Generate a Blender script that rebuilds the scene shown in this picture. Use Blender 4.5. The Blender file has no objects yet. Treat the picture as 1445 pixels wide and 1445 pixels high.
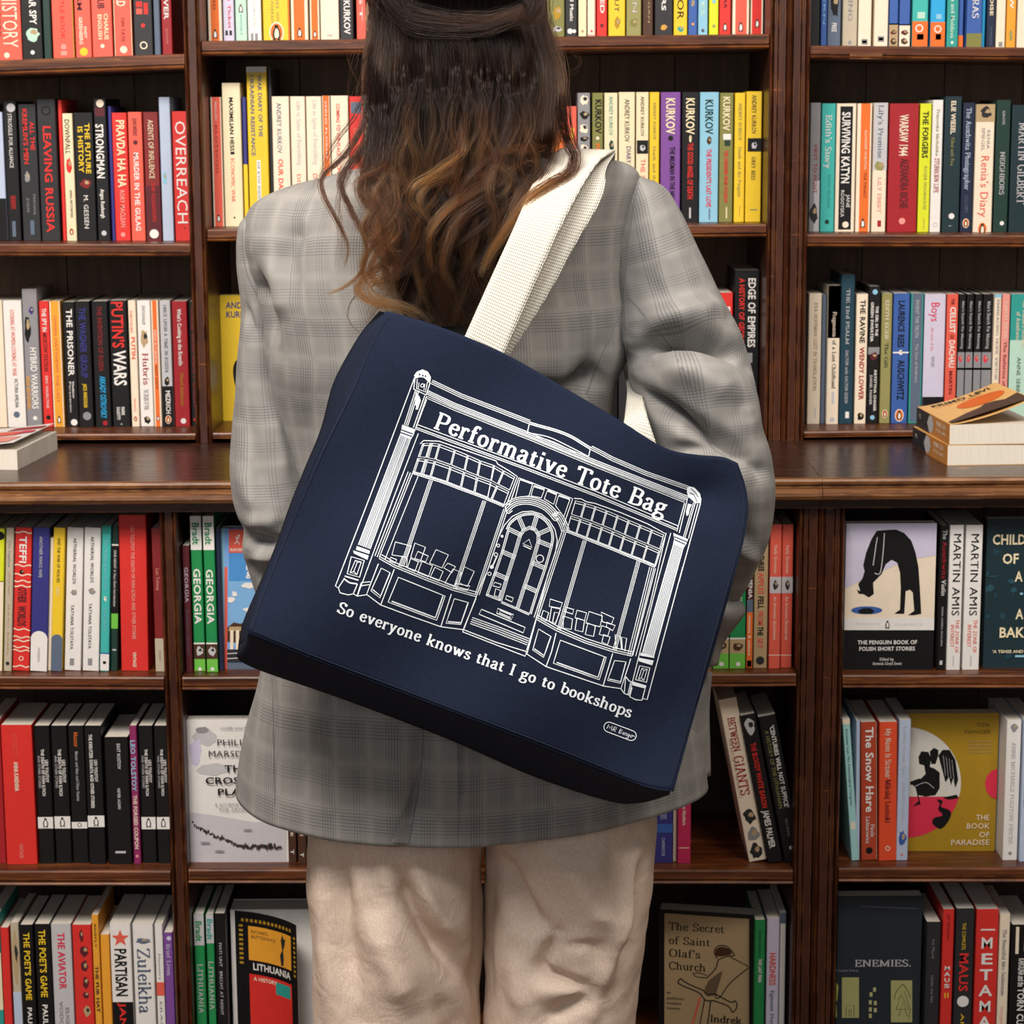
import bpy, bmesh, math, random
import numpy as np
from mathutils import Vector, Matrix
random.seed(7); rng = np.random.default_rng(7)
SC = bpy.context.scene
COL = SC.collection
# ------------------------------------------------------------------ camera, world, lights, exposure
FPX = 3150.0                                   # focal length in pixels of the 1445 px frame
PITCH = math.atan(557.0/FPX); ROLL = math.radians(0.33)
EYE = Vector((0, 0, 1.45))
FW = Vector((0, math.cos(PITCH), -math.sin(PITCH)))
U0 = Vector((0, math.sin(PITCH), math.cos(PITCH))); R0 = Vector((1, 0, 0))
UP = U0*math.cos(ROLL) + R0*math.sin(ROLL); RT = R0*math.cos(ROLL) - U0*math.sin(ROLL)
cd = bpy.data.cameras.new('camera'); cam = bpy.data.objects.new('camera', cd); COL.objects.link(cam)
cd.sensor_width = 36; cd.lens = 36*FPX/1445.0; cd.clip_start = .05; cd.clip_end = 50
cam.matrix_world = Matrix((( RT.x, UP.x, -FW.x, EYE.x), (RT.y, UP.y, -FW.y, EYE.y), (RT.z, UP.z, -FW.z, EYE.z), (0, 0, 0, 1)))
cd.dof.use_dof = True; cd.dof.focus_distance = 2.3; cd.dof.aperture_fstop = 20
SC.camera = cam
w = bpy.data.worlds.new('room_light'); SC.world = w; w.use_nodes = True
w.node_tree.nodes['Background'].inputs[0].default_value = (1.0, .93, .86, 1)
w.node_tree.nodes['Background'].inputs[1].default_value = .19
def area(name, loc, target, sx, sy, power, colr):
    l = bpy.data.lights.new(name, 'AREA'); l.shape = 'RECTANGLE'; l.size = sx; l.size_y = sy; l.energy = power; l.color = colr
    o = bpy.data.objects.new(name, l); COL.objects.link(o); o.location = loc
    o.rotation_euler = (Vector(target)-Vector(loc)).to_track_quat('-Z', 'Y').to_euler(); return o
area('ceiling_lamp_panel', (-1.0, 1.35, 2.85), (-.7, 3.4, 1.3), 1.0, .45, 50, (1, .86, .74))
area('ceiling_lamp_panel', (0.95, 1.35, 2.85), (.6, 3.2, 1.25), 1.0, .45, 32, (1, .90, .80))
area('ceiling_lamp_panel', (-.5, .75, 2.95), (.05, 2.5, .95), 1.2, .6, 54, (1, .965, .925))
area('shop_window_light', (-.8, -1.6, 1.9), (0, 2.6, .9), 2.2, 1.6, 17, (.86, .93, 1))
SC.view_settings.view_transform = 'Standard'; SC.view_settings.look = 'None'
SC.view_settings.exposure = 0.0; SC.view_settings.gamma = 1; SC.view_settings.use_curve_mapping = False
try: SC.cycles.use_denoising = True
except Exception: pass
# ------------------------------------------------------------------ projection helpers (measured points to metres)
def W(px, py, Y):
    d = FW + RT*((px-722.5)/FPX) + UP*((722.5-py)/FPX)
    return EYE + d*(Y/d.y)
def PX(P):
    v = Vector(P)-EYE; z = v.dot(FW)
    return 722.5+FPX*v.dot(RT)/z, 722.5-FPX*v.dot(UP)/z
RTn, UPn, FWn, EYEn = (np.array(v) for v in (RT, UP, FW, EYE))
def PXn(P):
    v = np.asarray(P)-EYEn; z = v@FWn
    return np.stack([722.5+FPX*(v@RTn)/z, 722.5-FPX*(v@UPn)/z], -1)
# ------------------------------------------------------------------ colours and materials
HEX = dict(red='D8322C', coral='E2604E', crimson='A32028', orange='E4702C', amber='E8A233', yellow='EBC62E', lime='D9E02A', gold='B08A26',
 olive='7F7F45', green='1F8A4C', mint='B9DCCB', teal='2F9C93', turquoise='3FB5AD', sky='8CC3DC', blue='3A5FA8', navy='1D2740', purple='7D4C9A',
 lilac='CFC9E0', pink='E8988E', magenta='C02A5A', maroon='5A2028', brown='4A2E20', black='0E0E10', charcoal='2A2A2E', grey='8C8C90', silver='C2C1C4',
 white='E9E6E2', cream='EBDDB8', ivory='EEDFC8', tan='B49C76', beige='BDB29C', dark_green='1D3A32', slate='5D6B80', cyan='2AA6DE', indigo='35357F', rose='D9324E',
 pale_blue='B8C6DE', dark_red='7E2224', leaf_green='6FC04A', dark_teal='1C3E4E', paper='E6DFCF', khaki='94905A', petrol='1B3138', ochre='A9861F', brick='B3452A', vermilion='E5502C', plum='8C2C60', aqua='A3D6D4')
def lin(h):
    c = [int(h[i:i+2], 16)/255 for i in (0, 2, 4)]
    return tuple(((v/12.92) if v <= .04045 else ((v+.055)/1.055)**2.4) for v in c)
MATS = {}
def mat(name, rough=.45, spec=.4, coat=0):
    key = (name, rough)
    if key in MATS: return MATS[key]
    m = bpy.data.materials.new(name); m.use_nodes = True; nt = m.node_tree; b = nt.nodes['Principled BSDF']
    h = HEX.get(name, name); c = lin(h)
    n = nt.nodes.new('ShaderNodeTexNoise'); n.inputs['Scale'].default_value = 60; n.inputs['Detail'].default_value = 3
    tc = nt.nodes.new('ShaderNodeTexCoord'); nt.links.new(tc.outputs['Object'], n.inputs['Vector'])
    mx = nt.nodes.new('ShaderNodeMix'); mx.data_type = 'RGBA'; mx.inputs[6].default_value = (*[v*.90 for v in c], 1); mx.inputs[7].default_value = (*[min(1, v*1.06) for v in c], 1)
    nt.links.new(n.outputs['Fac'], mx.inputs[0]); nt.links.new(mx.outputs[2], b.inputs['Base Color'])
    b.inputs['Roughness'].default_value = rough; b.inputs['Specular IOR Level'].default_value = spec
    MATS[key] = m; return m
def ink(name):
    return mat(name, .55, .3)
def page_mat():
    if 'pages' in MATS: return MATS['pages']
    m = bpy.data.materials.new('page_edges'); m.use_nodes = True; nt = m.node_tree; b = nt.nodes['Principled BSDF']
    tc = nt.nodes.new('ShaderNodeTexCoord'); mp = nt.nodes.new('ShaderNodeMapping'); mp.inputs['Scale'].default_value = (1, .02, .02)
    n = nt.nodes.new('ShaderNodeTexNoise'); n.inputs['Scale'].default_value = 1500; n.inputs['Detail'].default_value = 1
    nt.links.new(tc.outputs['Object'], mp.inputs[0]); nt.links.new(mp.outputs[0], n.inputs['Vector'])
    r = nt.nodes.new('ShaderNodeMix'); r.data_type = 'RGBA'; r.inputs[6].default_value = (*lin('CFC6B4'), 1); r.inputs[7].default_value = (*lin('F0EBE0'), 1)
    nt.links.new(n.outputs['Fac'], r.inputs[0]); nt.links.new(r.outputs[2], b.inputs['Base Color']); b.inputs['Roughness'].default_value = .9
    MATS['pages'] = m; return m
def wood(name, dark, mid, light, scale=(1, 1, 1), rough=.32, wear=1.0, wearcol='A9672F', edge=.0035):
    m = bpy.data.materials.new(name); m.use_nodes = True; nt = m.node_tree; N = nt.nodes; L = nt.links; b = N['Principled BSDF']
    tc = N.new('ShaderNodeTexCoord'); mp = N.new('ShaderNodeMapping'); mp.inputs['Scale'].default_value = scale; L.new(tc.outputs['Object'], mp.inputs[0])
    g = N.new('ShaderNodeTexNoise'); g.inputs['Scale'].default_value = 9; g.inputs['Detail'].default_value = 8; g.inputs['Roughness'].default_value = .65; g.inputs['Distortion'].default_value = .6
    L.new(mp.outputs[0], g.inputs['Vector'])
    cr = N.new('ShaderNodeValToRGB'); e = cr.color_ramp.elements; e[0].position = .32; e[0].color = (*lin(dark), 1); e[1].position = .72; e[1].color = (*lin(light), 1)
    k = e.new(.52); k.color = (*lin(mid), 1); L.new(g.outputs['Fac'], cr.inputs[0])
    # worn edges: where the rounded normal differs from the true one
    bv = N.new('ShaderNodeBevel'); bv.samples = 4; bv.inputs['Radius'].default_value = edge
    ge = N.new('ShaderNodeNewGeometry'); dt = N.new('ShaderNodeVectorMath'); dt.operation = 'DOT_PRODUCT'
    L.new(bv.outputs[0], dt.inputs[0]); L.new(ge.outputs['Normal'], dt.inputs[1])
    w1 = N.new('ShaderNodeMapRange'); w1.inputs[1].default_value = .995; w1.inputs[2].default_value = .86; w1.inputs[3].default_value = 0; w1.inputs[4].default_value = 1
    L.new(dt.outputs['Value'], w1.inputs[0])
    n2 = N.new('ShaderNodeTexNoise'); n2.inputs['Scale'].default_value = 34; n2.inputs['Detail'].default_value = 6; L.new(tc.outputs['Object'], n2.inputs['Vector'])
    w2 = N.new('ShaderNodeMapRange'); w2.inputs[1].default_value = .44; w2.inputs[2].default_value = .60; L.new(n2.outputs['Fac'], w2.inputs[0])
    mu = N.new('ShaderNodeMath'); mu.operation = 'MULTIPLY'; L.new(w1.outputs[0], mu.inputs[0]); L.new(w2.outputs[0], mu.inputs[1])
    # sparse scratches
    mp3 = N.new('ShaderNodeMapping'); mp3.inputs['Rotation'].default_value = (.3, .9, .5); mp3.inputs['Scale'].default_value = (5, 5, 70); L.new(tc.outputs['Object'], mp3.inputs[0])
    n3 = N.new('ShaderNodeTexNoise'); n3.inputs['Scale'].default_value = 3; n3.inputs['Detail'].default_value = 5; L.new(mp3.outputs[0], n3.inputs['Vector'])
    w3 = N.new('ShaderNodeMapRange'); w3.inputs[1].default_value = .70; w3.inputs[2].default_value = .76; L.new(n3.outputs['Fac'], w3.inputs[0])
    ad = N.new('ShaderNodeMath'); ad.operation = 'MAXIMUM'; L.new(mu.outputs[0], ad.inputs[0]); L.new(w3.outputs[0], ad.inputs[1])
    sc = N.new('ShaderNodeMath'); sc.operation = 'MULTIPLY'; sc.inputs[1].default_value = .75*wear; L.new(ad.outputs[0], sc.inputs[0])
    mx = N.new('ShaderNodeMix'); mx.data_type = 'RGBA'; mx.inputs[7].default_value = (*lin(wearcol), 1)
    L.new(sc.outputs[0], mx.inputs[0]); L.new(cr.outputs[0], mx.inputs[6]); L.new(mx.outputs[2], b.inputs['Base Color'])
    rr = N.new('ShaderNodeMapRange'); rr.inputs[3].default_value = rough-.06; rr.inputs[4].default_value = rough+.16; L.new(g.outputs['Fac'], rr.inputs[0]); L.new(rr.outputs[0], b.inputs['Roughness'])
    bp = N.new('ShaderNodeBump'); bp.inputs['Strength'].default_value = .12; bp.inputs['Distance'].default_value = .002; L.new(g.outputs['Fac'], bp.inputs['Height']); L.new(bp.outputs[0], b.inputs['Normal'])
    return m
WOOD_H = wood('shelf_oak', '301509', '5A2D13', '855026', (.6, 8, 14))
WOOD_V = wood('upright_oak', '30160B', '3F1D0E', '512812', (3, 3, .9), wear=1.1, edge=.0016)
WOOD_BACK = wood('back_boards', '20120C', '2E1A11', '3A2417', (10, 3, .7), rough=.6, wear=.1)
WOOD_BACK_LIT = wood('back_boards_lit', '6A5444', '78604E', '876D59', (6, 3, .7), rough=.7, wear=.1)  # same boards as the lower case, colour lightened to stand for light on them
WOOD_TOP = wood('worktop_oak', '281712', '3A221A', '50332A', (.5, 9, 5), rough=.22, wear=.7)
WOOD_NOSE = wood('worn_nosing_oak', '4A2A16', '73492A', '9A6C40', (.8, 10, 12), rough=.3, wear=1.4, wearcol='C08A52')
# ------------------------------------------------------------------ object helpers
def mesh_obj(name, verts, faces, mats, parent=None, smooth=False, mi=None, uv=None):
    me = bpy.data.meshes.new(name); me.from_pydata([tuple(v) for v in verts], [], faces)
    for m in (mats if isinstance(mats, (list, tuple)) else [mats]): me.materials.append(m)
    if mi is not None: me.polygons.foreach_set('material_index', mi)
    if smooth: me.polygons.foreach_set('use_smooth', [True]*len(me.polygons))
    if uv is not None:
        l = me.uv_layers.new(name='UVMap'); vi = np.empty(len(me.loops), dtype=np.int32); me.loops.foreach_get('vertex_index', vi)
        l.data.foreach_set('uv', np.asarray(uv, dtype=np.float32)[vi].ravel())
    me.update(); o = bpy.data.objects.new(name, me); COL.objects.link(o)
    if parent: o.parent = parent
    return o
def empty(name, loc, rot=(0, 0, 0), parent=None):
    o = bpy.data.objects.new(name, None); COL.objects.link(o); o.location = loc; o.rotation_euler = rot; o.empty_display_size = .05
    if parent: o.parent = parent
    return o
def tag(o, label=None, cat=None, group=None, kind=None):
    if label: o['label'] = label
    if cat: o['category'] = cat
    if group: o['group'] = group
    if kind: o['kind'] = kind
    return o
class MB:
    def __init__(s): s.v = []; s.f = []; s.m = []
    def add(s, v, f, m=0):
        b = len(s.v); s.v += [tuple(p) for p in v]; s.f += [tuple(i+b for i in q) for q in f]; s.m += [m]*len(f); return s
    def box(s, a, b, m=0):
        (x0, y0, z0), (x1, y1, z1) = a, b
        return s.add([(x0, y0, z0), (x1, y0, z0), (x1, y1, z0), (x0, y1, z0), (x0, y0, z1), (x1, y0, z1), (x1, y1, z1), (x0, y1, z1)],
              [(0, 3, 2, 1), (4, 5, 6, 7), (0, 1, 5, 4), (1, 2, 6, 5), (2, 3, 7, 6), (3, 0, 4, 7)], m)
    def prism(s, prof, ax, a, b, m=0, da=(0, 0), db=(0, 0)):
        """extrude a closed 2-D profile along axis ax from a to b; profile axes are the other two in order; da/db shift the profile at each end"""
        n = len(prof); V = []
        for t, d in ((a, da), (b, db)):
            for p in prof:
                q = [p[0]+d[0], p[1]+d[1]]; q.insert(ax, t); V.append(q)
        F = [(i, (i+1) % n, n+(i+1) % n, n+i) for i in range(n)] + [tuple(range(n-1, -1, -1)), tuple(range(n, 2*n))]
        return s.add(V, F, m)
    def build(s, name, mats, parent=None, smooth=False):
        return mesh_obj(name, s.v, s.f, mats, parent, smooth, s.m)
def fixn(o):
    bm = bmesh.new(); bm.from_mesh(o.data); bmesh.ops.recalc_face_normals(bm, faces=bm.faces); bm.to_mesh(o.data); bm.free(); return o
def catmull(P, n=6, closed=False):
    P = [np.array(p, float) for p in P]
    if len(P) < 3: return P
    out = []; m = len(P)
    for i in range(m if closed else m-1):
        p0 = P[(i-1) % m] if (closed or i > 0) else 2*P[0]-P[1]
        p1 = P[i]; p2 = P[(i+1) % m]; p3 = P[(i+2) % m] if (closed or i < m-2) else 2*P[-1]-P[-2]
        for k in range(n):
            t = k/n; out.append(.5*((2*p1)+(-p0+p2)*t+(2*p0-5*p1+4*p2-p3)*t*t+(-p0+3*p1-3*p2+p3)*t**3))
    if not closed: out.append(P[-1])
    return out
def strip2d(P, wf, closed=False):
    """flat ribbon of quads along a 2-D polyline; wf(dx,dy)->width"""
    P = [np.array(p[:2], float) for p in P]; n = len(P); V = []; F = []
    for i in range(n):
        a = P[i-1] if (i > 0 or closed) else P[i]; b = P[(i+1) % n] if (i < n-1 or closed) else P[i]
        d = b-a; l = np.hypot(*d) or 1; d = d/l; nn = np.array([-d[1], d[0]]); wd = wf(d[0], d[1])/2
        V += [P[i]+nn*wd, P[i]-nn*wd]
    for i in range(n if closed else n-1):
        j = (i+1) % n; F.append((2*i, 2*i+1, 2*j+1, 2*j))
    return V, F
# ------------------------------------------------------------------ lettering
GL = {}
def load_sans():
    cu = bpy.data.curves.new('glyph', 'FONT'); cu.resolution_u = 2; o = bpy.data.objects.new('glyph', cu); COL.objects.link(o)
    chars = "ABCDEFGHIJKLMNOPQRSTUVWXYZabcdefghijklmnopqrstuvwxyz0123456789.,'&-:!?"
    dg = bpy.context.evaluated_depsgraph_get()
    def grab(body, off):
        cu.body = body; cu.offset = off; dg.update(); me = o.evaluated_get(dg).to_mesh()
        v = [(p.co.x, p.co.y) for p in me.vertices]; f = [tuple(q.vertices) for q in me.polygons]; o.evaluated_get(dg).to_mesh_clear(); return v, f
    for off, key in ((0, 'r'), (.022, 'b')):
        bv, _ = grab('II', off); w2 = max(p[0] for p in bv)
        for ch in chars:
            v, f = grab(ch, off); vv, _ = grab('I'+ch+'I', off); adv = max(p[0] for p in vv)-w2
            GL[key, ch] = (adv/.729, [(x/.729, y/.729) for x, y in v], f)
        GL[key, ' '] = (.42, [], [])
    bpy.data.objects.remove(o); bpy.data.curves.remove(cu)
load_sans()
SERIF = {
'A':"7.2|l.2,.2 2.2,.2|l5,.2 7,.2|l1.2,.2 3.6,7|l3.6,7 6,.2|l2.1,2.4 5.1,2.4",
'B':"6.2|l.3,.25 3,.25|l.3,6.75 3,6.75|l1.4,.2 1.4,6.8|c3,6.75 4.6,6.3 4.8,5.2 4.3,4 3,3.7 1.4,3.7|c3,3.7 4.9,3.2 5.4,2 4.9,.7 3,.25",
'C':"6.6|c5.8,5.4 5,6.5 3.6,6.85 1.6,6 .9,3.5 1.6,1 3.6,.15 5,.5 6,1.6|l5.9,6.8 5.9,5",
'D':"7|l.3,.25 3,.25|l.3,6.75 3,6.75|l1.4,.2 1.4,6.8|c3,6.75 5.2,6.1 6,3.5 5.2,.9 3,.25",
'E':"6|l.3,.25 5.3,.25|l.3,6.75 5,6.75|l1.4,.2 1.4,6.8|l1.4,3.6 3.8,3.6|l5.2,.3 5.4,1.8|l4.9,6.7 5,5.3|l3.9,4.4 3.9,2.8",
'F':"5.6|l.3,.25 2.7,.25|l.3,6.75 5,6.75|l1.4,.2 1.4,6.8|l1.4,3.5 3.8,3.5|l4.9,6.7 5,5.2|l3.9,4.3 3.9,2.7",
'G':"7|c5.8,5.4 5,6.5 3.6,6.85 1.6,6 .9,3.5 1.6,1 3.6,.15 5,.4 5.8,1|l5.8,.6 5.8,3|l4.6,3 6.8,3",
'H':"7.6|l.3,.25 2.6,.25|l.3,6.75 2.6,6.75|l5,.25 7.3,.25|l5,6.75 7.3,6.75|l1.4,.2 1.4,6.8|l6.2,.2 6.2,6.8|l1.4,3.5 6.2,3.5",
'I':"3.2|l.4,.25 2.8,.25|l.4,6.75 2.8,6.75|l1.6,.2 1.6,6.8",
'J':"3.8|l1,6.75 3.4,6.75|c2.3,6.8 2.3,3 2.2,.5 1.4,-.8 .4,-1",
'K':"7|l.3,.25 2.6,.25|l.3,6.75 2.6,6.75|l1.4,.2 1.4,6.8|l5.8,6.7 1.4,3|l2.8,4.1 6,.2|l4.8,6.75 6.8,6.75|l4.8,.25 7,.25",
'L':"6|l.3,.25 5.2,.25|l.3,6.75 2.8,6.75|l1.4,.2 1.4,6.8|l5.1,.3 5.3,2",
'M':"8.8|l.2,.25 2.4,.25|l.2,6.75 1.6,6.75|l1.3,.2 1.3,6.8|l1.5,6.8 4.3,.4|l4.3,.4 7.2,6.8|l7.3,.2 7.3,6.8|l6.2,.25 8.5,.25|l7,6.75 8.5,6.75",
'N':"7.6|l.2,.25 2.4,.25|l.2,6.75 1.6,6.75|l1.3,.2 1.3,6.8|l1.5,6.8 6,.2|l6.1,.2 6.1,6.8|l5.1,6.75 7.2,6.75",
'O':"7.2|c3.6,6.85 1.5,6 .9,3.5 1.5,1 3.6,.15 5.7,1 6.3,3.5 5.7,6 3.6,6.85",
'P':"6|l.3,.25 2.8,.25|l.3,6.75 3,6.75|l1.4,.2 1.4,6.8|c3,6.75 4.8,6.3 5.2,5 4.7,3.6 3,3.1 1.6,3.1",
'Q':"7.2|c3.6,6.85 1.5,6 .9,3.5 1.5,1 3.6,.15 5.7,1 6.3,3.5 5.7,6 3.6,6.85|l3.8,.6 6,-1.2",
'R':"6.8|l.3,.25 2.8,.25|l.3,6.75 3,6.75|l1.4,.2 1.4,6.8|c3,6.75 4.8,6.3 5.2,5 4.7,3.6 3,3.1 1.6,3.1|l2.9,3.1 5.6,.2|l4.9,.25 6.6,.25",
'S':"5.4|c4.4,5.4 3.8,6.5 2.6,6.85 1.1,6.2 .9,5 1.7,4 3.4,3.2 4.5,2.2 4.3,.9 2.8,.15 1.4,.5 .6,1.7|l4.5,6.7 4.5,5.2|l.6,.3 .6,1.9",
'T':"6.4|l.4,6.75 6,6.75|l3.2,.2 3.2,6.8|l2,.25 4.4,.25|l.4,6.8 .5,5.3|l6,6.8 5.9,5.3",
'U':"7.4|l.3,6.75 2.6,6.75|l5,6.75 7.1,6.75|c1.4,6.8 1.4,2.5 2,.8 3.8,.15 5.5,.8 6.1,2.5 6.1,6.8",
'V':"7|l.2,6.75 2.4,6.75|l4.8,6.75 6.8,6.75|l1.2,6.8 3.6,.1|l3.6,.1 5.8,6.8",
'W':"9.6|l.2,6.75 2.4,6.75|l7.4,6.75 9.4,6.75|l1.2,6.8 3.2,.1|l3.2,.1 4.8,6.6|l4.8,6.6 6.6,.1|l6.6,.1 8.4,6.8",
'X':"7|l.2,6.75 2.4,6.75|l4.6,6.75 6.6,6.75|l.2,.25 2.3,.25|l4.6,.25 6.8,.25|l1.3,6.7 5.8,.3|l5.6,6.7 1.2,.3",
'Y':"6.8|l.2,6.75 2.4,6.75|l4.8,6.75 6.6,6.75|l1.2,6.8 3.5,3.2|l3.5,3.2 5.7,6.8|l3.5,.2 3.5,3.3|l2.3,.25 4.7,.25",
'Z':"6.2|l.5,.25 5.6,.25|l.5,6.75 5.6,6.75|l5.4,6.7 .7,.3|l.6,6.7 .6,5.3|l5.5,.3 5.5,1.8",
'a':"4.9|c.9,3.6 1.5,4.5 2.6,4.5 3.4,3.9 3.4,2.8|l3.4,3.3 3.4,.6|c3.4,.7 3.8,.2 4.7,.4|c3.4,2.7 1.8,2.4 .8,1.6 .9,.6 1.9,.15 3.4,1",
'b':"5.4|l.1,6.8 1.2,6.8|l1.2,.3 1.2,7|c1.2,3.6 2.2,4.5 3.4,4.5 4.6,3.6 4.7,2.2 4.1,.7 2.8,.15 1.2,.8",
'c':"4.5|c3.9,3.4 3.2,4.4 2.3,4.5 1.1,3.8 .8,2.3 1.3,.8 2.5,.15 3.5,.4 4.1,1.2",
'd':"5.4|l3.1,6.8 4.2,6.8|l4.2,.2 4.2,7|c4.2,3.8 3.2,4.5 2.2,4.4 1.1,3.6 .8,2.2 1.2,.7 2.4,.15 4.2,1|l4.2,.25 5.2,.25",
'e':"4.6|l.9,2.6 3.9,2.6|c3.9,2.6 3.7,3.9 2.5,4.5 1.2,3.8 .8,2.3 1.3,.8 2.6,.15 3.6,.5 4.1,1.3",
'f':"3.4|l.3,.25 2.8,.25|l.3,4.4 2.9,4.4|c1.4,.2 1.4,5 1.7,6.4 2.7,6.9 3.6,6.3",
'g':"5|c2.3,4.5 1.1,4 1,2.8 2.1,2 3.3,2.4 3.7,3.4 3.3,4.3 2.3,4.5|l3.4,4.3 4.8,4.6|c1.5,2 1,1.3 1.6,.7 3.4,.5 4.4,-.2 4.1,-1.4 2.3,-2 .8,-1.5 .7,-.5 1.7,.5",
'h':"5.8|l.2,6.8 1.2,6.8|l1.2,.2 1.2,7|l.2,.25 2.2,.25|c1.2,3.6 2.3,4.5 3.4,4.4 4.2,3.5 4.2,.2|l3.3,.25 5.3,.25",
'i':"2.7|l.3,4.4 1.3,4.4|l1.3,.2 1.3,4.6|l.3,.25 2.4,.25|l1.3,5.7 1.3,6.8",
'j':"2.7|l.3,4.4 1.3,4.4|c1.3,4.6 1.3,0 1,-1.5 0,-1.9|l1.3,5.7 1.3,6.8",
'k':"5.6|l.2,6.8 1.2,6.8|l1.2,.2 1.2,7|l.2,.25 2.2,.25|l4.3,4.3 1.3,1.9|l2.3,2.7 4.4,.2|l3.3,4.4 5.1,4.4|l3.4,.25 5.5,.25",
'l':"2.7|l.2,6.8 1.3,6.8|l1.3,.2 1.3,7|l.2,.25 2.4,.25",
'm':"8.4|l.2,4.4 1.2,4.4|l1.2,.2 1.2,4.6|l.2,.25 2.1,.25|c1.2,3.6 2.2,4.5 3.3,4.4 4,3.5 4,.2|l3.1,.25 4.9,.25|c4,3.6 5,4.5 6.1,4.4 6.8,3.5 6.8,.2|l5.9,.25 7.9,.25",
'n':"5.8|l.2,4.4 1.2,4.4|l1.2,.2 1.2,4.6|l.2,.25 2.2,.25|c1.2,3.6 2.3,4.5 3.4,4.4 4.2,3.5 4.2,.2|l3.3,.25 5.3,.25",
'o':"5|c2.5,4.5 1.2,3.8 .8,2.3 1.3,.8 2.5,.15 3.8,.8 4.2,2.3 3.8,3.8 2.5,4.5",
'p':"5.4|l.1,4.4 1.2,4.4|l1.2,-2.1 1.2,4.6|l.2,-2 2.4,-2|c1.2,3.6 2.2,4.5 3.4,4.5 4.6,3.6 4.7,2.2 4.1,.7 2.8,.15 1.2,.8",
'q':"5.4|l4.2,-2.1 4.2,4.6|l3.1,-2 5.2,-2|c4.2,3.8 3.2,4.5 2.2,4.4 1.1,3.6 .8,2.2 1.2,.7 2.4,.15 4.2,1",
'r':"4.1|l.2,4.4 1.2,4.4|l1.2,.2 1.2,4.6|l.2,.25 2.4,.25|c1.2,3.2 2,4.3 2.9,4.5 3.6,3.8",
's':"4|c3.3,3.5 2.8,4.4 1.9,4.5 .9,3.9 1.1,3 2.6,2.2 3.4,1.4 3,.4 2,.15 1,.4 .6,1.3",
't':"3.4|l.2,4.3 3,4.3|c1.4,5.7 1.4,1.2 1.9,.25 3.2,.7",
'u':"5.8|l.2,4.4 1.3,4.4|c1.3,4.5 1.3,1.4 1.8,.4 2.9,.15 4.2,1.1|l3.2,4.4 4.3,4.4|l4.3,.2 4.3,4.6|l4.3,.25 5.3,.25",
'v':"5.2|l.1,4.4 2,4.4|l3.3,4.4 5,4.4|l1,4.5 2.7,.1|l2.7,.1 4.2,4.5",
'w':"7.8|l.1,4.4 2,4.4|l5.9,4.4 7.6,4.4|l1,4.5 2.6,.1|l2.6,.1 3.9,4.3|l3.9,4.3 5.3,.1|l5.3,.1 6.8,4.5",
'x':"5.2|l.1,4.4 2,4.4|l3.2,4.4 4.9,4.4|l.1,.25 1.8,.25|l3.2,.25 5,.25|l1,4.4 4.2,.3|l4,4.4 .9,.3",
'y':"5.2|l.1,4.4 2,4.4|l3.3,4.4 5,4.4|l1,4.5 2.7,.2|c4.2,4.5 2.5,0 1.7,-1.7 .6,-1.9",
'z':"4.6|l.5,4.3 4,4.3|l4,4.2 .6,.3|l.5,.25 4.1,.25|l4.1,.3 4.1,1.3",
'.':"2.2|l1,0 1,1",',':"2.2|l1.2,1 .7,-1","'":"2|l1,5.2 1.1,7",'-':"3.4|l.6,2.4 2.8,2.4",'&':"6|l.8,.4 5,4|c1,6 2.4,6.8 3.6,5.6 1,2 1.6,.4 3.6,.3 5,2",
}
for ch, s in SERIF.items():
    ps = s.split('|'); V = []; F = []
    for st in ps[1:]:
        pts = [tuple(float(a) for a in p.split(',')) for p in st[1:].split()]
        if st[0] == 'c': pts = catmull(pts, 4)
        v, f = strip2d(pts, lambda dx, dy: .55+.60*abs(dy)**1.3); b = len(V)
        V += [(p[0]/7, p[1]/7) for p in v]; F += [tuple(i+b for i in q) for q in f]
    GL['s', ch] = (float(ps[0])/7, V, F); V = []; F = []
    for st in ps[1:]:
        pts = [tuple(float(a) for a in p.split(',')) for p in st[1:].split()]
        if st[0] == 'c': pts = catmull(pts, 4)
        v, f = strip2d(pts, lambda dx, dy: .63+.74*abs(dy)**1.3); b = len(V)
        V += [(p[0]/7, p[1]/7) for p in v]; F += [tuple(i+b for i in q) for q in f]
    GL['S', ch] = (float(ps[0])/7, V, F)
GL['s', ' '] = GL['S', ' '] = (.5, [], [])
def layout(text, font='b', track=0.):
    """verts/faces of a line of text, cap height 1, starting at x=0"""
    V = []; F = []; x = 0
    for ch in text:
        g = GL.get((font, ch)) or GL.get(('r', ch)) or GL['r', '-']
        b = len(V); V += [(x+p[0], p[1]) for p in g[1]]; F += [tuple(i+b for i in q) for q in g[2]]; x += g[0]+track
    return V, F, x-track
def add_text(mb, text, font, length, height, place, m=0, keep=False):
    """fit text to length x height (cap height) and place each point by place(s, t)"""
    V, F, Lw = layout(text, font, .02 if font != 's' else .02)
    if not V: return
    sx = length/Lw if not keep else min(length/Lw, height*1.05)
    mb.add([place(x*sx, y*height) for x, y in V], F, m)
# ------------------------------------------------------------------ setting
USP, UFR, UBK = 3.50, 3.42, 3.70          # upper case: spine plane, front plane, back panel
LSP, LFR, LBK = 3.10, 3.07, 3.34          # lower case
NOSE = 3.05
mb = MB(); mb.box((-4, -3, -.05), (4, 4.2, 0)); f = mb.build('floor', wood('floor_boards', '4A3626', '5E4430', '735640', (9, .5, 1), rough=.5, wear=0)); tag(f, kind='structure')
mb = MB(); mb.box((-4, 3.76, 0), (4, 3.9, 3.2)); f = mb.build('wall_back', mat('beige', .8)); tag(f, kind='structure')
def zat(px, py, Y): return W(px, py, Y).z
def xat(px, py, Y): return W(px, py, Y).x
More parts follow.
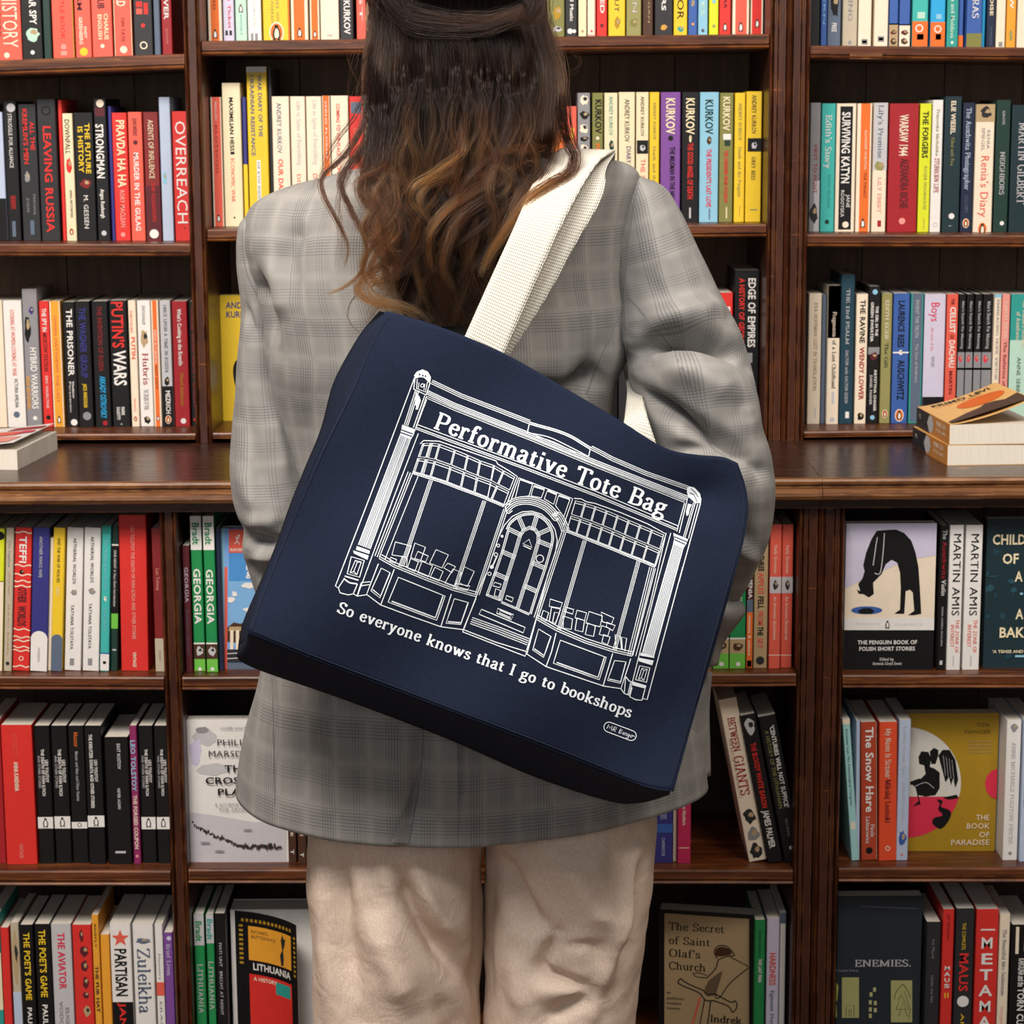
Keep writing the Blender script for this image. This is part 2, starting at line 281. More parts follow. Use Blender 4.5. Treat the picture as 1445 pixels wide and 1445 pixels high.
# vertical stiles: (x0,x1) measured at a given row
UL = (xat(266, 300, UFR), xat(290, 300, UFR)); UR = (xat(1083, 300, UFR), xat(1140, 300, UFR))
LL = (xat(228, 850, LFR), xat(253, 850, LFR)); LR = (xat(1126, 850, LFR), xat(1191, 850, LFR))
CT = W(722, 624, UFR).z                     # worktop height
XE = 1.25
uc = empty('bookcase', (0, UFR, CT)); tag(uc, 'dark oak bookcase of three bays with worn moulded uprights standing on the worktop', 'bookcase')
lc = empty('base_bookcase', (0, LFR, 0)); tag(lc, 'dark oak base bookcase of three bays below the worktop', 'bookcase')
def local(o, parent):
    o.parent = parent; o.matrix_parent_inverse = Matrix.Translation(-Vector(parent.location)); return o
def stile(parent, x0, x1, yf, yb, z0, z1, double=False):
    """upright with beads at both edges and a sunk face between, and its board running back"""
    prof = []
    w_ = x1-x0; b = .0055; g = .0022
    def bead(a, c): return [(a, yf+.004), (a+.001, yf+.001), ((a+c)/2, yf-.0015), (c-.001, yf+.001), (c, yf+.004)]
    if not double:
        pts = bead(x0, x0+b)+[(x0+b+g*.2, yf+.007), (x0+b+g, yf+.004)]+[(x1-b-g, yf+.004), (x1-b-g*.2, yf+.007)]+bead(x1-b, x1)
    else:
        xm = (x0+x1)/2; q = w_*.20
        pts = bead(x0, x0+b)+[(x0+b+.001, yf+.009), (x0+b+g, yf+.005), (x0+q, yf+.005), (x0+q+.001, yf+.010), (x0+q+g, yf+.006)]
        pts += [(xm-.006, yf+.006), (xm-.005, yf+.014)]+[(xm-.004, yf+.003), (xm, yf-.002), (xm+.004, yf+.003)]+[(xm+.005, yf+.014), (xm+.006, yf+.006)]
        pts += [(x1-q-g, yf+.006), (x1-q-.001, yf+.010), (x1-q, yf+.005), (x1-b-g, yf+.005), (x1-b-.001, yf+.009)]+bead(x1-b, x1)
    pts += [(x1, yb), (x0, yb)]
    m = MB(); m.prism(pts, 2, z0, z1); return local(fixn(m.build('upright', WOOD_V)), parent)
ZT = 2.35
for (a, b_), d in ((UL, False), (UR, True)): stile(uc, a, b_, UFR, UBK+.02, CT+.0005, ZT, d)
for (a, b_), d in ((LL, False), (LR, True)): stile(lc, a, b_, LFR, LBK+.02, .08, CT-.045, d)
for s in (-1, 1):
    stile(uc, s*XE-(.03 if s > 0 else 0), s*XE+(.03 if s < 0 else 0), UFR, UBK+.02, CT+.0005, ZT)
    stile(lc, s*XE-(.03 if s > 0 else 0), s*XE+(.03 if s < 0 else 0), LFR, LBK+.02, .08, CT-.045)
for par, yb, z0, z1 in ((uc, UBK, CT, ZT), (lc, LBK, .08, CT-.045)):
    xs = [-XE+.03, (UL if par is uc else LL)[0], (UL if par is uc else LL)[1], (UR if par is uc else LR)[0], (UR if par is uc else LR)[1], XE-.03]
    for i in (0, 2, 4):
        m = MB(); a, b_ = xs[i], xs[i+1]; n = max(2, int((b_-a)/.11)); w_ = (b_-a)/n
        for k in range(n):
            o = MB(); o.box((a+k*w_+.0008, yb, z0), (a+(k+1)*w_-.0008, yb+.012, z1)); local(o.build('back_board', WOOD_BACK_LIT if par is uc else WOOD_BACK), par)
m = MB(); m.box((-XE, UFR, ZT), (XE, UBK+.02, ZT+.03)); local(m.build('cornice', WOOD_H), uc)
m = MB(); m.box((-XE, LFR+.03, 0), (XE, LBK+.02, .08)); local(m.build('plinth', WOOD_H), lc)
def shelf(parent, xa, xb, za, zb, yf, yb, thick=.017, base=False):
    """shelf board with a beaded lower lip; za/zb are the heights of its top at both ends"""
    t = thick
    prof = [(yf, -.001), (yf-.001, -.003), (yf-.001, -t*.70), (yf+.003, -t*.74), (yf+.003, -t*.80), (yf-.003, -t*.84), (yf-.005, -t*.94), (yf-.003, -t*1.05), (yf+.004, -t*1.08), (yb, -t*1.08), (yb, 0), (yf+.003, 0)]
    m = MB(); m.prism(prof, 0, xa, xb, da=(0, za), db=(0, zb)); return local(fixn(m.build('shelf', WOOD_H)), parent)
SHELF = {}
def mkshelf(key, parent, xa, xb, p0, p1, ysp, yf, yb, thick):
    """p0,p1: picture points where book feet meet the shelf"""
    A, B = W(p0[0], p0[1], ysp), W(p1[0], p1[1], ysp); s = (B.z-A.z)/(B.x-A.x) if abs(B.x-A.x) > 1e-6 else 0
    za, zb = A.z+s*(xa-A.x), A.z+s*(xb-A.x); SHELF[key] = (A.x, A.z, s)
    shelf(parent, xa, xb, za, zb, yf, yb, thick)
g = .0008
mkshelf('U1L', uc, -XE+.03, UL[0]-g, (0, 87), (255, 78), USP, UFR+.01, UBK, .021)
mkshelf('U2L', uc, -XE+.03, UL[0]-g, (0, 340), (255, 340), USP, UFR+.01, UBK, .018)
mkshelf('U1M', uc, UL[1]+g, UR[0]-g, (285, 60), (1080, 50), USP, UFR+.01, UBK, .020)
mkshelf('U2M', uc, UL[1]+g, UR[0]-g, (300, 320), (1080, 313), USP, UFR+.01, UBK, .018)
mkshelf('U1R', uc, UR[1]+g, XE-.03, (1145, 66), (1440, 69), USP, UFR+.01, UBK, .018)
mkshelf('U2R', uc, UR[1]+g, XE-.03, (1145, 327), (1440, 328), USP, UFR+.01, UBK, .018)
mkshelf('U3L', uc, -XE+.03, UL[0]-g, (0, 603), (270, 602), USP, UFR+.006, UBK, .0095)
mkshelf('U3M', uc, UL[1]+g, UR[0]-g, (300, 601), (1080, 597), USP, UFR+.006, UBK, .0095)
mkshelf('U3R', uc, UR[1]+g, XE-.03, (1145, 599), (1440, 595), USP, UFR+.006, UBK, .0095)
mkshelf('L1L', lc, -XE+.03, LL[0]-g, (0, 947), (225, 948), LSP, LFR+.002, LBK, .018)
mkshelf('L1M', lc, LL[1]+g, LR[0]-g, (262, 948), (1110, 943), LSP, LFR+.002, LBK, .018)
mkshelf('L1R', lc, LR[1]+g, XE-.03, (1195, 945), (1440, 945), LSP, LFR+.002, LBK, .018)
mkshelf('L2L', lc, -XE+.03, LL[0]-g, (0, 1219), (235, 1219), LSP, LFR+.002, LBK, .021)
mkshelf('L2M', lc, LL[1]+g, LR[0]-g, (262, 1217), (1110, 1218), LSP, LFR+.002, LBK, .020)
mkshelf('L2R', lc, LR[1]+g, XE-.03, (1190, 1215), (1440, 1215), LSP, LFR+.002, LBK, .020)
for k, a, b_ in (('L3L', -XE+.03, LL[0]-g), ('L3M', LL[1]+g, LR[0]-g), ('L3R', LR[1]+g, XE-.03)):
    mkshelf(k, lc, a, b_, (0, 1505), (1440, 1497), LSP, LFR+.002, LBK, .02)
# upper base rail (under the lowest upper shelf)
zr = min(SHELF[k][1]-abs(SHELF[k][2])*1.3 for k in ('U3L', 'U3M', 'U3R'))-.0105
if zr > CT+.002: m = MB(); m.box((-XE+.031, UFR+.022, CT+.0006), (XE-.031, UFR+.04, zr)); local(m.build('base_rail', WOOD_V), uc)
# small repair plate let into the front of the right top shelf
m = MB(); a, b_ = W(1199, 75, UFR+.008), W(1245, 83, UFR+.008); m.box((a.x, UFR+.0065, b_.z), (b_.x, UFR+.012, a.z)); tag(local(m.build('repair_patch', WOOD_NOSE), uc), 'lighter inlaid patch')
# worktop with ogee and torus nosing
t0 = CT
prof = [(LBK+.5, t0), (NOSE+.006, t0), (NOSE+.002, t0-.001), (NOSE, t0-.004), (NOSE+.001, t0-.008), (NOSE+.005, t0-.010), (NOSE+.005, t0-.0125),
        (NOSE-.004, t0-.014), (NOSE-.008, t0-.018), (NOSE-.009, t0-.023), (NOSE-.006, t0-.028), (NOSE+.002, t0-.031), (NOSE+.012, t0-.031), (NOSE+.012, t0-.044), (LBK+.5, t0-.044)]
wt = empty('worktop', (0, NOSE, CT)); tag(wt, 'polished dark worktop with worn rounded front edge between the two rows of bookcases', 'worktop')
xj = W(1160, 690, NOSE).x
for a, b_ in ((-1.6, xj-.0005), (xj+.0005, 1.6)):
    m = MB(); m.prism([p for p in prof if p[0] > NOSE+.02] + [(NOSE+.02, t0-.044), (NOSE+.02, t0)], 0, a, b_)
    m = MB(); m.prism([(UFR+.25, t0), (NOSE+.013, t0), (NOSE+.013, t0-.044), (UFR+.25, t0-.044)], 0, a, b_); local(fixn(m.build('top_board', WOOD_TOP)), wt)
    m = MB(); m.prism([(NOSE+.0128, t0)]+prof[1:13]+[(NOSE+.0128, t0-.031)], 0, a, b_); local(fixn(m.build('nosing', WOOD_NOSE)), wt)
# ------------------------------------------------------------------ books
ROWS = {}
ROWS['U1L'] = """
-16 28 -90 coral|T HIDDEN HISTORY;-90;67;.66;.5;ivory;r|T A SECRET STORY;-60;52;.3;.12;dark_red;r|O 78;.5;.09;ivory
28.5 58 -84 black 0 F green picture of a tower|T THE SECULAR SPY;-70;34;.6;.34;white;b|G 36;60;.1;.95;mint|O 74;.5;.1;white
59 70 -80 dark_green
71 102 -92 coral 0 F thin gold edge|R -92;84;.93;1;gold|T THE LITTLE BOOK;-40;55;.5;.2;red;r|O 66;.5;.13;pink|R 72;78;.35;.65;pink
104 127 -95 coral|T SANDWORM;-80;15;.35;.3;maroon;b|T ANDY;37;54;.66;.18;ivory;b|T GREENBERG;24;63;.38;.22;ivory;b|O 73;.5;.25;yellow
128 157 -95 coral|T THE CIA BOOK CLUB;-90;12;.5;.34;maroon;b|T CHARLIE;19;56;.72;.2;cream;b|T ENGLISH;20;56;.42;.2;cream;b|O 65;.5;.1;ivory
159.5 185 -95 coral 0 F cream side borders|R -95;79;0;.06;cream|R -95;79;.94;1;cream|T HOTEL EXILE GOLD;-90;9;.45;.5;ivory;b|T TIM TATE;24;59;.5;.2;dark_red;r|O 70;.5;.2;ivory
187 214 -90 charcoal|R 2;10;.15;.5;red|R 4;20;.55;.8;red|R 12;20;.15;.5;coral|O 36;.5;.11;red|N 64;.5;.2;ivory
216 225 -80 slate
226 241 -90 crimson|T TURNOVER;-60;27;.5;.45;white;b|T AUTHOR;40;62;.5;.2;pink;r
"""
ROWS['U2L'] = """
-34 -13 146 khaki
-12 7 158 pale_blue|R 280;340;0;1;black
8.5 27 143 black|O 152;.6;.33;silver|T STRUGGLE FOR ALLIANCE;160;237;.5;.3;white;r|T SHARED NEIGHBOURHOOD;276;295;.5;.4;red;r|R 312;334;.3;.6;slate
28.5 54 147 charcoal|T ALL THE;172;212;.76;.24;red;b|T KREMLIN'S MEN;153;232;.38;.26;red;b|G 240;260;.2;.55;grey|T MIKHAIL;274;304;.72;.14;grey;r|T ZYGAR;279;300;.36;.14;grey;r|R 311;331;.42;.66;slate
55.5 82 140 charcoal|T LEAVING RUSSIA;177;327;.52;.42;red;b|N 156;.5;.25;black
84 90 141 red
91 105.5 160 cream 0 F small red bird|T DOWNFALL;168;217;.48;.5;black;r|G 221;245;.2;.85;red|T ANNA ARUTUNYAN;268;307;.6;.25;charcoal;r|P 327
106.5 134 159 black|T THE FUTURE;174;245;.7;.26;yellow;b|T IS HISTORY;178;243;.34;.26;yellow;b|G 251;267;.15;.85;dark_red|T M. GESSEN;275;323;.5;.24;white;r|T GRANTA;334.5;334.6;.5;.02;white;r
135 153 139 black 0 F portrait of a face at the top|O 146;.55;.3;ivory|R 152;164;.1;.9;maroon|T STRONGMAN;175;252;.45;.62;white;b|T Angus Roxburgh;267;308;.5;.3;white;b|O 329;.5;.2;silver
154 159.5 150 indigo
160 181.5 159 red|T PRAVDA HA HA;169;264;.58;.55;cream;b|T RORY MACLEAN;268;321;.55;.32;pink;b|O 331;.5;.15;pink
183 203 158 coral|T JOHN SWEENEY;167;192;.5;.3;maroon;r|O 201;.5;.16;maroon|T MURDER IN THE GULAG;215;326;.52;.36;white;b
204.5 226 158 dark_red|R 262;338;0;1;maroon|T AGENTS OF INFLUENCE;169;252;.5;.36;cream;r|T MARK HOLLINGSWORTH;258;313;.55;.26;red;r|O 330;.5;.3;white
227 243 137 pale_blue|G 240;262;.1;.6;sky
245 268 157 red|T OVERREACH;170;317;.52;.66;white;r|O 322;.6;.05;maroon
"""
ROWS['U3L'] = """
-22 7 424 ivory|T THE WAR IN THE EAST;430;520;.6;.2;charcoal;r|T NOTES;535;570;.5;.2;red;r|O 590;.5;.15;navy
7.5 34 424 white|T LOOKING AT WOMEN LOOKING AT WAR;437;530;.5;.24;coral;r|T VICTORIA AMELINA;534;575;.55;.2;charcoal;r|O 585;.5;.17;slate
34.5 56 408 grey 0 F soldier holding a rifle on its spine|G 440;486;.05;.55;black|G 432;444;.4;.8;indigo|T HYBRID WARRIORS;490;577;.62;.42;white;b|T ANNA ARUTUNYAN;531;577;.2;.26;amber;b|O 590;.55;.14;white
57.5 72 425 red|T THE SPY IN;435;468;.5;.42;white;b|T MOSCOW STATION;470;524;.5;.42;dark_red;b|T ERIC HASELTINE;530;576;.5;.24;white;r|O 589;.5;.22;black
73 88 425 amber 0 F cream side borders|R 425;603;0;.15;ivory|R 425;603;.87;1;ivory|T OWEN MATTHEWS THE LAST;445;568;.5;.28;coral;r|Q 592
90 108 426 black|T THE PRISONER;436;530;.55;.46;white;b|T Vladimir;538;562;.64;.16;white;b|T Pereverzin;538;582;.4;.16;white;r|O 596;.6;.26;white
109 130 425 black|T THE WAGNER GROUP;434;533;.5;.45;indigo;b|T JACK MARGOLIN;542;575;.5;.25;yellow;b|O 587;.55;.28;grey
132 155 425 black|T THE INVENTION OF RUSSIA;432;524;.5;.3;dark_red;b|T ARKADY OSTROVSKY;531;590;.55;.36;cyan;b|O 597;.6;.15;crimson
156 181 424 black 0 F first word red and second word white|T PUTIN'S;425;491;.5;.66;red;b|T WARS;495;544;.55;.72;white;b|T MARK;574;586;.62;.2;white;b|T GALEOTTI;574;592;.36;.18;white;b|T OSPREY;597;600;.5;.1;white;r
183 194 424 ivory|T WE NEED TO TALK ABOUT;438;470;.4;.35;coral;r|T PUTIN;475;507;.55;.5;coral;b|T MARK GALEOTTI;562;580;.5;.25;coral;r|P 591
195 214 424 white 0 F small portrait of a man|T JONATHAN HASLAM;431;458;.5;.25;grey;r|G 463;492;.15;.85;tan|T Hubris;498;543;.52;.42;crimson;s|T THE ORIGINS OF WAR;549;578;.5;.4;grey;r|G 585;599;.2;.8;black
215 226 424 ivory|R 424;604;.2;.8;orange|T MARIA ALYOKHINA;465;513;.5;.3;white;r|T RIOT DAYS;516;549;.5;.3;maroon;r|Q 590
227.5 243 424 silver|R 545;604;0;1;black|T ONCE UPON A TIME IN RUSSIA;430;526;.5;.3;slate;s|G 530;546;.25;.75;black|T MEZRICH;551;584;.55;.42;white;b|P 592
244.5 266 425 crimson|T What's Cooking in the Kremlin;436;516;.5;.27;white;b|T Witold Szablowski;526;573;.55;.24;gold;r|O 594;.55;.18;white
268 277 425 black|T THOSE WHO DON'T KNOW;432;575;.6;.4;crimson;b|O 592;.5;.2;red
"""
ROWS['U1M'] = """
287 312 -92 ivory|R -92;60;.2;.82;orange|T HOUSE OF BREAD;-80;14;.5;.22;maroon;r|Q 48
313.5 329 -92 lilac|T Shalash Ticket;-40;40;.6;.26;rose;s|R 43;50;.15;.42;charcoal|R 43;50;.52;.8;charcoal
330.5 347 -92 mint|Q 12|T SHORT;20;50;.5;.12;teal;r
348 367.5 -92 white|T LITTLE WORDS;-60;36;.5;.18;silver;r|R 47;57;.2;.42;grey|R 47;57;.5;.74;grey
370 408 -95 yellow|R -95;59;.92;1;orange|T Essays on;-20;30;.58;.14;khaki;r|T Afghanistan;-30;33;.38;.14;khaki;r|P 46
409.5 434 -92 ivory|R -92;57;.16;.82;orange|Q 46
436 450 -92 ivory|R -92;57;.15;.85;orange|Q 48
451 477.5 -92 ivory|T ROMEO;48.5;51.5;.5;.3;grey;r
478.5 498 -92 charcoal|T ANDREY KURKOV;-50;48;.55;.46;white;b
502 516 -92 coral|T LAST;-50;30;.5;.3;white;r
517 540 -95 brown
541 566 -92 cream
567 590 -92 red
591 616 -90 slate
617 640 -92 white
641 668 -92 amber
669 694 -92 teal
695 716 -92 navy
717 741 -92 ivory
742 769 -92 maroon
771 797 -94 olive|G 36;46;.3;.9;silver|G 6;30;.3;.9;gold
797.5 814.5 -92 charcoal|T Natural Music;-30;30;.55;.3;white;b|O 44;.4;.22;white|O 44;.75;.15;white
816 828 -92 cream|O 44;.5;.16;tan
829 841 -92 pink|O 44;.5;.14;rose|R -92;49;.0;.85;ivory
842 857 -92 red|T DISPLACED;-70;19;.55;.4;white;b|O 36;.5;.16;maroon
858.5 882.5 -92 yellow|T COOK OUT;-60;17;.5;.26;dark_green;r|G 22;42;.3;.75;gold
884 905.5 -90 khaki|T GREEN;-50;19;.56;.3;silver;r|G 24;40;.2;.8;olive
907 922 -90 brown|T MORGAN;-30;33;.6;.2;tan;r
924 950 -90 charcoal|T ELEANORS;-70;15;.5;.24;white;b|G 33;44;.3;.72;amber
951 970.5 -92 yellow|T PROTECTOR;-90;27;.5;.5;black;r|G 36;46;.2;.8;teal
971.5 984.5 -90 blue|T ATLAS;-60;10;.5;.3;yellow;r|O 34;.5;.14;amber
985.5 999.5 -90 sky|T ROUTES;-60;23;.5;.35;mint;b|G 40;46;.3;.7;navy
1001 1014.5 -92 lime|T NO PLAN;-80;-8;.5;.3;sky;b|O 2;.5;.2;sky|G 34;40;.3;.7;khaki
1015.5 1032 -92 red|T THE WAR;-40;12;.5;.3;maroon;r|Q 38
1034 1058 -92 ivory|R -92;50;.16;.86;coral|Q 38
1060 1078 -92 ivory|R -92;50;.06;.86;red|Q 33
"""
ROWS['U2M'] = """
295 314.5 137 ivory|R 137;321;.15;.92;coral|T MARGARITA KHEMLIN;143;170;.5;.2;white;r|T KLOTSVOG;176;245;.5;.24;dark_red;r|Q 308
315.5 341.5 117 cream|T MAXIMILIAN HESS;137;213;.5;.22;black;b|R 214;218;.38;.62;black|T ECONOMIC WAR;223;285;.5;.22;coral;r|R 138;282;.84;.87;coral|O 307;.52;.05;black
342.5 349 137 indigo|R 232;321;0;1;yellow
350 378.5 94 yellow 0 F white band at the top and upright blue lettering|R 94;102;0;1;white|T WAR DIARY OF THE;106;193;.66;.2;slate;b|T UKRAINIAN RESISTANCE;106;220;.28;.2;slate;b|R 226;321;.4;.62;white|T OF KYIV INDEPENDENT;228;318;.51;.12;slate;r
380 384 96 charcoal
385 409.5 136 ivory|T ANDREY KURKOV;145;216;.42;.28;slate;r|T OUR DAILY WAR;224;310;.45;.28;coral;b
411 432 136 ivory|T Life in Spite of Everything;143;233;.58;.3;silver;r|T DISPATCHES;245;310;.5;.26;coral;r
433 455 136 ivory|T Life in Spite of Everything;141;232;.58;.3;silver;r|T DISPATCHES;244;310;.5;.26;coral;r
456 467 135 ivory|R 135;321;.1;.9;orange|T SERHII PLOKHY;142;225;.5;.26;white;r
468 493 135 ivory|T COMING TO THE PLACE;146;220;.42;.2;coral;b|T OF FIRE;226;290;.42;.2;coral;b
494 514 136 red|R 144;160;.1;.9;slate|T BETWEEN;180;260;.5;.4;coral;b
515 536 136 ivory|T WHITE NIGHTS;150;230;.5;.3;coral;r
537 560 134 charcoal
561 584 140 cream
585 612 136 teal
613 640 138 ivory
641 662 136 crimson
663 690 136 navy
691 716 138 olive
717 744 136 white
745 770 140 brown
771 798 150 orange
799.5 814 150 coral 0 F yellow lettering|T PROTEST;180;240;.55;.4;yellow;b
815 833 131 grey 0 F black and white woodcut pattern|G 133;150;.1;.9;ivory|G 155;170;.1;.95;black|G 172;190;.1;.9;ivory|G 192;200;.1;.9;black|G 203;218;.1;.9;ivory
835.5 851 131 olive|T KURKOV;140;188;.58;.6;black;b|O 195;.5;.15;ivory|T PENGUIN LOST;202;290;.5;.4;orange;b
852.5 871.5 131 cream|T ANDREY KURKOV;136;191;.5;.3;teal;r|G 197;216;.3;.8;dark_green|T BICKFORD FUSE;220;300;.5;.3;crimson;b
873 896 130 cream|T ANDREY KURKOV;140;200;.52;.32;charcoal;r|T DIARY OF AN INVASION;206;300;.62;.3;indigo;r
897.5 915.5 130 cream 0 F small black picture panel|T ANDREY KURKOV;136;192;.5;.28;charcoal;r|R 198;217;.05;.97;black|G 203;214;.25;.75;silver|T THE SILVER BONE;224;310;.55;.38;coral;r
916.5 930.5 130 yellow|T ANDREY KURKOV;144;197;.5;.28;khaki;s|T Death and the Penguin;206;290;.5;.3;khaki;s
932 960 130 purple|T KURKOV;138;189;.5;.46;cream;b|O 195;.5;.13;black|T THE MILKMAN IN THE NIGHT;207;288;.6;.26;black;b|R 295;304;.5;.66;lilac
961.5 986 130 black|T KURKOV;138;189;.5;.5;cream;b|G 190;201;.4;.6;cream|T THE GOOD ANGEL OF DEATH;202;281;.52;.32;red;b|R 293;308;.45;.58;silver
987 1014 130 sky|T KURKOV;140;189;.5;.42;dark_green;b|G 191;206;.35;.65;brown|T THE PRESIDENT'S LAST LOVE;210;292;.5;.26;rose;b|R 294;310;.5;.6;slate
1015 1034.5 131 olive|T KURKOV;136;184;.5;.52;cream;b|R 189;197;.25;.85;white|R 198;206;.35;.8;dark_green|T THE GARDENER FROM OCHAKOV;212;286;.5;.28;red;b|R 292;308;.5;.62;cream
1036 1051 131 yellow|T ANDREY KURKOV;145;198;.5;.3;khaki;s|T Death and the Penguin;207;278;.5;.3;khaki;s|R 290;306;.5;.6;khaki
1052 1074.5 129 yellow 0 F small black picture panel|T ANDREY KURKOV;134;189;.5;.3;charcoal;r|R 195;214;.1;1;black|G 199;211;.3;.75;silver|T GREY BEES;221;254;.5;.26;charcoal;r|R 295;297;.3;.8;khaki
"""
ROWS['U3M'] = """
860 872 424 black
873 886 420 charcoal
887 900 424 black
901 913 424 brown
914 921 424 navy
922 936 424 amber|T OUR OTHERS;440;580;.5;.4;black;b
937 955 424 brown
956 974 420 white
975 994 424 teal
995 1014.5 412 ivory
1015.5 1033.5 413 red|T Please Read;432;520;.55;.5;white;b
1035.5 1074 381 black|T EDGE OF EMPIRES;392;490;.7;.3;white;b|T A HISTORY OF GEORGIA;393;492;.3;.22;red;b|R 498;512;.5;.75;grey
"""
ROWS['U1R'] = """
1143 1158 -90 black
1159 1168 -90 blue|T EASTERN;-60;36;.5;.3;sky;r
1169 1188 -93 slate 0 F dark photo and white stacked lettering|G -20;30;.1;.9;black|T FREE;32;45;.5;.35;white;b
1190 1211 -90 beige|T STANDING;-60;30;.5;.26;grey;s|O 60;.5;.12;grey
1212.5 1231.5 -90 ivory|R 55;63;.25;.75;grey|R 57;61;.32;.68;ivory
1235 1255 -92 ivory|R 51;59;.25;.75;grey|R 53;57;.32;.68;ivory
1256 1269 -90 blue|R 33;67;0;1;tan|G 42;50;.1;.9;maroon|G 53;64;.1;.9;brown|R 33;35;0;1;rose
1270 1285.5 -90 blue|R 34;67;0;1;ivory|G 42;50;.1;.9;maroon|G 53;64;.1;.9;brown|R 34;36;0;1;rose
1288 1310.5 -90 turquoise|R 30;68;0;1;orange|R 17;26;.3;.8;mint|N 40;.45;.25;white|R 48;56;.3;.75;ivory
1314 1335 -90 cyan|R 31;68;0;1;orange|R 20;27;.35;.75;sky|N 41;.5;.25;white|R 48;56;.35;.75;ivory
1337.5 1354 -90 teal|T Romania and Moldova;-30;54;.5;.34;mint;b|O 60;.5;.12;white
1355 1362.5 -90 blue|R 50;68;0;1;orange
1365 1387 -92 blue|R 47;70;0;1;olive|T PATRAS;-30;26;.55;.4;white;s
1387.5 1393 -85 cyan
1394 1406 -90 navy|T A PARADISE;-50;22;.5;.4;cream;b|T EUROPE;38;64;.5;.25;slate;r
1407.5 1421 -90 ivory|R 59;66;.3;.75;grey
1422 1435.5 -90 amber|T NOW;-30;12;.5;.4;white;b|G 40;60;.3;.7;khaki
1437 1456 -90 ivory
"""
ROWS['U2R'] = """
1142 1157 145 grey|R 255;327;.45;1;silver|T FIRST TO FIGHT;204;273;.55;.36;crimson;r|G 285;318;.05;.9;charcoal
1158 1178 146 turquoise|T Edith's Story;162;238;.5;.42;white;s|T EDITH VELMANS;246;294;.6;.24;teal;r|O 313;.5;.16;dark_green
1179 1207 146 ivory 0 F black panel inside a cream border|R 150;324;.17;.83;black|T SURVIVING KATYN;158;259;.5;.42;white;b|T JANE;275;293;.66;.18;white;r|T ROGOYSKA;268;306;.38;.18;white;r|O 317;.55;.16;ivory
1208.5 1229.5 146 ivory|R 146;327;.22;.88;orange|T ALEXANDER WHEATON;183;239;.6;.18;ivory;r|T THE PIANIST;243;280;.6;.2;dark_red;r|Q 315
1231.5 1251.5 145 ivory 0 F grey flower between two titles|R 145;240;0;1;silver|T Lily's Promise;148;223;.5;.34;slate;s|G 226;243;.1;.9;khaki|T LILY EBERT;250;300;.5;.26;pink;s|R 311;320;.4;.7;crimson
1253.5 1295 146 crimson|T WARSAW 1944;162;220;.5;.3;ivory;b|T ALEXANDRA RICHIE;224;294;.55;.28;maroon;b|O 312;.5;.11;pink
1296.5 1313 146 lime|T THE FORGERS;157;223;.5;.5;black;b|T ROGER MOORHOUSE;234;296;.58;.28;khaki;r|R 308;324;.5;.6;khaki
1314 1329 141 white|T Franceska Michalska;154;220;.5;.28;khaki;s|T STUBBORN LIFE;223;272;.5;.45;crimson;s|N 317;.5;.22;silver
1331 1355 136 petrol|T ELIE WIESEL;142;189;.5;.28;ivory;b|T Filled with Fire;194;234;.5;.22;khaki;r|O 305;.55;.17;white|T Yale;318;319.5;.5;.2;white;r
1357 1374 145 navy|T The Auschwitz Photographer;152;268;.5;.42;pale_blue;s|T LUCA CRIPPA;276;300;.5;.3;slate;r|P 315
1375.5 1402 147 ivory 0 F small photo panel at the top|R 147;172;0;1;tan|G 149;170;.15;.9;charcoal|T RENIA;183;210;.68;.18;grey;r|T SPIEGEL;180;213;.4;.18;grey;r|T Renia's Diary;219;306;.55;.44;coral;r|P 323
1404 1424 141 dark_green|T GROSS;156;176;.5;.18;silver;r|T NEIGHBORS;214;275;.5;.34;silver;s|O 315;.6;.15;white
1425.5 1458 148 petrol|T MARTIN GILBERT;173;288;.5;.38;silver;s
"""
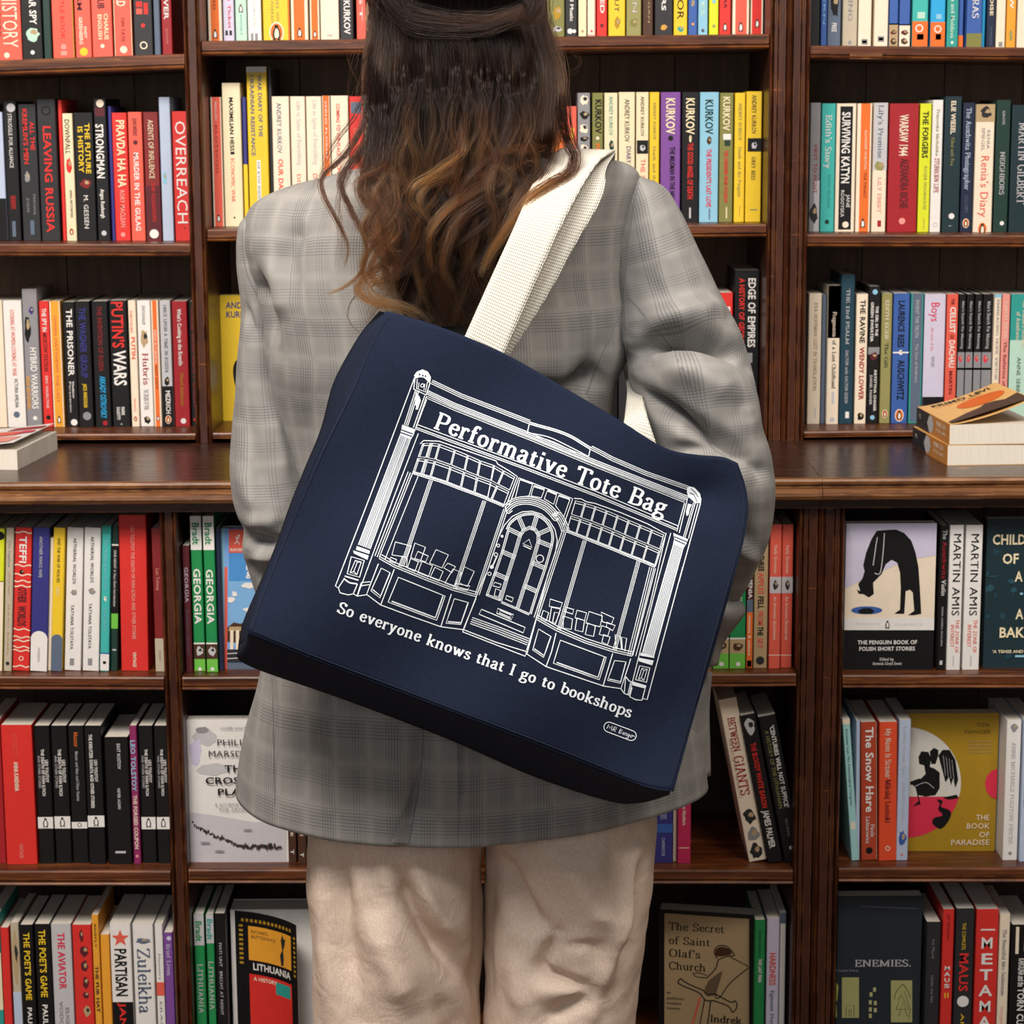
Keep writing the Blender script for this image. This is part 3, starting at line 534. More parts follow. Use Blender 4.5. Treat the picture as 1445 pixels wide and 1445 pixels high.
ROWS['U3R'] = """
1140.5 1159 414 ivory|T EVA HOFFMAN LOST IN TRANSLATION;427;551;.55;.26;tan;s|R 575;591;.55;.68;silver
1160 1166.5 416 slate
1167 1184.5 403 ivory 0 F dark green top third|R 403;477;0;1;green|R 403;477;0;1;dark_green|T Fragments;440;475;.55;.3;ivory;s|T of a Lost Childhood;480;548;.55;.3;charcoal;s|R 553;570;.4;.65;silver|O 592;.5;.2;silver
1185.5 1205 387 dark_teal|T THE 23rd PSALM;408;486;.5;.26;silver;s|T SALTON with SALTON EISEN;494;569;.5;.22;silver;s|R 581;590;.45;.75;white
1207 1223.5 415 ivory|T THE RAVINE;423;484;.55;.46;black;b|T WENDY LOWER;490;564;.55;.42;crimson;b|G 580;595;.2;.85;black
1225 1241.5 404 black 0 F grey band of faces across the middle|O 412;.5;.22;sky|T THE GIRL IN THE;432;474;.7;.24;white;b|T GREEN SWEATER;426;482;.3;.24;white;b|R 490;500;0;1;grey|G 496;510;.1;.9;maroon|T KRYSTYNA CHIGER;522;580;.68;.22;white;b|T DANIEL PAISNER;529;571;.32;.22;white;r|O 589;.5;.2;sky
1243 1258 414 khaki|T EDITH EGER;423;479;.5;.34;ivory;s|T The Gift;484;519;.5;.34;dark_green;s|P 584
1259 1282 414 blue 0 F white barbed wire mark|T LAURENCE REES;424;490;.5;.4;black;b|R 496.5;498.5;0;1;white|G 493;502;.35;.65;white|T AUSCHWITZ;508;564;.55;.42;black;b|P 586
1283.5 1301.5 414 teal|R 414;595;.1;.9;slate|T INVENT THE TRUTH;423;477;.5;.28;silver;r|T The Case of Anderson;485;540;.55;.22;silver;r
1303 1333 415 lilac|T Boys;426;454;.52;.42;rose;r|T the story of the;462;495;.4;.16;pink;r|T MARTIN GILBERT;503;518;.45;.16;grey;r|R 560;596;0;1;black
1334.5 1350.5 415 coral|T THE;421;430;.5;.3;dark_red;b|T CELLIST;433;470;.55;.5;white;b|T OF;472;478;.5;.3;dark_red;b|T DACHAU;480;519;.55;.5;white;b|T MARTIN;523;556;.5;.3;dark_red;b
1351.5 1361.5 415 black|T Man's Search For Meaning;425;492;.6;.34;silver;s|R 497;560;0;1;grey|G 500;512;.1;.7;rose|R 519;522;0;1;black
1362.5 1373 415 black|T Man's Search For Meaning;425;492;.6;.34;silver;s|R 497;560;0;1;grey|G 500;512;.1;.7;rose|R 519;522;0;1;black
1374 1384.5 415 black|T Man's Search For Meaning;425;492;.6;.34;silver;s|R 497;560;0;1;grey|G 500;512;.1;.7;rose|R 519;522;0;1;black
1385.5 1399.5 415 black|T Man's Search For Meaning;425;492;.6;.34;silver;s|R 497;560;0;1;grey|G 500;512;.1;.7;rose|R 519;522;0;1;black
1400.5 1410.5 415 ivory|R 415;420;0;1;sky|T EMBRACING HOPE VIKTOR;422;536;.5;.36;grey;s
1411.5 1423 415 pink|T EDITH EGER;425;478;.5;.36;ivory;s|T The Ballerina of;482;545;.5;.36;dark_red;s
1424.5 1452 415 teal|R 480;595;0;1;mint|T The Women's Orchestra;423;492;.7;.2;ivory;s|T of Auschwitz;440;481;.4;.2;ivory;s|T ANNE SEBBA;504;560;.5;.2;charcoal;r
"""
ROWS['L1L'] = """
-24 -6 746 slate 3.6
-5 5 746 lime 3.6 F black dot and white lower half|O 756;.4;.6;black|R 820;948;0;1;ivory|R 820;821;0;1;teal
7 18.5 745 beige 3.6|T The Fugitive;762;800;.5;.3;grey;r|T LITTLE TALES;806;840;.5;.22;tan;r|T ISAAC BABEL;852;925;.5;.22;tan;r|O 936;.5;.24;charcoal
19.5 43.5 745 red 3.6 F white wavy lines|T TEFFI;757;795;.5;.42;white;b|H 751|H 798|H 811|H 820|H 827|H 888|H 899|H 904|H 913|H 918|H 940|G 803;811;.3;.6;black|T OTHER;829;850;.5;.5;maroon;b|T WORLDS;855;883;.5;.5;maroon;b|N 929;.5;.14;ivory
45 69 745 indigo 3.6 F white lower end|R 901;948;0;1;white|O 902;.5;.5;white|T ANOTHER MAN'S WIFE;757;815;.5;.2;silver;r|T FITZCARRALDO;914;934;.5;.12;grey;r
69.5 72 759 ivory 3.6
73.5 90 745 yellow 3.6 F slate lower end|R 902;948;0;1;slate|O 903;.5;.5;slate|T AND THE WAR OF WOLVES;759;822;.5;.26;charcoal;r|T LEVI;828;840;.5;.26;ivory;r
92 115.5 745 white 3.4|T AETHERIAL WORLDS;759;824;.5;.2;charcoal;r|G 831;841;.25;.75;grey|T TATYANA TOLSTAYA;853;916;.42;.2;charcoal;r|R 929;939;.3;.6;grey
117.5 141 745 white 3.0|T AETHERIAL WORLDS;757;822;.5;.2;charcoal;r|G 829;840;.25;.75;grey|T TATYANA TOLSTAYA;851;915;.42;.2;charcoal;r|R 929;939;.3;.6;grey
142.5 155.5 742 turquoise 3.0 F white foot|R 742;753;0;1;teal|T The Hedgehog and the Fox;762;832;.5;.32;sky;r|G 840;849;.3;.7;white|T Isaiah Berlin;858;891;.5;.3;sky;r|R 921;923;0;1;blue|R 923;946;0;1;white|R 933;937;.3;.7;charcoal
156.5 166.5 742 dark_green 2.6|R 770;865;0;1;black|T ONE NIGHT A Very Short Introduction;776;856;.5;.36;white;r|R 866;887;0;1;leaf_green|R 768;770;0;1;white|R 916;918;.2;.8;silver
168.5 207.5 727 red 1|T LEO TOLSTOY THE DEATH OF IVAN ILYICH AND OTHER STORIES;742;902;.5;.13;pink;b|T VINTAGE;920;941;.5;.12;ivory;b
216 230 745 dark_red 0|R 901;948;0;1;beige|T Leo Tolstoy;802;833;.55;.36;pink;r|T WORDS;917;933;.5;.2;grey;r
"""
ROWS['L1M'] = """
258 269.5 770 maroon 0|T GEORGIA;800;850;.5;.5;lilac;r|T Southern Caucasus;860;925;.5;.3;slate;r
270.5 286.5 728 green 0 F white block at top and lime foot|R 728;776;0;1;white|T Bradt;737;768;.5;.6;green;b|T GEORGIA;802;880;.5;.62;white;b|R 907;909;0;1;white|R 909;930;0;1;brown|G 911;927;.1;.9;silver|R 930;950;0;1;leaf_green|O 944;.5;.16;white
289 305 728 green 0 F white block at top and lime foot|R 728;776;0;1;white|T Bradt;737;768;.5;.6;green;b|T GEORGIA;803;880;.5;.62;white;b|R 907;909;0;1;white|R 909;930;0;1;brown|G 911;927;.1;.9;silver|R 930;950;0;1;leaf_green|O 944;.5;.16;white
306 313 745 navy
940 962 745 slate
963 985 745 ivory
986 1005 750 white
1006.5 1029 790 green|R 900;902;0;1;white|R 902;922;0;1;tan|G 905;919;.1;.9;brown|T ARMENIA;800;880;.5;.5;white;b|R 922;946;0;1;leaf_green|O 937;.55;.14;white
1030 1052.5 790 green 0 F its title cut short above a tan picture|R 900;902;0;1;white|R 902;922;0;1;tan|G 905;919;.1;.9;brown|T ARMENIA;800;858;.5;.5;white;b|R 922;946;0;1;leaf_green|O 937;.55;.14;white
1053.5 1062.5 790 maroon 0 F orange lower half|R 846;864;0;1;slate|R 864;942;0;1;orange|T ARMENIA;800;844;.55;.6;white;b|T customs & culture;868;925;.5;.4;ivory;b|R 932;941;.1;.9;black
1064 1084 742 tan 0 F wholly in red and black capitals|T THREE;784;806;.5;.4;black;b|T APPLES;808;838;.5;.4;coral;b|T FELL;841;859;.5;.4;black;b|T FROM;862;882;.5;.4;coral;b|T THE;884;897;.5;.4;black;b|T SKY;900;914;.5;.4;coral;b|O 932;.5;.3;charcoal
1085.5 1102 740 coral 0|R 814;837;0;1;silver|G 817;834;.25;.75;charcoal|T Vasily Grossman;769;809;.5;.28;ivory;r|T An Armenian Sketchbook;842;903;.5;.28;ivory;r|R 924;925;0;1;ivory
1103 1119 740 coral 0|R 814;837;0;1;silver|G 817;834;.25;.75;charcoal|T Vasily Grossman;769;809;.5;.28;ivory;r|T An Armenian Sketchbook;842;903;.5;.28;ivory;r|R 924;925;0;1;ivory
"""
ROWS['L1R'] = """
1324 1336 741 black|T The;748;761;.55;.5;silver;s|T Auschwitz;764;817;.55;.5;crimson;s|T Violin;818;841;.55;.5;white;s|T MARIA ANGELS ANGLADA;856;912;.5;.22;silver;r|R 932;938;.3;.7;silver
1337.5 1357.5 741 white|T MARTIN AMIS;752;869;.55;.56;black;r|T THE ZONE OF;874;921;.7;.26;coral;r|T INTEREST;881;913;.36;.26;coral;r|R 925;940;.42;.56;silver
1360.5 1384.5 741 white|T MARTIN AMIS;752;869;.55;.48;black;r|T THE ZONE OF;874;921;.7;.24;coral;r|T INTEREST;881;913;.36;.24;coral;r|R 925;940;.42;.56;silver
"""
ROWS['L2L'] = """
-16 4 1016 crimson
5.5 49.5 1023 red 0|T LEO TOLSTOY;1035;1068;.45;.14;coral;r|T ANNA KARENINA;1075;1116;.45;.14;ivory;b|T VINTAGE;1191;1211;.5;.13;pink;r
51.5 73.5 1024 black 0 F white band and penguin mark|T LEO TOLSTOY;1072;1104;.74;.2;white;b|T THE DEATH OF IVAN ILYICH;1057;1123;.5;.2;white;b|T AND OTHER STORIES;1066;1112;.26;.16;silver;r|R 1153;1169;0;1;white|K 1161
74.5 97.5 1024 black 0 F white band and penguin mark|T LEO TOLSTOY;1072;1104;.74;.2;white;b|T THE DEATH OF IVAN ILYICH;1057;1123;.5;.2;white;b|T AND OTHER STORIES;1066;1112;.26;.16;silver;r|R 1152;1169;0;1;white|K 1160
98.5 121 1024 black 0 F narrow white band and orange word|T Master;1033;1054;.5;.26;orange;s|T Master and Man and Other Stories;1060;1130;.5;.18;silver;s|R 1160;1169;0;1;white|N 1164;.5;.14;maroon
122.5 146.5 1024 black 0 F white band and penguin mark|T LEO TOLSTOY;1072;1103;.62;.18;white;b|T THE KREUTZER SONATA AND OTHER STORIES;1036;1140;.36;.2;white;b|R 1151;1167;0;1;white|K 1159
150 184 1040 black 0|T EAST ROSTOV;1049;1085;.6;.14;silver;b|T NEVER AGAIN;1112;1142;.55;.12;silver;b|R 1201;1204;.3;.75;silver
185.5 196 1024 plum 0|T LEO TOLSTOY;1044;1116;.45;.62;sky;b|T THE FORGED COUPON;1122;1198;.5;.5;ivory;b|O 1208;.5;.2;pink
197.5 218 1024 black 0 F white band and penguin mark|T LEO TOLSTOY;1072;1104;.74;.2;white;b|T THE DEATH OF IVAN ILYICH;1057;1123;.5;.2;white;b|T AND OTHER STORIES;1066;1112;.26;.16;silver;r|R 1153;1170;0;1;white|K 1161
219.5 238.5 1024 black 0 F white band and penguin mark|T LEO TOLSTOY;1072;1104;.78;.2;white;b|T THE DEATH OF IVAN ILYICH;1057;1123;.55;.2;white;b|T AND OTHER STORIES;1066;1112;.3;.16;silver;r|R 1153;1170;0;1;white|K 1161
"""
ROWS['L2M'] = """
405 417 1030 brown|T THE CROSSING PLACE;1060;1180;.5;.3;ivory;b|T T;1199;1205;.5;.4;white;b
418.5 431 1030 brown|T THE CROSSING PLACE;1060;1180;.5;.3;ivory;b|T T;1203;1209;.5;.4;white;b
433 470 1030 slate
900 921 1060 white
923 949.5 1100 indigo|T THE BALTIC STATES;1100;1156;.5;.3;pale_blue;s|R 1163;1175;0;1;blue|T CAMBRIDGE;1182;1208;.5;.18;pale_blue;r
951 955 1100 ivory
956 975 1108 magenta|T A Journey to Nowhere;1115;1164;.5;.26;ivory;b|R 1196;1197;.1;.9;ivory
1035 1061 988 ivory -11 F grey soldiers pictured at the foot|T BETWEEN;1012;1060;.5;.4;crimson;s|T GIANTS;1066;1122;.5;.5;crimson;s|T THE BATTLE FOR THE BALTICS;1040;1125;.22;.14;tan;r|G 1140;1165;.1;.9;charcoal|G 1165;1190;.1;.9;grey|G 1188;1215;.1;.9;charcoal
1063 1085 1010 black -11 F photo of soldiers at the top|G 1012;1038;.1;.9;silver|T THE BLOODY;1048;1088;.5;.34;red;b|T WHITE BARON;1090;1140;.5;.34;red;b|T JAMES PALMER;1144;1196;.5;.4;white;b
1088 1114 1012 black -11 F white quotation beside gold lettering|T 'CENTURIES WILL NOT SUFFICE';1024;1140;.66;.24;white;b|T A HISTORY OF THE LITHUANIAN;1030;1140;.34;.22;khaki;r|T PAUL BIDDLE;1155;1180;.5;.14;grey;r|O 1196;.5;.12;white
"""
ROWS['L2R'] = """
1195 1206 1015 aqua -4.8|T Stanislaw Lem The Futurological Congress;1028;1137;.5;.3;dark_teal;r|R 1160;1170;.2;.8;ivory|R 1012;1022;0;1;ivory
1209 1213.5 1017 pale_blue -1
1215.5 1238 1019 brick -1.5|T The Snow Hare;1026;1146;.56;.5;white;b|T Paula;1163;1181;.72;.24;white;s|T Lichtarowicz;1152;1190;.42;.24;white;s|O 1200;.5;.22;black|R 1019;1215;.95;1;ivory
1240.5 1266 1019 vermilion -1|T My Name Is Stramer;1028;1098;.5;.32;ivory;s|T Mikolaj Lozinski;1100;1161;.5;.3;maroon;s|N 1197;.5;.14;ivory
1267 1284 1016 pale_blue 0 F blue chair drawing at the foot|T Lovely Green Eyes;1024;1096;.5;.3;silver;r|T ARNOST LUSTIG;1103;1160;.5;.28;silver;r|G 1170;1196;.1;.9;blue|O 1206;.5;.1;coral
1418.5 1439.5 1016 white|G 1020;1034;.2;.8;grey|T ANNE MICHAELS FUGITIVE PIECES;1047;1190;.5;.26;silver;s|O 1204;.5;.12;grey
1441 1462 1016 pale_blue|T TALES IN WINTER;1040;1140;.3;.3;slate;r
"""
ROWS['L3L'] = """
-14 4 1290 teal|R 1345;1425;0;1;cream
5 17 1309 red
19 31 1302 beige|G 1310;1395;.05;.95;tan|R 1400;1500;0;1;pale_blue
32.5 51 1305 black|T THE POET'S GAME;1316;1411;.5;.46;yellow;b|T PAUL VIDICH;1421;1495;.5;.34;white;b
53 74.5 1304 black|T THE POET'S GAME;1312;1407;.5;.44;yellow;b|T PAUL VIDICH;1417;1490;.5;.34;white;b
75.5 104 1304 silver|T THE AVIATOR;1316;1395;.5;.36;rose;b|T EUGENE;1421;1462;.66;.18;grey;b|T VODOLAZKIN;1413;1490;.36;.18;grey;b
105 132 1305 red 0 F black figures along its spine|G 1310;1330;.35;.6;maroon|G 1332;1352;.35;.85;maroon|G 1354;1374;.35;.8;maroon|G 1376;1396;.4;.8;maroon|G 1398;1410;.4;.8;maroon|G 1418;1436;.4;.85;tan
133 143 1291 amber|T BRIEFLY;1303;1337;.5;.3;brown;r|T THE FUR HAT;1363;1428;.5;.45;charcoal;b
144 157 1319 amber
158.5 188 1303 white 0 F red star|Z 1324;.5;.4;coral|T PARTISAN;1338;1406;.5;.58;black;b|R 1414;1500;0;1;black|T JANUSZ;1416;1490;.5;.3;red;b
190.5 219.5 1304 white|G 1323;1332;.05;.95;slate|T Zuleikha;1338;1430;.5;.62;slate;s
221 232.5 1304 white|T Memoirs;1345;1382;.5;.3;grey;r|R 1386;1405;0;1;coral|T ERASMUS;1412;1480;.5;.3;grey;r
233.5 246.5 1316 purple|O 1324;.6;.25;lilac|T Brief Lives;1332;1376;.5;.4;lilac;s
"""
ROWS['L3M'] = """
275.5 291 1290 green 0 F white block at top|R 1290;1334;0;1;silver|T Bradt;1299;1328;.5;.6;green;b|T LITHUANIA;1360;1430;.5;.5;silver;s
293 304 1290 green 0 F white block at top|R 1290;1331;0;1;silver|T Bradt;1296;1326;.5;.7;teal;b|T LITHUANIA;1356;1425;.5;.6;silver;s
305 320 1289 black|T MATI UNT;1330;1364;.5;.28;silver;r|T BRECHT AT NIGHT;1370;1432;.5;.28;silver;r
1064 1079 1298 green|T THE LAST MAN;1353;1386;.55;.34;white;b|T INDREK HARGLA;1312;1350;.5;.2;dark_green;r
1081 1099 1296 lilac|T HARDNESS;1344;1390;.5;.5;coral;b|T Egmont Press;1397;1450;.5;.3;slate;s
1100 1108.5 1288 white|R 1288;1303;0;1;slate
"""
ROWS['L3R'] = """
1305 1325.5 1301 charcoal|T Iris Murd;1325;1352;.5;.2;grey;r|T Under the Net;1376;1415;.5;.2;grey;r
1328 1344.5 1283 red|T ART SPIEGELMAN;1290;1325;.5;.25;dark_red;r|V MAUS;1362;1395;.5;.5;white|R 1401;1408;.3;.45;yellow|R 1401;1408;.55;.7;yellow
1346 1372 1282 charcoal|T THE COMPLETE;1302;1340;.45;.2;yellow;r|T MAUS;1344;1399;.5;.5;red;b|O 1413;.5;.32;white|T ART;1430;1460;.5;.2;yellow;r
1374.5 1406.5 1283 red 0 F stacked white capitals|R 1311;1313;.2;.85;white|V METAMAUS;1319;1497;.5;.55;white
1408 1423 1290 ivory|T The Beautiful Mrs Seidenman;1311;1405;.5;.36;grey;s|T Szczypiorski;1420;1460;.5;.3;pink;r
1425 1460 1305 black|R 1308;1346;.15;.3;ivory|R 1314;1342;.5;.8;ivory|T KAROLINA and the;1352;1392;.45;.28;white;b|T TORN CURTAIN;1394;1480;.45;.28;white;b
"""
BAYN = {'L': 'left bay', 'M': 'middle bay', 'R': 'right bay'}
SHN = {'U1': 'top shelf', 'U2': 'second shelf', 'U3': 'third shelf', 'L1': 'fourth shelf', 'L2': 'fifth shelf', 'L3': 'sixth shelf'}
ORD = 'first second third fourth fifth sixth seventh eighth ninth tenth eleventh twelfth thirteenth fourteenth fifteenth sixteenth seventeenth eighteenth nineteenth twentieth'.split()
def ordn(i, n):
    """i from the left of n books"""
    if i == 0: return 'first from left'
    if i == n-1: return 'first from right'
    if i < 20 and i <= n-1-i: return ORD[i]+' from left'
    return ORD[min(19, n-1-i)]+' from right'
EPS = .00035
def blob(cx, cz, rx, rz, k=10, jit=0, seed=0):
    r = random.Random(seed); return [(cx+rx*math.cos(2*math.pi*i/k)*(1-jit*r.random()), cz+rz*math.sin(2*math.pi*i/k)*(1-jit*r.random())) for i in range(k)]
def star(cx, cz, r):
    return [(cx+(r if i % 2 == 0 else r*.42)*math.sin(math.pi*i/5), cz+(r if i % 2 == 0 else r*.42)*math.cos(math.pi*i/5)) for i in range(10)]
def penguin(mb, cx, cz, h, y, dark=0, light=1):
    body = [(-.16, .5), (0, .56), (.14, .5), (.12, .36), (.26, .1), (.3, -.2), (.2, -.46), (-.2, -.46), (-.3, -.2), (-.26, .1), (-.12, .36)]
    belly = [(-.05, .30), (.07, .28), (.17, .05), (.17, -.25), (.08, -.40), (-.1, -.40), (-.16, -.2), (-.14, .08)]
    mb.add([(cx+p[0]*h, y, cz+p[1]*h) for p in body], [tuple(range(len(body)))], dark)
    mb.add([(cx+p[0]*h, y-EPS*.5, cz+p[1]*h) for p in belly], [tuple(range(len(belly)))], light)
    mb.add([(cx-.28*h, y, cz-.46*h), (cx-.05*h, y, cz-.46*h), (cx-.1*h, y, cz-.54*h), (cx-.3*h, y, cz-.54*h)], [(0, 1, 2, 3)], dark)
    mb.add([(cx+.05*h, y, cz-.46*h), (cx+.28*h, y, cz-.46*h), (cx+.3*h, y, cz-.54*h), (cx+.1*h, y, cz-.54*h)], [(0, 1, 2, 3)], dark)
def cover_mesh(w, h, D, t=.0006, r=.0014):
    """paperback cover wrapped round the spine (open at the fore-edge)"""
    x = w/2
    o = [(-x, D), (-x, r), (-x+r*.4, r*.3), (-x+r, 0), (x-r, 0), (x-r*.4, r*.3), (x, r), (x, D)]
    i = [(x-t, D), (x-t, t+r*.3), (-x+t, t+r*.3), (-x+t, D)]
    p = o+i; n = len(p); V = [(a, b, 0) for a, b in p]+[(a, b, h) for a, b in p]
    F = [(k, (k+1) % n, n+(k+1) % n, n+k) for k in range(n)]
    for b, rev in ((0, False), (n, True)):
        q = [(7, 8, 9, 6), (6, 9, 5, 5), (5, 9, 10, 2), (2, 10, 11, 0)]
        for f in ((b+0, b+1, b+10, b+11), (b+1, b+2, b+3, b+10), (b+3, b+4, b+9, b+10), (b+4, b+5, b+6, b+9), (b+6, b+7, b+8, b+9)):
            F.append(f if rev else tuple(reversed(f)))
    return V, F
BOOKS = {}
BAYX = {'UL': (-XE+.032, UL[0]-.0015), 'UM': (UL[1]+.0015, UR[0]-.0015), 'UR': (UR[1]+.0015, XE-.032), 'LL': (-XE+.032, LL[0]-.0015), 'LM': (LL[1]+.0015, LR[0]-.0015), 'LR': (LR[1]+.0015, XE-.032)}
def pages(root, w, h, D, y0=.0012):
    m = MB(); m.box((-w/2+.0007, y0, .0004), (w/2-.0007, D-.001, h-.0008)); m.build('page_block', page_mat(), root)
def parse(line):
    ps = [p.strip() for p in line.split('|')]; a = ps[0].split(' F '); feat = a[1].strip() if len(a) > 1 else None
    q = a[0].split(); return float(q[0]), float(q[1]), float(q[2]), q[3], float(q[4]) if len(q) > 4 else 0., feat, ps[1:]
NAMECOL = {'rose': 'pinkish red', 'ivory': 'ivory', 'paper': 'white', 'slate': 'slate blue', 'lime': 'lime yellow', 'khaki': 'khaki green', 'petrol': 'green-black', 'brick': 'brick red', 'vermilion': 'orange-red', 'aqua': 'pale aqua'}
def cname(c): return NAMECOL.get(c, c.replace('_', ' '))
for key, data in ROWS.items():
    up = key[0] == 'U'; Y = USP if up else LSP; sx, sz, sl = SHELF[key]
    D = .128
    recs = [parse(l) for l in data.strip().split('\n')]; placed = []
    for bi, (x0, x1, top, colr, lean, feat, items) in enumerate(recs):
        xm = (x0+x1)/2; zc = sz+sl*(W(xm, 400 if up else 1000, Y).x-sx)
        yb = PX((W(xm, 500 if up else 1000, Y).x, Y, zc))[1]; ym = (top+yb)/2
        A, B = W(x0, ym, Y), W(x1, ym, Y); lo_, hi_ = BAYX[key[0]+key[2]]; ax, bx = max(A.x, lo_), min(B.x, hi_); w_ = max(.006, bx-ax); cx = (ax+bx)/2
        rr = random.Random(hash(key)*0+bi*31+len(key)*7+int(x0)); dy = rr.uniform(-.003, .004) + (0 if w_ > .009 else .006)
        Ys = Y+dy; zb = sz+sl*(cx-sx)+.0004
        th = math.radians(lean); h = (W(xm, top, Ys).z-zb)/max(.9, math.cos(th))
        if lean: cx = cx-math.tan(th)*h/2; zb += abs(math.sin(th))*w_/2
        root = empty('book', (cx, Ys, zb), (0, th, 0)); BOOKS.setdefault(key, []).append((root, colr, items, feat, bi, len(recs)))
        V, F = cover_mesh(w_-.0006, h, D); mesh_obj('cover', V, F, mat(colr), root); pages(root, w_-.0006, h, D)
        yof = -EPS
        def zl(py): return min(h, max(0.0, (W(xm, py, Ys).z-zb)/math.cos(th)))
        groups = {}
        for it in items:
            c, a = it[0], it[2:].split(';')
            if c in 'TV':
                if c == 'V': txt, y0_, y1_, fx, fh, cc = a; fo = 'b'
                else: txt, y0_, y1_, fx, fh, cc, fo = a
                y0_, y1_, fx, fh = map(float, (y0_, y1_, fx, fh)); z0, z1 = zl(y0_), zl(y1_)
                if float(y0_) < top: z0 = min(z0, h-.002)
                if z0-z1 < .0005: continue
                m = MB(); ch = fh*w_; x_c = -w_/2+fx*w_
                if c == 'T': add_text(m, txt, fo, z0-z1, ch, lambda s, t: (x_c-ch/2+t, yof-EPS, z0-s))
                else:
                    n = len(txt); st = (z0-z1)/n
                    for i, chh in enumerate(txt):
                        z_ = z0-st*(i+1)+st*.16; lh = st*.7; V_, F_, L_ = layout(chh, 'b'); m.add([(x_c+(v[0]/L_-.5)*ch, yof-EPS, z_+v[1]*lh) for v in V_], F_)
                if m.v: m.build('title', ink(cc), root)
            else:
                m = MB()
                if c == 'R': y0_, y1_, f0, f1 = map(float, a[:4]); z0, z1 = zl(y0_), zl(y1_); m.box((-w_/2+f0*w_+.0004, -EPS*.6, z1), (-w_/2+f1*w_-.0004, .001, z0)); cc = a[4]; nm = 'colour_panel'
                elif c == 'G':
                    y0_, y1_, f0, f1 = map(float, a[:4]); z0, z1 = zl(y0_), zl(y1_); cc = a[4]; nm = 'picture'
                    m.add([(p[0], -EPS*.9, p[1]) for p in blob(-w_/2+(f0+f1)/2*w_, (z0+z1)/2, (f1-f0)/2*w_, (z0-z1)/2, 14, .4, int(y0_*7+x0))], [tuple(range(14))])
                    m.add([(p[0], -EPS*1.2, p[1]) for p in blob(-w_/2+(f0+f1)/2*w_+.1*w_*(f1-f0), (z0+z1)/2+.1*(z0-z1), (f1-f0)/4*w_, (z0-z1)/5, 9, .5, int(y0_*3))], [tuple(range(9))], 1)
                    m.build(nm, [ink(cc), ink('tan' if cc not in ('tan', 'ivory', 'silver') else 'charcoal')], root); continue
                elif c == 'O': y_, fx, fr = map(float, a[:3]); cc = a[3]; nm = 'publisher_mark'; m.add([(p[0], -EPS*1.1, p[1]) for p in blob(-w_/2+fx*w_, zl(y_), fr*w_, fr*w_, 16)], [tuple(range(16))])
                elif c == 'Z': y_, fx, fr = map(float, a[:3]); cc = a[3]; nm = 'star'; s_ = star(-w_/2+fx*w_, zl(y_), fr*w_*1.1); s_.append((-w_/2+fx*w_, zl(y_))); m.add([(p[0], -EPS*1.1, p[1]) for p in s_], [(10, i, (i+1) % 10) for i in range(10)])
                elif c == 'N':
                    y_, fx, fr = map(float, a[:3]); cc = a[3]; nm = 'publisher_mark'; o_ = blob(-w_/2+fx*w_, zl(y_), fr*w_, fr*w_, 18); i_ = blob(-w_/2+fx*w_, zl(y_), fr*w_*.7, fr*w_*.7, 18)
                    m.add([(p[0], -EPS*1.1, p[1]) for p in o_+i_], [(k, (k+1) % 18, 18+(k+1) % 18, 18+k) for k in range(18)])
                elif c == 'H':
                    y_ = float(a[0]); z_ = zl(y_); cc = 'ivory'; nm = 'wavy_line'; P_ = [(-w_*.48+w_*.96*i/10, z_+.0012*math.sin(i*.9+y_)) for i in range(11)]
                    v, f_ = strip2d(P_, lambda a_, b_: .0016); m.add([(p[0], -EPS, p[1]) for p in v], f_)
                elif c == 'P':
                    z_ = zl(float(a[0])); r = w_*.34; m.add([(p[0], -EPS*.8, p[1]) for p in blob(0, z_, r*.8, r*1.15, 18)], [tuple(range(18))], 0); m.add([(p[0], -EPS*1.1, p[1]) for p in blob(0, z_, r*.66, r*.98, 18)], [tuple(range(18))], 1)
                    penguin(m, 0, z_, r*1.5, -EPS*1.5, 2, 0); m.build('publisher_mark', [ink('ivory'), ink('orange'), ink('black')], root); continue
                elif c in 'QK':
                    z_ = zl(float(a[0])); penguin(m, 0, z_, min(w_*.62, .013), -EPS*1.4, 0, 1); m.build('publisher_mark', [ink('charcoal' if c == 'K' else 'brown'), ink('white')], root); continue
                m.build(nm, ink(cc), root)
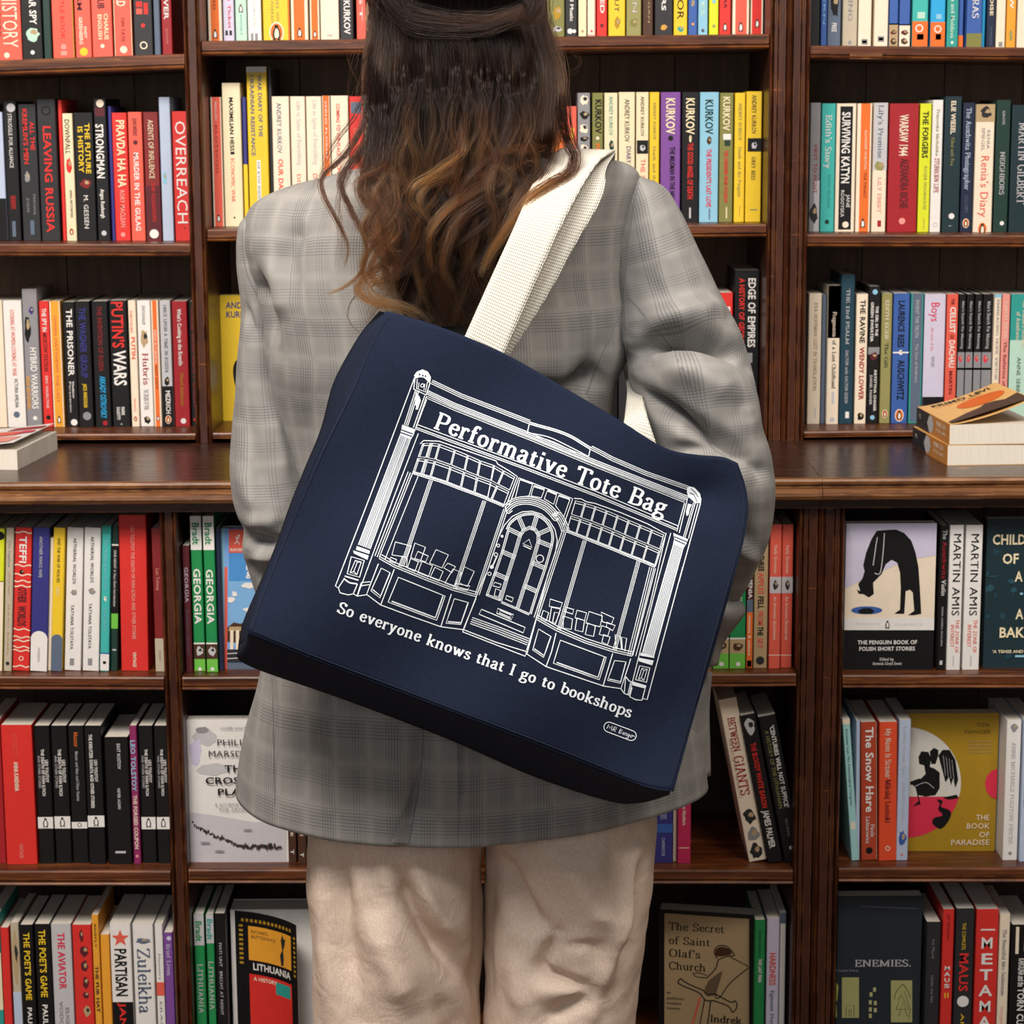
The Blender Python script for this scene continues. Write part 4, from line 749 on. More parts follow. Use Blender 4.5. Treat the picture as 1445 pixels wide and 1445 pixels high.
# labels: first by look, then by neighbour, else by count along the shelf
for key, bs in BOOKS.items():
    place = BAYN[key[2]]+', '+SHN[key[:2]]
    def look(b, full=True):
        t = [i[2:].split(';') for i in b[2] if i[0] in 'TV']
        if b[3] and full:
            return f"{cname(b[1])} book with {b[3]}"
        if t:
            big = max(t, key=lambda a: float(a[4])*(float(a[2])-float(a[1]))**.3); return f"{cname(b[1])} book with {cname(big[5])} spine lettering"
        return f"slim plain {cname(b[1])} book" if b[0] else ''
    L = [look(b) for b in bs]
    for i, b in enumerate(bs):
        if L.count(L[i]) == 1: lab = f"{L[i]}, {place}"
        else:
            nb = [f"right of {cname(bs[i-1][1])} one" if i > 0 else 'at left end', f"left of {cname(bs[i+1][1])} one" if i < len(bs)-1 else 'at right end']
            others = [j for j in range(len(bs)) if j != i and L[j] == L[i]]
            pick = None
            if all((cname(bs[j-1][1]) if j > 0 else '') != (cname(bs[i-1][1]) if i > 0 else '-') for j in others): pick = nb[0]
            elif all((cname(bs[j+1][1]) if j < len(bs)-1 else '') != (cname(bs[i+1][1]) if i < len(bs)-1 else '-') for j in others): pick = nb[1]
            else: pick = ordn(i, len(bs))
            lk = L[i] if len(L[i].split()) <= 9 else look(b, False)
            lab = f"{lk}, {pick}, {place}"
        ws = lab.split()
        if len(ws) > 16: lab = f"{look(b, False)}, {ordn(i, len(bs))}, {place}"
        tag(b[0], lab, 'book', f"books on the {SHN[key[:2]]} of the {BAYN[key[2]]}")
# ------------------------------------------------------------------ books shown face out
def faceout(x0, x1, top, bot, Y, colr, label, group, thick=.02, yaw=0., tilt=0., pivot='l'):
    A, B = W(x0, bot, Y), W(x1, top, Y); w_ = B.x-A.x; h = B.z-A.z
    root = empty('book', (A.x if pivot == 'l' else B.x, Y, A.z), (-math.radians(tilt), 0, math.radians(yaw))); off = 0 if pivot == 'l' else -w_
    m = MB(); t = .0006
    m.box((off, 0, 0), (off+w_, t, h)); m.box((off, thick-t, 0), (off+w_, thick, h)); m.box((off, t, 0), (off+t, thick-t, h)); m.build('cover', mat(colr), root)
    m = MB(); m.box((off+t, t, .0003), (off+w_-.001, thick-t, h-.0006)); m.build('page_block', page_mat(), root)
    tag(root, label, 'book', group)
    def L(px, py): p = W(px, py, Y); return (off+p.x-A.x, p.z-A.z)
    root['w'] = w_; lay = [0]
    def poly(pts, c, name='picture', smooth=False, k=1.0):
        P = [L(*p) for p in pts]
        if smooth: P = [tuple(p) for p in catmull(P, 5, True)]
        P = [(min(max(p[0], off), off+w_), min(max(p[1], 0), h)) for p in P]
        lay[0] += 1; y = -.0003-.00006*lay[0]
        c_ = np.mean(P, axis=0); me = MB(); me.add([(p[0], y, p[1]) for p in P], [tuple(range(len(P)))]); o = me.build(name, ink(c), root)
        bm = bmesh.new(); bm.from_mesh(o.data); bmesh.ops.triangulate(bm, faces=bm.faces); bm.to_mesh(o.data); bm.free(); return o
    def rect(a, b, c, d, col, name='colour_panel'): return poly([(a, b), (c, b), (c, d), (a, d)], col, name)
    def text(s, a, base, c, cap, col, f='b', name='title', slope=0):
        lay[0] += 1; y = -.0003-.00006*lay[0]; p, q = L(a, base), L(c, base); r = L(a, base-cap); H = r[1]-p[1]; me = MB()
        add_text(me, s, f, q[0]-p[0], H, lambda u, v: (p[0]+u, y, p[1]+v+u*slope)); return me.build(name, ink(col), root)
    def line(pts, wd, c, name='picture', smooth=True):
        lay[0] += 1; y = -.0003-.00006*lay[0]; P = [L(*p) for p in pts]; P = catmull(P, 5) if smooth else P
        v, f_ = strip2d(P, lambda a_, b_: wd); me = MB(); me.add([(p[0], y, p[1]) for p in v], f_); return me.build(name, ink(c), root)
    def ell(cx, cy, rx, ry, c, name='picture'): return poly([(cx+rx*math.cos(i*math.pi/14), cy+ry*math.sin(i*math.pi/14)) for i in range(28)], c, name)
    return root, poly, rect, text, line, ell, L
g_ = lambda s, b: f"books on the {s} of the {b}"
# yellow cover beside the left upright
r, poly, rect, text, line, ell, L = faceout(313, 437, 416, 594, USP+.06, 'yellow', 'yellow face-out book with dark blue author name beside left upright, middle bay, third shelf', g_('third shelf', 'middle bay'))
text('ANDREY', 319, 435, 360, 9, 'indigo'); text('KURKOV', 319, 448, 360, 9, 'indigo'); poly([(329, 520), (334, 508), (346, 504), (360, 512), (362, 540), (352, 560), (338, 558), (331, 540)], 'black', smooth=True)
poly([(336, 520), (346, 512), (354, 524), (350, 548), (340, 548)], 'white', smooth=True)
# blue sky travel guide
r, poly, rect, text, line, ell, L = faceout(317, 436, 745, 950, LSP+.015, 'sky', 'travel guide face out with blue sky and ruined columns, partly behind tote bag', g_('fourth shelf', 'middle bay'))
rect(317, 745, 436, 800, 'blue'); rect(323, 747, 436, 950, '4B8FD0'); rect(323, 820, 436, 950, '7CB0DE'); rect(317, 745, 323, 950, '7AA5E0'); rect(317, 800, 321, 950, 'coral'); rect(323, 747, 346, 780, 'coral')
line([(331, 767), (335, 763), (333, 758), (338, 760)], .0012, 'white'); line([(335, 763), (338, 768)], .0012, 'white', smooth=False); ell(337, 756, 1.6, 1.6, 'white'); text('ROUGH', 325, 777.5, 344, 4, 'white')
text('&', 347, 816, 356, 10, 'white'); text('L', 347, 804, 353, 8, 'white')
for x, y, a, b in ((352, 826, 12, 5), (326, 846, 6, 5), (350, 860, 8, 4), (331, 838, 5, 5), (372, 790, 16, 6)): poly(blob(x, y, a, b, 12, .4, int(x)), 'white', 'cloud', True)
poly([(321, 885), (330, 878), (340, 880), (352, 872), (380, 874), (380, 910), (321, 905)], 'brown', 'ruin'); poly([(324, 884), (340, 884), (342, 890), (322, 890)], 'tan', 'ruin')
for x in (325, 333, 341, 349): rect(x, 889, x+4.5, 918, 'ivory', 'column')
rect(321, 916, 420, 934, 'charcoal'); line([(321, 922), (345, 921), (380, 923)], .0015, 'silver'); line([(321, 929), (345, 928), (380, 930)], .0015, 'silver'); rect(321, 935, 420, 950, 'slate')
# short stories, black bending figure
r, poly, rect, text, line, ell, L = faceout(1190, 1322, 738, 946, LSP, 'ivory', 'face-out book picturing a bending black figure above a pool', g_('fourth shelf', 'right bay'), .018)
poly([(1190, 738), (1322, 738), (1322, 784), (1280, 790), (1190, 830)], 'lilac', 'sky_wash')
fig = [(1237, 749), (1248, 748), (1264, 747), (1276, 752), (1286, 763), (1292, 780), (1296, 800), (1298, 830), (1300, 866), (1290, 868), (1281, 868), (1290, 862), (1288, 836), (1284, 832), (1278, 834), (1276, 866), (1262, 866), (1270, 860), (1271, 830), (1270, 808), (1266, 794), (1258, 790), (1250, 796), (1244, 810), (1232, 822), (1233, 838), (1226, 843), (1218, 838), (1212, 838), (1209, 832), (1214, 834), (1211, 824), (1217, 816), (1220, 806), (1218, 798), (1222, 780), (1230, 760)]
poly(fig, 'black', 'bending_figure'); line([(1238, 758), (1236, 770), (1232, 798)], .0013, 'silver'); line([(1248, 752), (1246, 780), (1242, 808), (1234, 809)], .0013, 'silver')
ell(1223, 861, 22, 5.5, 'blue', 'pool'); poly([(1210, 862), (1218, 858), (1228, 858), (1234, 862), (1230, 866), (1214, 866)], 'black', 'reflection')
rect(1190, 872, 1322, 892, 'white'); rect(1190, 889, 1322, 946, 'black', 'title_panel'); text('PENGUIN', 1207, 882, 1242, 3.4, 'silver', 'r'); text('CLASSICS', 1262, 883, 1302, 3.4, 'silver', 'r')
m = MB(); p_ = L(1252, 881); penguin(m, p_[0], p_[1], .010, -.0018, 0, 1); m.build('publisher_mark', [ink('black'), ink('white')], r)
text('THE PENGUIN BOOK OF', 1210, 909, 1294, 5.6, 'white'); text('POLISH SHORT STORIES', 1212, 918, 1291, 5.6, 'white'); text('Edited by', 1241, 932, 1261, 4, 'white', 's'); text('Antonia Lloyd-Jones', 1231, 938, 1272, 4, 'white', 's')
# dark teal cover
r, poly, rect, text, line, ell, L = faceout(1387, 1472, 732, 943, LSP+.01, 'petrol', 'dark teal smoky face-out book with pale yellow capitals at right edge', g_('fourth shelf', 'right bay'), .022)
rr = random.Random(4)
for i in range(22):
    x, y = rr.uniform(1390, 1470), rr.uniform(760, 935); poly(blob(x, y, rr.uniform(3, 9), rr.uniform(3, 8), 11, .6, i), ['dark_teal', '27505C', '20434E'][i % 3], 'smoke', True)
for s, a, b, y in (('CHILDREN', 1400, 1478, 768), ('OF', 1414, 1437, 795), ('A', 1432, 1442, 820), ('A', 1433, 1443, 873), ('BAKER', 1409, 1465, 899)): text(s, a, y, b, 14.5, 'cream')
rect(1439, 836, 1443, 839, 'sky'); text("'A TENSE AND AMAZING", 1400, 921, 1476, 4.2, 'cream'); rect(1432, 924, 1470, 927, 'sky')
# crossing place
r, poly, rect, text, line, ell, L = faceout(268, 404, 1015, 1217, LSP+.002, 'white', 'pale face-out travel book with snowy caravan picture behind jacket hem', g_('fifth shelf', 'middle bay'), .022)
for x, y, a, b, c in ((290, 1040, 20, 14, 'silver'), (276, 1060, 10, 22, 'lilac'), (300, 1085, 26, 10, 'silver'), (285, 1030, 12, 6, 'grey')): poly(blob(x, y, a, b, 14, .35, x), c, 'cloud', True)
poly([(268, 1146), (300, 1150), (360, 1160), (404, 1158), (404, 1217), (268, 1217)], 'C9C6CC', 'snow_field')
rr = random.Random(9)
for i in range(46):
    t = i/45; x = 272+t*124; y = 1160+34*min(1, t*1.7)**.7+rr.uniform(-2, 2); poly(blob(x, y, rr.uniform(1.5, 3), rr.uniform(2, 4+3*t), 7, .4, i), 'charcoal' if i % 3 else 'brown', 'traveller')
for x, y in ((310, 1200), (350, 1170), (290, 1188)): poly(blob(x, y, 9, 1.4, 9, .3, x), 'grey', 'drift')
text('a novella across borders', 311, 1028, 360, 3.5, 'slate', 's'); text('PHILIP', 306, 1051, 350, 9, 'charcoal', 'r'); text('MARSDEN', 294, 1067, 362, 9, 'charcoal', 'r')
text('THE', 317, 1088, 352, 9.5, 'black'); text('CROSSING', 290, 1105, 380, 9.5, 'black'); text('PLACE', 307, 1121, 364, 9.5, 'black'); text('A JOURNEY AMONG', 303, 1136, 372, 4, 'grey', 'r'); text('THE ARMENIANS', 309, 1143, 370, 4, 'grey', 'r')
# book of paradise
r, poly, rect, text, line, ell, L = faceout(1272, 1410, 1006, 1203, LSP+.045, 'ochre', 'mustard face-out book with winged black figure in a white and pink disc', g_('fifth shelf', 'right bay'), .022)
def disc(cx, cy, R, ya, yb_, c):
    a0 = math.asin(max(-1, min(1, (ya-cy)/R))); a1 = math.asin(max(-1, min(1, (yb_-cy)/R))); n = 24
    poly([(1272, yb_), (1272, ya)]+[(cx+R*math.cos(a0+(a1-a0)*i/n), cy+R*math.sin(a0+(a1-a0)*i/n)) for i in range(n+1)], c, 'disc')
disc(1278, 1104, 78, 1026, 1124, 'D9D6CC'); disc(1278, 1104, 78, 1124, 1182, 'rose')
poly([(1296, 1068), (1300, 1060), (1310, 1061), (1314, 1070), (1312, 1082), (1318, 1084), (1326, 1090), (1326, 1112), (1320, 1122), (1306, 1124), (1296, 1122), (1299, 1135), (1288, 1138), (1296, 1130), (1292, 1112), (1284, 1104), (1298, 1100), (1306, 1092), (1304, 1080), (1297, 1078)], 'black', 'seated_figure')
poly([(1284, 1103), (1298, 1098), (1300, 1102), (1284, 1108)], 'black'); line([(1290, 1110), (1306, 1104), (1318, 1112)], .0009, 'silver'); poly([(1312, 1060), (1318, 1055), (1324, 1058), (1324, 1066), (1320, 1078), (1314, 1078)], 'black')
poly([(1324, 1066), (1330, 1058), (1340, 1058), (1348, 1072), (1352, 1100), (1348, 1112), (1345, 1098), (1342, 1108), (1339, 1096), (1334, 1104), (1330, 1088)], 'black', 'wing')
for k in range(4): line([(1331+k*4, 1066+k*2), (1334+k*4, 1094+k*2)], .0005, 'silver', smooth=False)
poly([(1322, 1128), (1330, 1130), (1328, 1138), (1338, 1142), (1342, 1148), (1337, 1160), (1327, 1169), (1316, 1162), (1318, 1154), (1330, 1150), (1324, 1142), (1326, 1134)], 'black', 'tree', True); poly([(1330, 1125), (1350, 1121), (1352, 1126), (1338, 1128)], 'black')
poly([(1408-18*math.cos(t*math.pi/20-math.pi/2)*1, 1106+21*math.sin(t*math.pi/20-math.pi/2)) for t in range(21)], 'rose', 'disc')
text('ITZIK', 1378, 1025, 1397, 5, '6B5218', 'r'); text('MANGER', 1360, 1035, 1398, 5.5, '6B5218', 'r')
for i in range(4): text('A fantastical tale' if i % 2 else 'rediscovered classic', 1366, 1047+i*5, 1399, 2.6, 'tan', 's')
for s, a, y in (('THE', 1377, 1157), ('BOOK', 1363, 1169), ('OF', 1381, 1181), ('PARADISE', 1341, 1192)): text(s, a, y, 1396, 8, 'ivory', 'r')
# enemies
r, poly, rect, text, line, ell, L = faceout(1178, 1302, 1264, 1500, LSP+.01, 'navy', 'dark navy face-out book with pale green drawings and one white word', g_('sixth shelf', 'right bay'), .025)
rect(1178, 1264, 1302, 1500, '232B33'); text('ENEMIES.', 1206, 1364, 1286, 9.5, 'silver', 's'); text('A Love Story', 1178, 1371, 1211, 3.5, 'grey', 's'); line([(1217, 1279), (1295, 1282)], .0004, 'grey')
rect(1188, 1379, 1212, 1436, 'A9A86F', 'drawing'); line([(1194, 1434), (1194, 1419), (1205, 1418), (1205, 1436)], .0008, 'black', smooth=False); line([(1198, 1434), (1198, 1424), (1201, 1424), (1201, 1434)], .0008, 'black', smooth=False)
poly([(1178, 1386), (1183, 1392), (1181, 1413), (1178, 1412)], 'B5B055', 'drawing'); poly([(1178, 1414), (1181, 1434), (1178, 1436)], 'B5B055', 'drawing')
for x, y in ((1232, 1393), (1227, 1400), (1226, 1411), (1233, 1412), (1226, 1421), (1233, 1422), (1226, 1430)): rect(x, y, x+4, y+6, 'B8B680', 'lit_window')
rect(1257, 1383, 1287, 1442, 'A9A86F', 'drawing'); line([(1274, 1388), (1264, 1400), (1262, 1410)], .0009, 'black'); line([(1274, 1388), (1282, 1400), (1284, 1408)], .0009, 'black'); line([(1264, 1424), (1272, 1404), (1282, 1424), (1264, 1424)], .0009, 'black', smooth=False); line([(1268, 1434), (1274, 1412), (1280, 1434)], .0009, 'black', smooth=False); line([(1266, 1410), (1276, 1398), (1284, 1424), (1282, 1438)], .0007, 'black', smooth=False)
# church book, turned slightly
r, poly, rect, text, line, ell, L = faceout(928, 1063, 1291, 1500, LSP+.02, 'black', 'tan face-out book with black border and a hand gripping a sword', g_('sixth shelf', 'middle bay'), .03, yaw=-11, pivot='r')
rect(937, 1297, 1057, 1500, 'tan')
for s, a, b, y in (('The Secret', 943, 1022, 1320), ('of Saint', 943, 1002, 1340), ("Olaf's", 943, 988, 1358), ('Church', 943, 996, 1376)): text(s, a, y, b, 11, 'black', 's')
line([(1012, 1356), (1008, 1346), (1014, 1338), (1026, 1338), (1034, 1346), (1036, 1350), (1026, 1352), (1014, 1358), (1010, 1370), (998, 1384)], .0016, 'black'); poly([(1011, 1352), (1010, 1344), (1018, 1339), (1028, 1341), (1032, 1348), (1020, 1352)], 'brown', 'pommel', True)
line([(998, 1384), (984, 1384), (978, 1380), (986, 1378), (998, 1381)], .0012, 'black'); line([(1030, 1352), (1048, 1360), (1056, 1364)], .0012, 'black'); line([(1018, 1374), (1010, 1408), (1016, 1410), (1028, 1392), (1040, 1380), (1056, 1366)], .0014, 'black')
poly([(1014, 1376), (1020, 1373), (1010, 1408), (998, 1410), (994, 1400), (1000, 1388)], '6B5A44', 'grip')
line([(956, 1394), (960, 1388), (966, 1392), (980, 1398), (992, 1402), (998, 1408), (1008, 1406), (1022, 1412), (1032, 1416), (1038, 1414), (1040, 1422), (1034, 1430), (1028, 1422), (1008, 1416), (996, 1416), (986, 1406), (964, 1398), (956, 1394)], .0016, 'black')
line([(988, 1412), (972, 1470)], .0026, 'coral', smooth=False); line([(1003, 1416), (996, 1470)], .0016, 'black', smooth=False); line([(994, 1416), (984, 1470)], .0014, 'black', smooth=False)
text('an', 940, 1410, 946, 3.4, 'charcoal', 's'); text('apothecary', 940, 1418, 966, 3.4, 'charcoal', 's'); text('melchior', 940, 1425, 962, 3.4, 'charcoal', 's'); text('mystery', 940, 1432, 960, 3.4, 'charcoal', 's'); text('Indrek', 1002, 1446, 1047, 10, 'black', 's')
# history book with its front cover standing open
r, poly, rect, text, line, ell, L = faceout(331, 440, 1283, 1500, LSP+.035, 'white', 'thick white book face out whose black and yellow patterned cover stands open', g_('sixth shelf', 'middle bay'), .045)
root = r
Ax = W(331, 1500, LSP+.035); hgt = W(331, 1283, LSP+.035).z-Ax.z-.001
def leafpt(u, v):   # u 0..1 across the open cover, v 0..1 up
    wd = .122; ang = math.radians(9+24*u); return (.001+wd*u*math.cos(ang), -.0015-wd*u*math.sin(ang)*.95, v*hgt)
def leaf(u0, u1, v0, v1, c, name, e, n=8):
    m = MB(); V = []; F = []
    for i in range(n+1):
        u = u0+(u1-u0)*i/n
        for v in (v0, v1):
            p = leafpt(u, v); V.append((p[0]-e*.5, p[1]-e, p[2]))
    for i in range(n): F.append((2*i, 2*i+2, 2*i+3, 2*i+1))
    m.add(V, F); return m.build(name, ink(c), root)
leaf(0, 1, 0, 1, 'black', 'open_cover', 0); lm = leaf(0, 1, 0, 1, 'white', 'cover_lining', -.0005)
leaf(.0, .05, 0, 1, 'white', 'colour_panel', .0003); leaf(.22, .88, .69, .91, 'amber', 'colour_panel', .0005); leaf(.22, .88, .1, .60, 'red', 'colour_panel', .0004)
def leaftext(s, u0, u1, v, cap, c, f, e=.0008):
    m = MB(); add_text(m, s, f, u1-u0, cap, lambda a, b: (lambda q: (q[0]-e*.5, q[1]-e, q[2]))(leafpt(u0+a, v+b))); return m.build('title', ink(c), root)
leaftext('RICHARD', .26, .50, .865, .022, 'charcoal', 'r'); leaftext('BUTTERWICK', .26, .62, .832, .022, 'charcoal', 'r'); leaftext('LITHUANIA', .27, .86, .63, .045, 'white', 'b'); leaftext('A HISTORY', .28, .62, .56, .025, 'ivory', 'b')
for i in range(13):
    for a, b, c, d in ((.13+i*.06, .935, .16+i*.06, .955),):
        if a < .93: leaf(a, a+.035, b, d, 'gold', 'triangle', .0006, 1)
for i in range(9):
    leaf(.10, .15, .66+i*.03, .675+i*.03, 'gold', 'triangle', .0006, 1); leaf(.93, .97, .66+i*.03, .675+i*.03, 'gold', 'triangle', .0006, 1)
m = MB(); P = [(.70, .70), (.68, .76), (.72, .80), (.70, .86), (.73, .90), (.75, .87), (.78, .88), (.76, .83), (.735, .80), (.745, .75), (.735, .70)]
m.add([(leafpt(*p)[0]-.0004, leafpt(*p)[1]-.0010, leafpt(*p)[2]) for p in P], [tuple(range(len(P)))]); m.build('monument', ink('charcoal'), root)
leaf(.60, .85, .50, .58, 'teal', 'colour_panel', .0006)
# ------------------------------------------------------------------ books lying on the worktop
def on_top(px, py, z=CT):
    d = FW + RT*((px-722.5)/FPX) + UP*((722.5-py)/FPX); return EYE + d*((z-EYE.z)/d.z)
def lying(px, py, z0, w_, ln, t, rot, lift, cc, label, spine=None, group=None, right=False):
    """spine runs away from the viewer from the measured near corner; the front cover curls up at its free edge"""
    P = on_top(px, py, CT); root = empty('book', (P.x, P.y, CT+z0), (0, 0, math.radians(rot))); tag(root, label, 'book', group); s = -1 if right else 1
    m = MB(); m.box((min(0, s*w_), 0, .0007), (max(0, s*w_), ln, t-.0007)); m.build('page_block', page_mat(), root)
    m = MB(); m.box((min(0, s*w_), 0, 0), (max(0, s*w_), ln, .0006)); m.build('back_cover', mat(cc), root)
    sp = 0 if not right else -w_
    def cp(u, v, e=0):   # u across from spine (left), v 0 near .. 1 far
        x = sp+u*w_; z = t+lift*u**1.4+e
        return (x-lift*.3*u*u, v*ln, z)
    def patch(u0, u1, v0, v1, c, name, e, n=8):
        V = [cp(u0+(u1-u0)*i/n, v, e) for i in range(n+1) for v in (v0, v1)]; F = [(2*i, 2*i+2, 2*i+3, 2*i+1) for i in range(n)]
        m = MB(); m.add(V, F); return m.build(name, ink(c), root)
    def shape(P, c, name, e, k=1):
        P = [(min(1, max(0, a)), min(1, max(0, b))) for a, b in P]; m = MB(); m.add([cp(a, b, e) for a, b in P], [tuple(range(len(P)))]); return m.build(name, ink(c), root)
    def ttl(s_, u0, u1, v, cap, c, f, e=.0012):
        m = MB(); add_text(m, s_, f, u1-u0, cap, lambda a, b: cp(u0+a, v+b, e)); return m.build('title', ink(c), root)
    fc = patch(0, 1, 0, 1, cc, 'front_cover', 0); so = fc.modifiers.new('thickness', 'SOLIDIFY'); so.thickness = .0007; so.offset = -1
    return root, patch, shape, ttl, sp
def levi(z0, px, py, rot, lift, label):
    root, patch, shape, ttl, sp = lying(px, py, z0, .129, .198, .0295, rot, lift, 'F0BE78', label, group='orange paperbacks lying on the worktop')
    m = MB(); m.box((-.0007, 0, 0), (0, .198, .0295)); m.build('spine', mat('C98744'), root)
    m = MB(); m.box((-.0010, .118, .0005), (-.0004, .198, .029)); m.build('colour_panel', ink('charcoal'), root)
    m = MB(); m.add([(-.0012, y, z) for y, z in ((.130, .015), (.118, .027), (.100, .027), (.090, .015), (.100, .003), (.118, .003))], [(0, 1, 2, 3, 4, 5)]); m.build('hexagon_badge', ink('silver'), root)
    m = MB(); add_text(m, 'PRIMO LEVI', 'b', .055, .007, lambda a, b: (-.0012, .075-a, .018+b)); add_text(m, 'IF THIS IS A MAN', 'b', .055, .005, lambda a, b: (-.0012, .075-a, .009+b)); m.build('title', ink('ivory'), root)
    m = MB(); add_text(m, 'PL', 'b', .012, .006, lambda a, b: (-.0012, .18-a, .016+b)); m.build('title', ink('silver'), root)
    ttl('PRIMO LEVI', .12, .86, .84, .09, 'charcoal', 'b'); ttl('IF THIS IS A MAN', .14, .7, .79, .03, 'E09A50', 'b')
    shape([(.62+.30*math.cos(i*math.pi/10), .60+.16*math.sin(i*math.pi/10)) for i in range(20)], 'orange', 'sun_disc', .0008)
    shape([(0.02, .02), (.98, .02), (.98, .36), (.8, .32), (.7, .40), (.58, .42), (.5, .36), (.3, .30), (.15, .20), (.02, .10)], '5A4438', 'skyline', .0011)
    shape([(.45, .12), (.75, .16), (.70, .30), (.6, .34), (.52, .28)], 'D98A4A', 'skyline', .0014)
levi(0.0, 1337, 657, 4.2, .0, 'orange and black thick paperback lying at the bottom of the pair')
levi(.0300, 1339, 657, 3.2, .036, 'orange and black thick paperback with curling cover, on top of its twin')
root, patch, shape, ttl, sp = lying(25, 663, 0, .135, .200, .0285, -5, .012, 'white', 'white book lying flat on the worktop, its red and pink cover curling, far left', right=True)
# curl at the free right edge; red and pink picture on the cover
for P, c in (([(.1, .1), (.9, .05), (.95, .3), (.6, .42), (.2, .35)], 'pink'), ([(.3, .5), (.8, .45), (.9, .62), (.5, .7)], 'coral'), ([(.55, .75), (.98, .72), (.98, .86), (.6, .9)], 'crimson'), ([(.3, .2), (.6, .15), (.7, .3), (.4, .34)], 'tan')): shape(P, c, 'picture', .0009)
shape([(.72, .5), (.97, .5), (.97, .62), (.8, .66)], 'rose', 'picture', .0012)
# ------------------------------------------------------------------ the person, seen from behind
from mathutils import noise
from mathutils.bvhtree import BVHTree
def nodes_expr(nt):
    N, L = nt.nodes, nt.links
    def m(op, a, b=None, c=None):
        n = N.new('ShaderNodeMath'); n.operation = op
        for i, v in enumerate((a, b, c)):
            if v is None: continue
            if isinstance(v, (int, float)): n.inputs[i].default_value = v
            else: L.new(v, n.inputs[i])
        return n.outputs[0]
    return m
def plaid_mat():
    m_ = bpy.data.materials.new('glen_check_wool'); m_.use_nodes = True; nt = m_.node_tree; N, L = nt.nodes, nt.links; b = N['Principled BSDF']; m = nodes_expr(nt)
    uv = N.new('ShaderNodeUVMap'); sp = N.new('ShaderNodeSeparateXYZ')
    nz = N.new('ShaderNodeTexNoise'); nz.inputs['Scale'].default_value = 7; L.new(uv.outputs[0], nz.inputs['Vector'])
    mixv = N.new('ShaderNodeVectorMath'); mixv.operation = 'MULTIPLY_ADD'; mixv.inputs[1].default_value = (.006, .006, 0); L.new(nz.outputs['Color'], mixv.inputs[0]); L.new(uv.outputs[0], mixv.inputs[2])
    L.new(mixv.outputs[0], sp.inputs[0]); u, v = sp.outputs[0], sp.outputs[1]
    def lines(t, P, w0): # 1 on thin lines of period P
        f = m('ABSOLUTE', m('SUBTRACT', m('FRACT', m('DIVIDE', t, P)), .5)); r = N.new('ShaderNodeMapRange'); r.inputs[1].default_value = w0; r.inputs[2].default_value = w0+.16; r.inputs[3].default_value = 1; r.inputs[4].default_value = 0; L.new(f, r.inputs[0]); return r.outputs[0]
    def band(t, Q, lo, hi):
        f = m('FRACT', m('DIVIDE', t, Q)); return m('MULTIPLY', m('GREATER_THAN', f, lo), m('LESS_THAN', f, hi))
    P = .0031; Q = .076
    mu = m('ADD', band(u, Q, .0, .25), m('MULTIPLY', band(u, Q, .48, .62), .6)); mv = m('ADD', band(v, Q*1.15, .0, .25), m('MULTIPLY', band(v, Q*1.15, .48, .62), .6))
    V = m('MULTIPLY', lines(u, P, .08), m('ADD', mu, .10)); H = m('MULTIPLY', lines(v, P, .08), m('ADD', mv, .10))
    dark = m('MINIMUM', m('MULTIPLY', m('ADD', V, H), .36), .55)
    pale = m('MULTIPLY', m('MAXIMUM', m('MULTIPLY', lines(u, Q/2, .012), .8), m('MULTIPLY', lines(v, Q*.575, .012), .8)), .10)
    n1 = N.new('ShaderNodeTexNoise'); n1.inputs['Scale'].default_value = 900; L.new(uv.outputs[0], n1.inputs['Vector'])
    c1 = N.new('ShaderNodeMix'); c1.data_type = 'RGBA'; c1.inputs[6].default_value = (*lin('7B7976'), 1); c1.inputs[7].default_value = (*lin('95938F'), 1); L.new(n1.outputs['Fac'], c1.inputs[0])
    c2 = N.new('ShaderNodeMix'); c2.data_type = 'RGBA'; c2.inputs[7].default_value = (*lin('2A2E3C'), 1); L.new(dark, c2.inputs[0]); L.new(c1.outputs[2], c2.inputs[6])
    c3 = N.new('ShaderNodeMix'); c3.data_type = 'RGBA'; c3.inputs[7].default_value = (*lin('E8E6DC'), 1); L.new(pale, c3.inputs[0]); L.new(c2.outputs[2], c3.inputs[6]); L.new(c3.outputs[2], b.inputs['Base Color'])
    b.inputs['Roughness'].default_value = .85; b.inputs['Sheen Weight'].default_value = .08; b.inputs['Specular IOR Level'].default_value = .2
    bp = N.new('ShaderNodeBump'); bp.inputs['Strength'].default_value = .25; bp.inputs['Distance'].default_value = .0006; L.new(n1.outputs['Fac'], bp.inputs['Height']); L.new(bp.outputs[0], b.inputs['Normal']); return m_
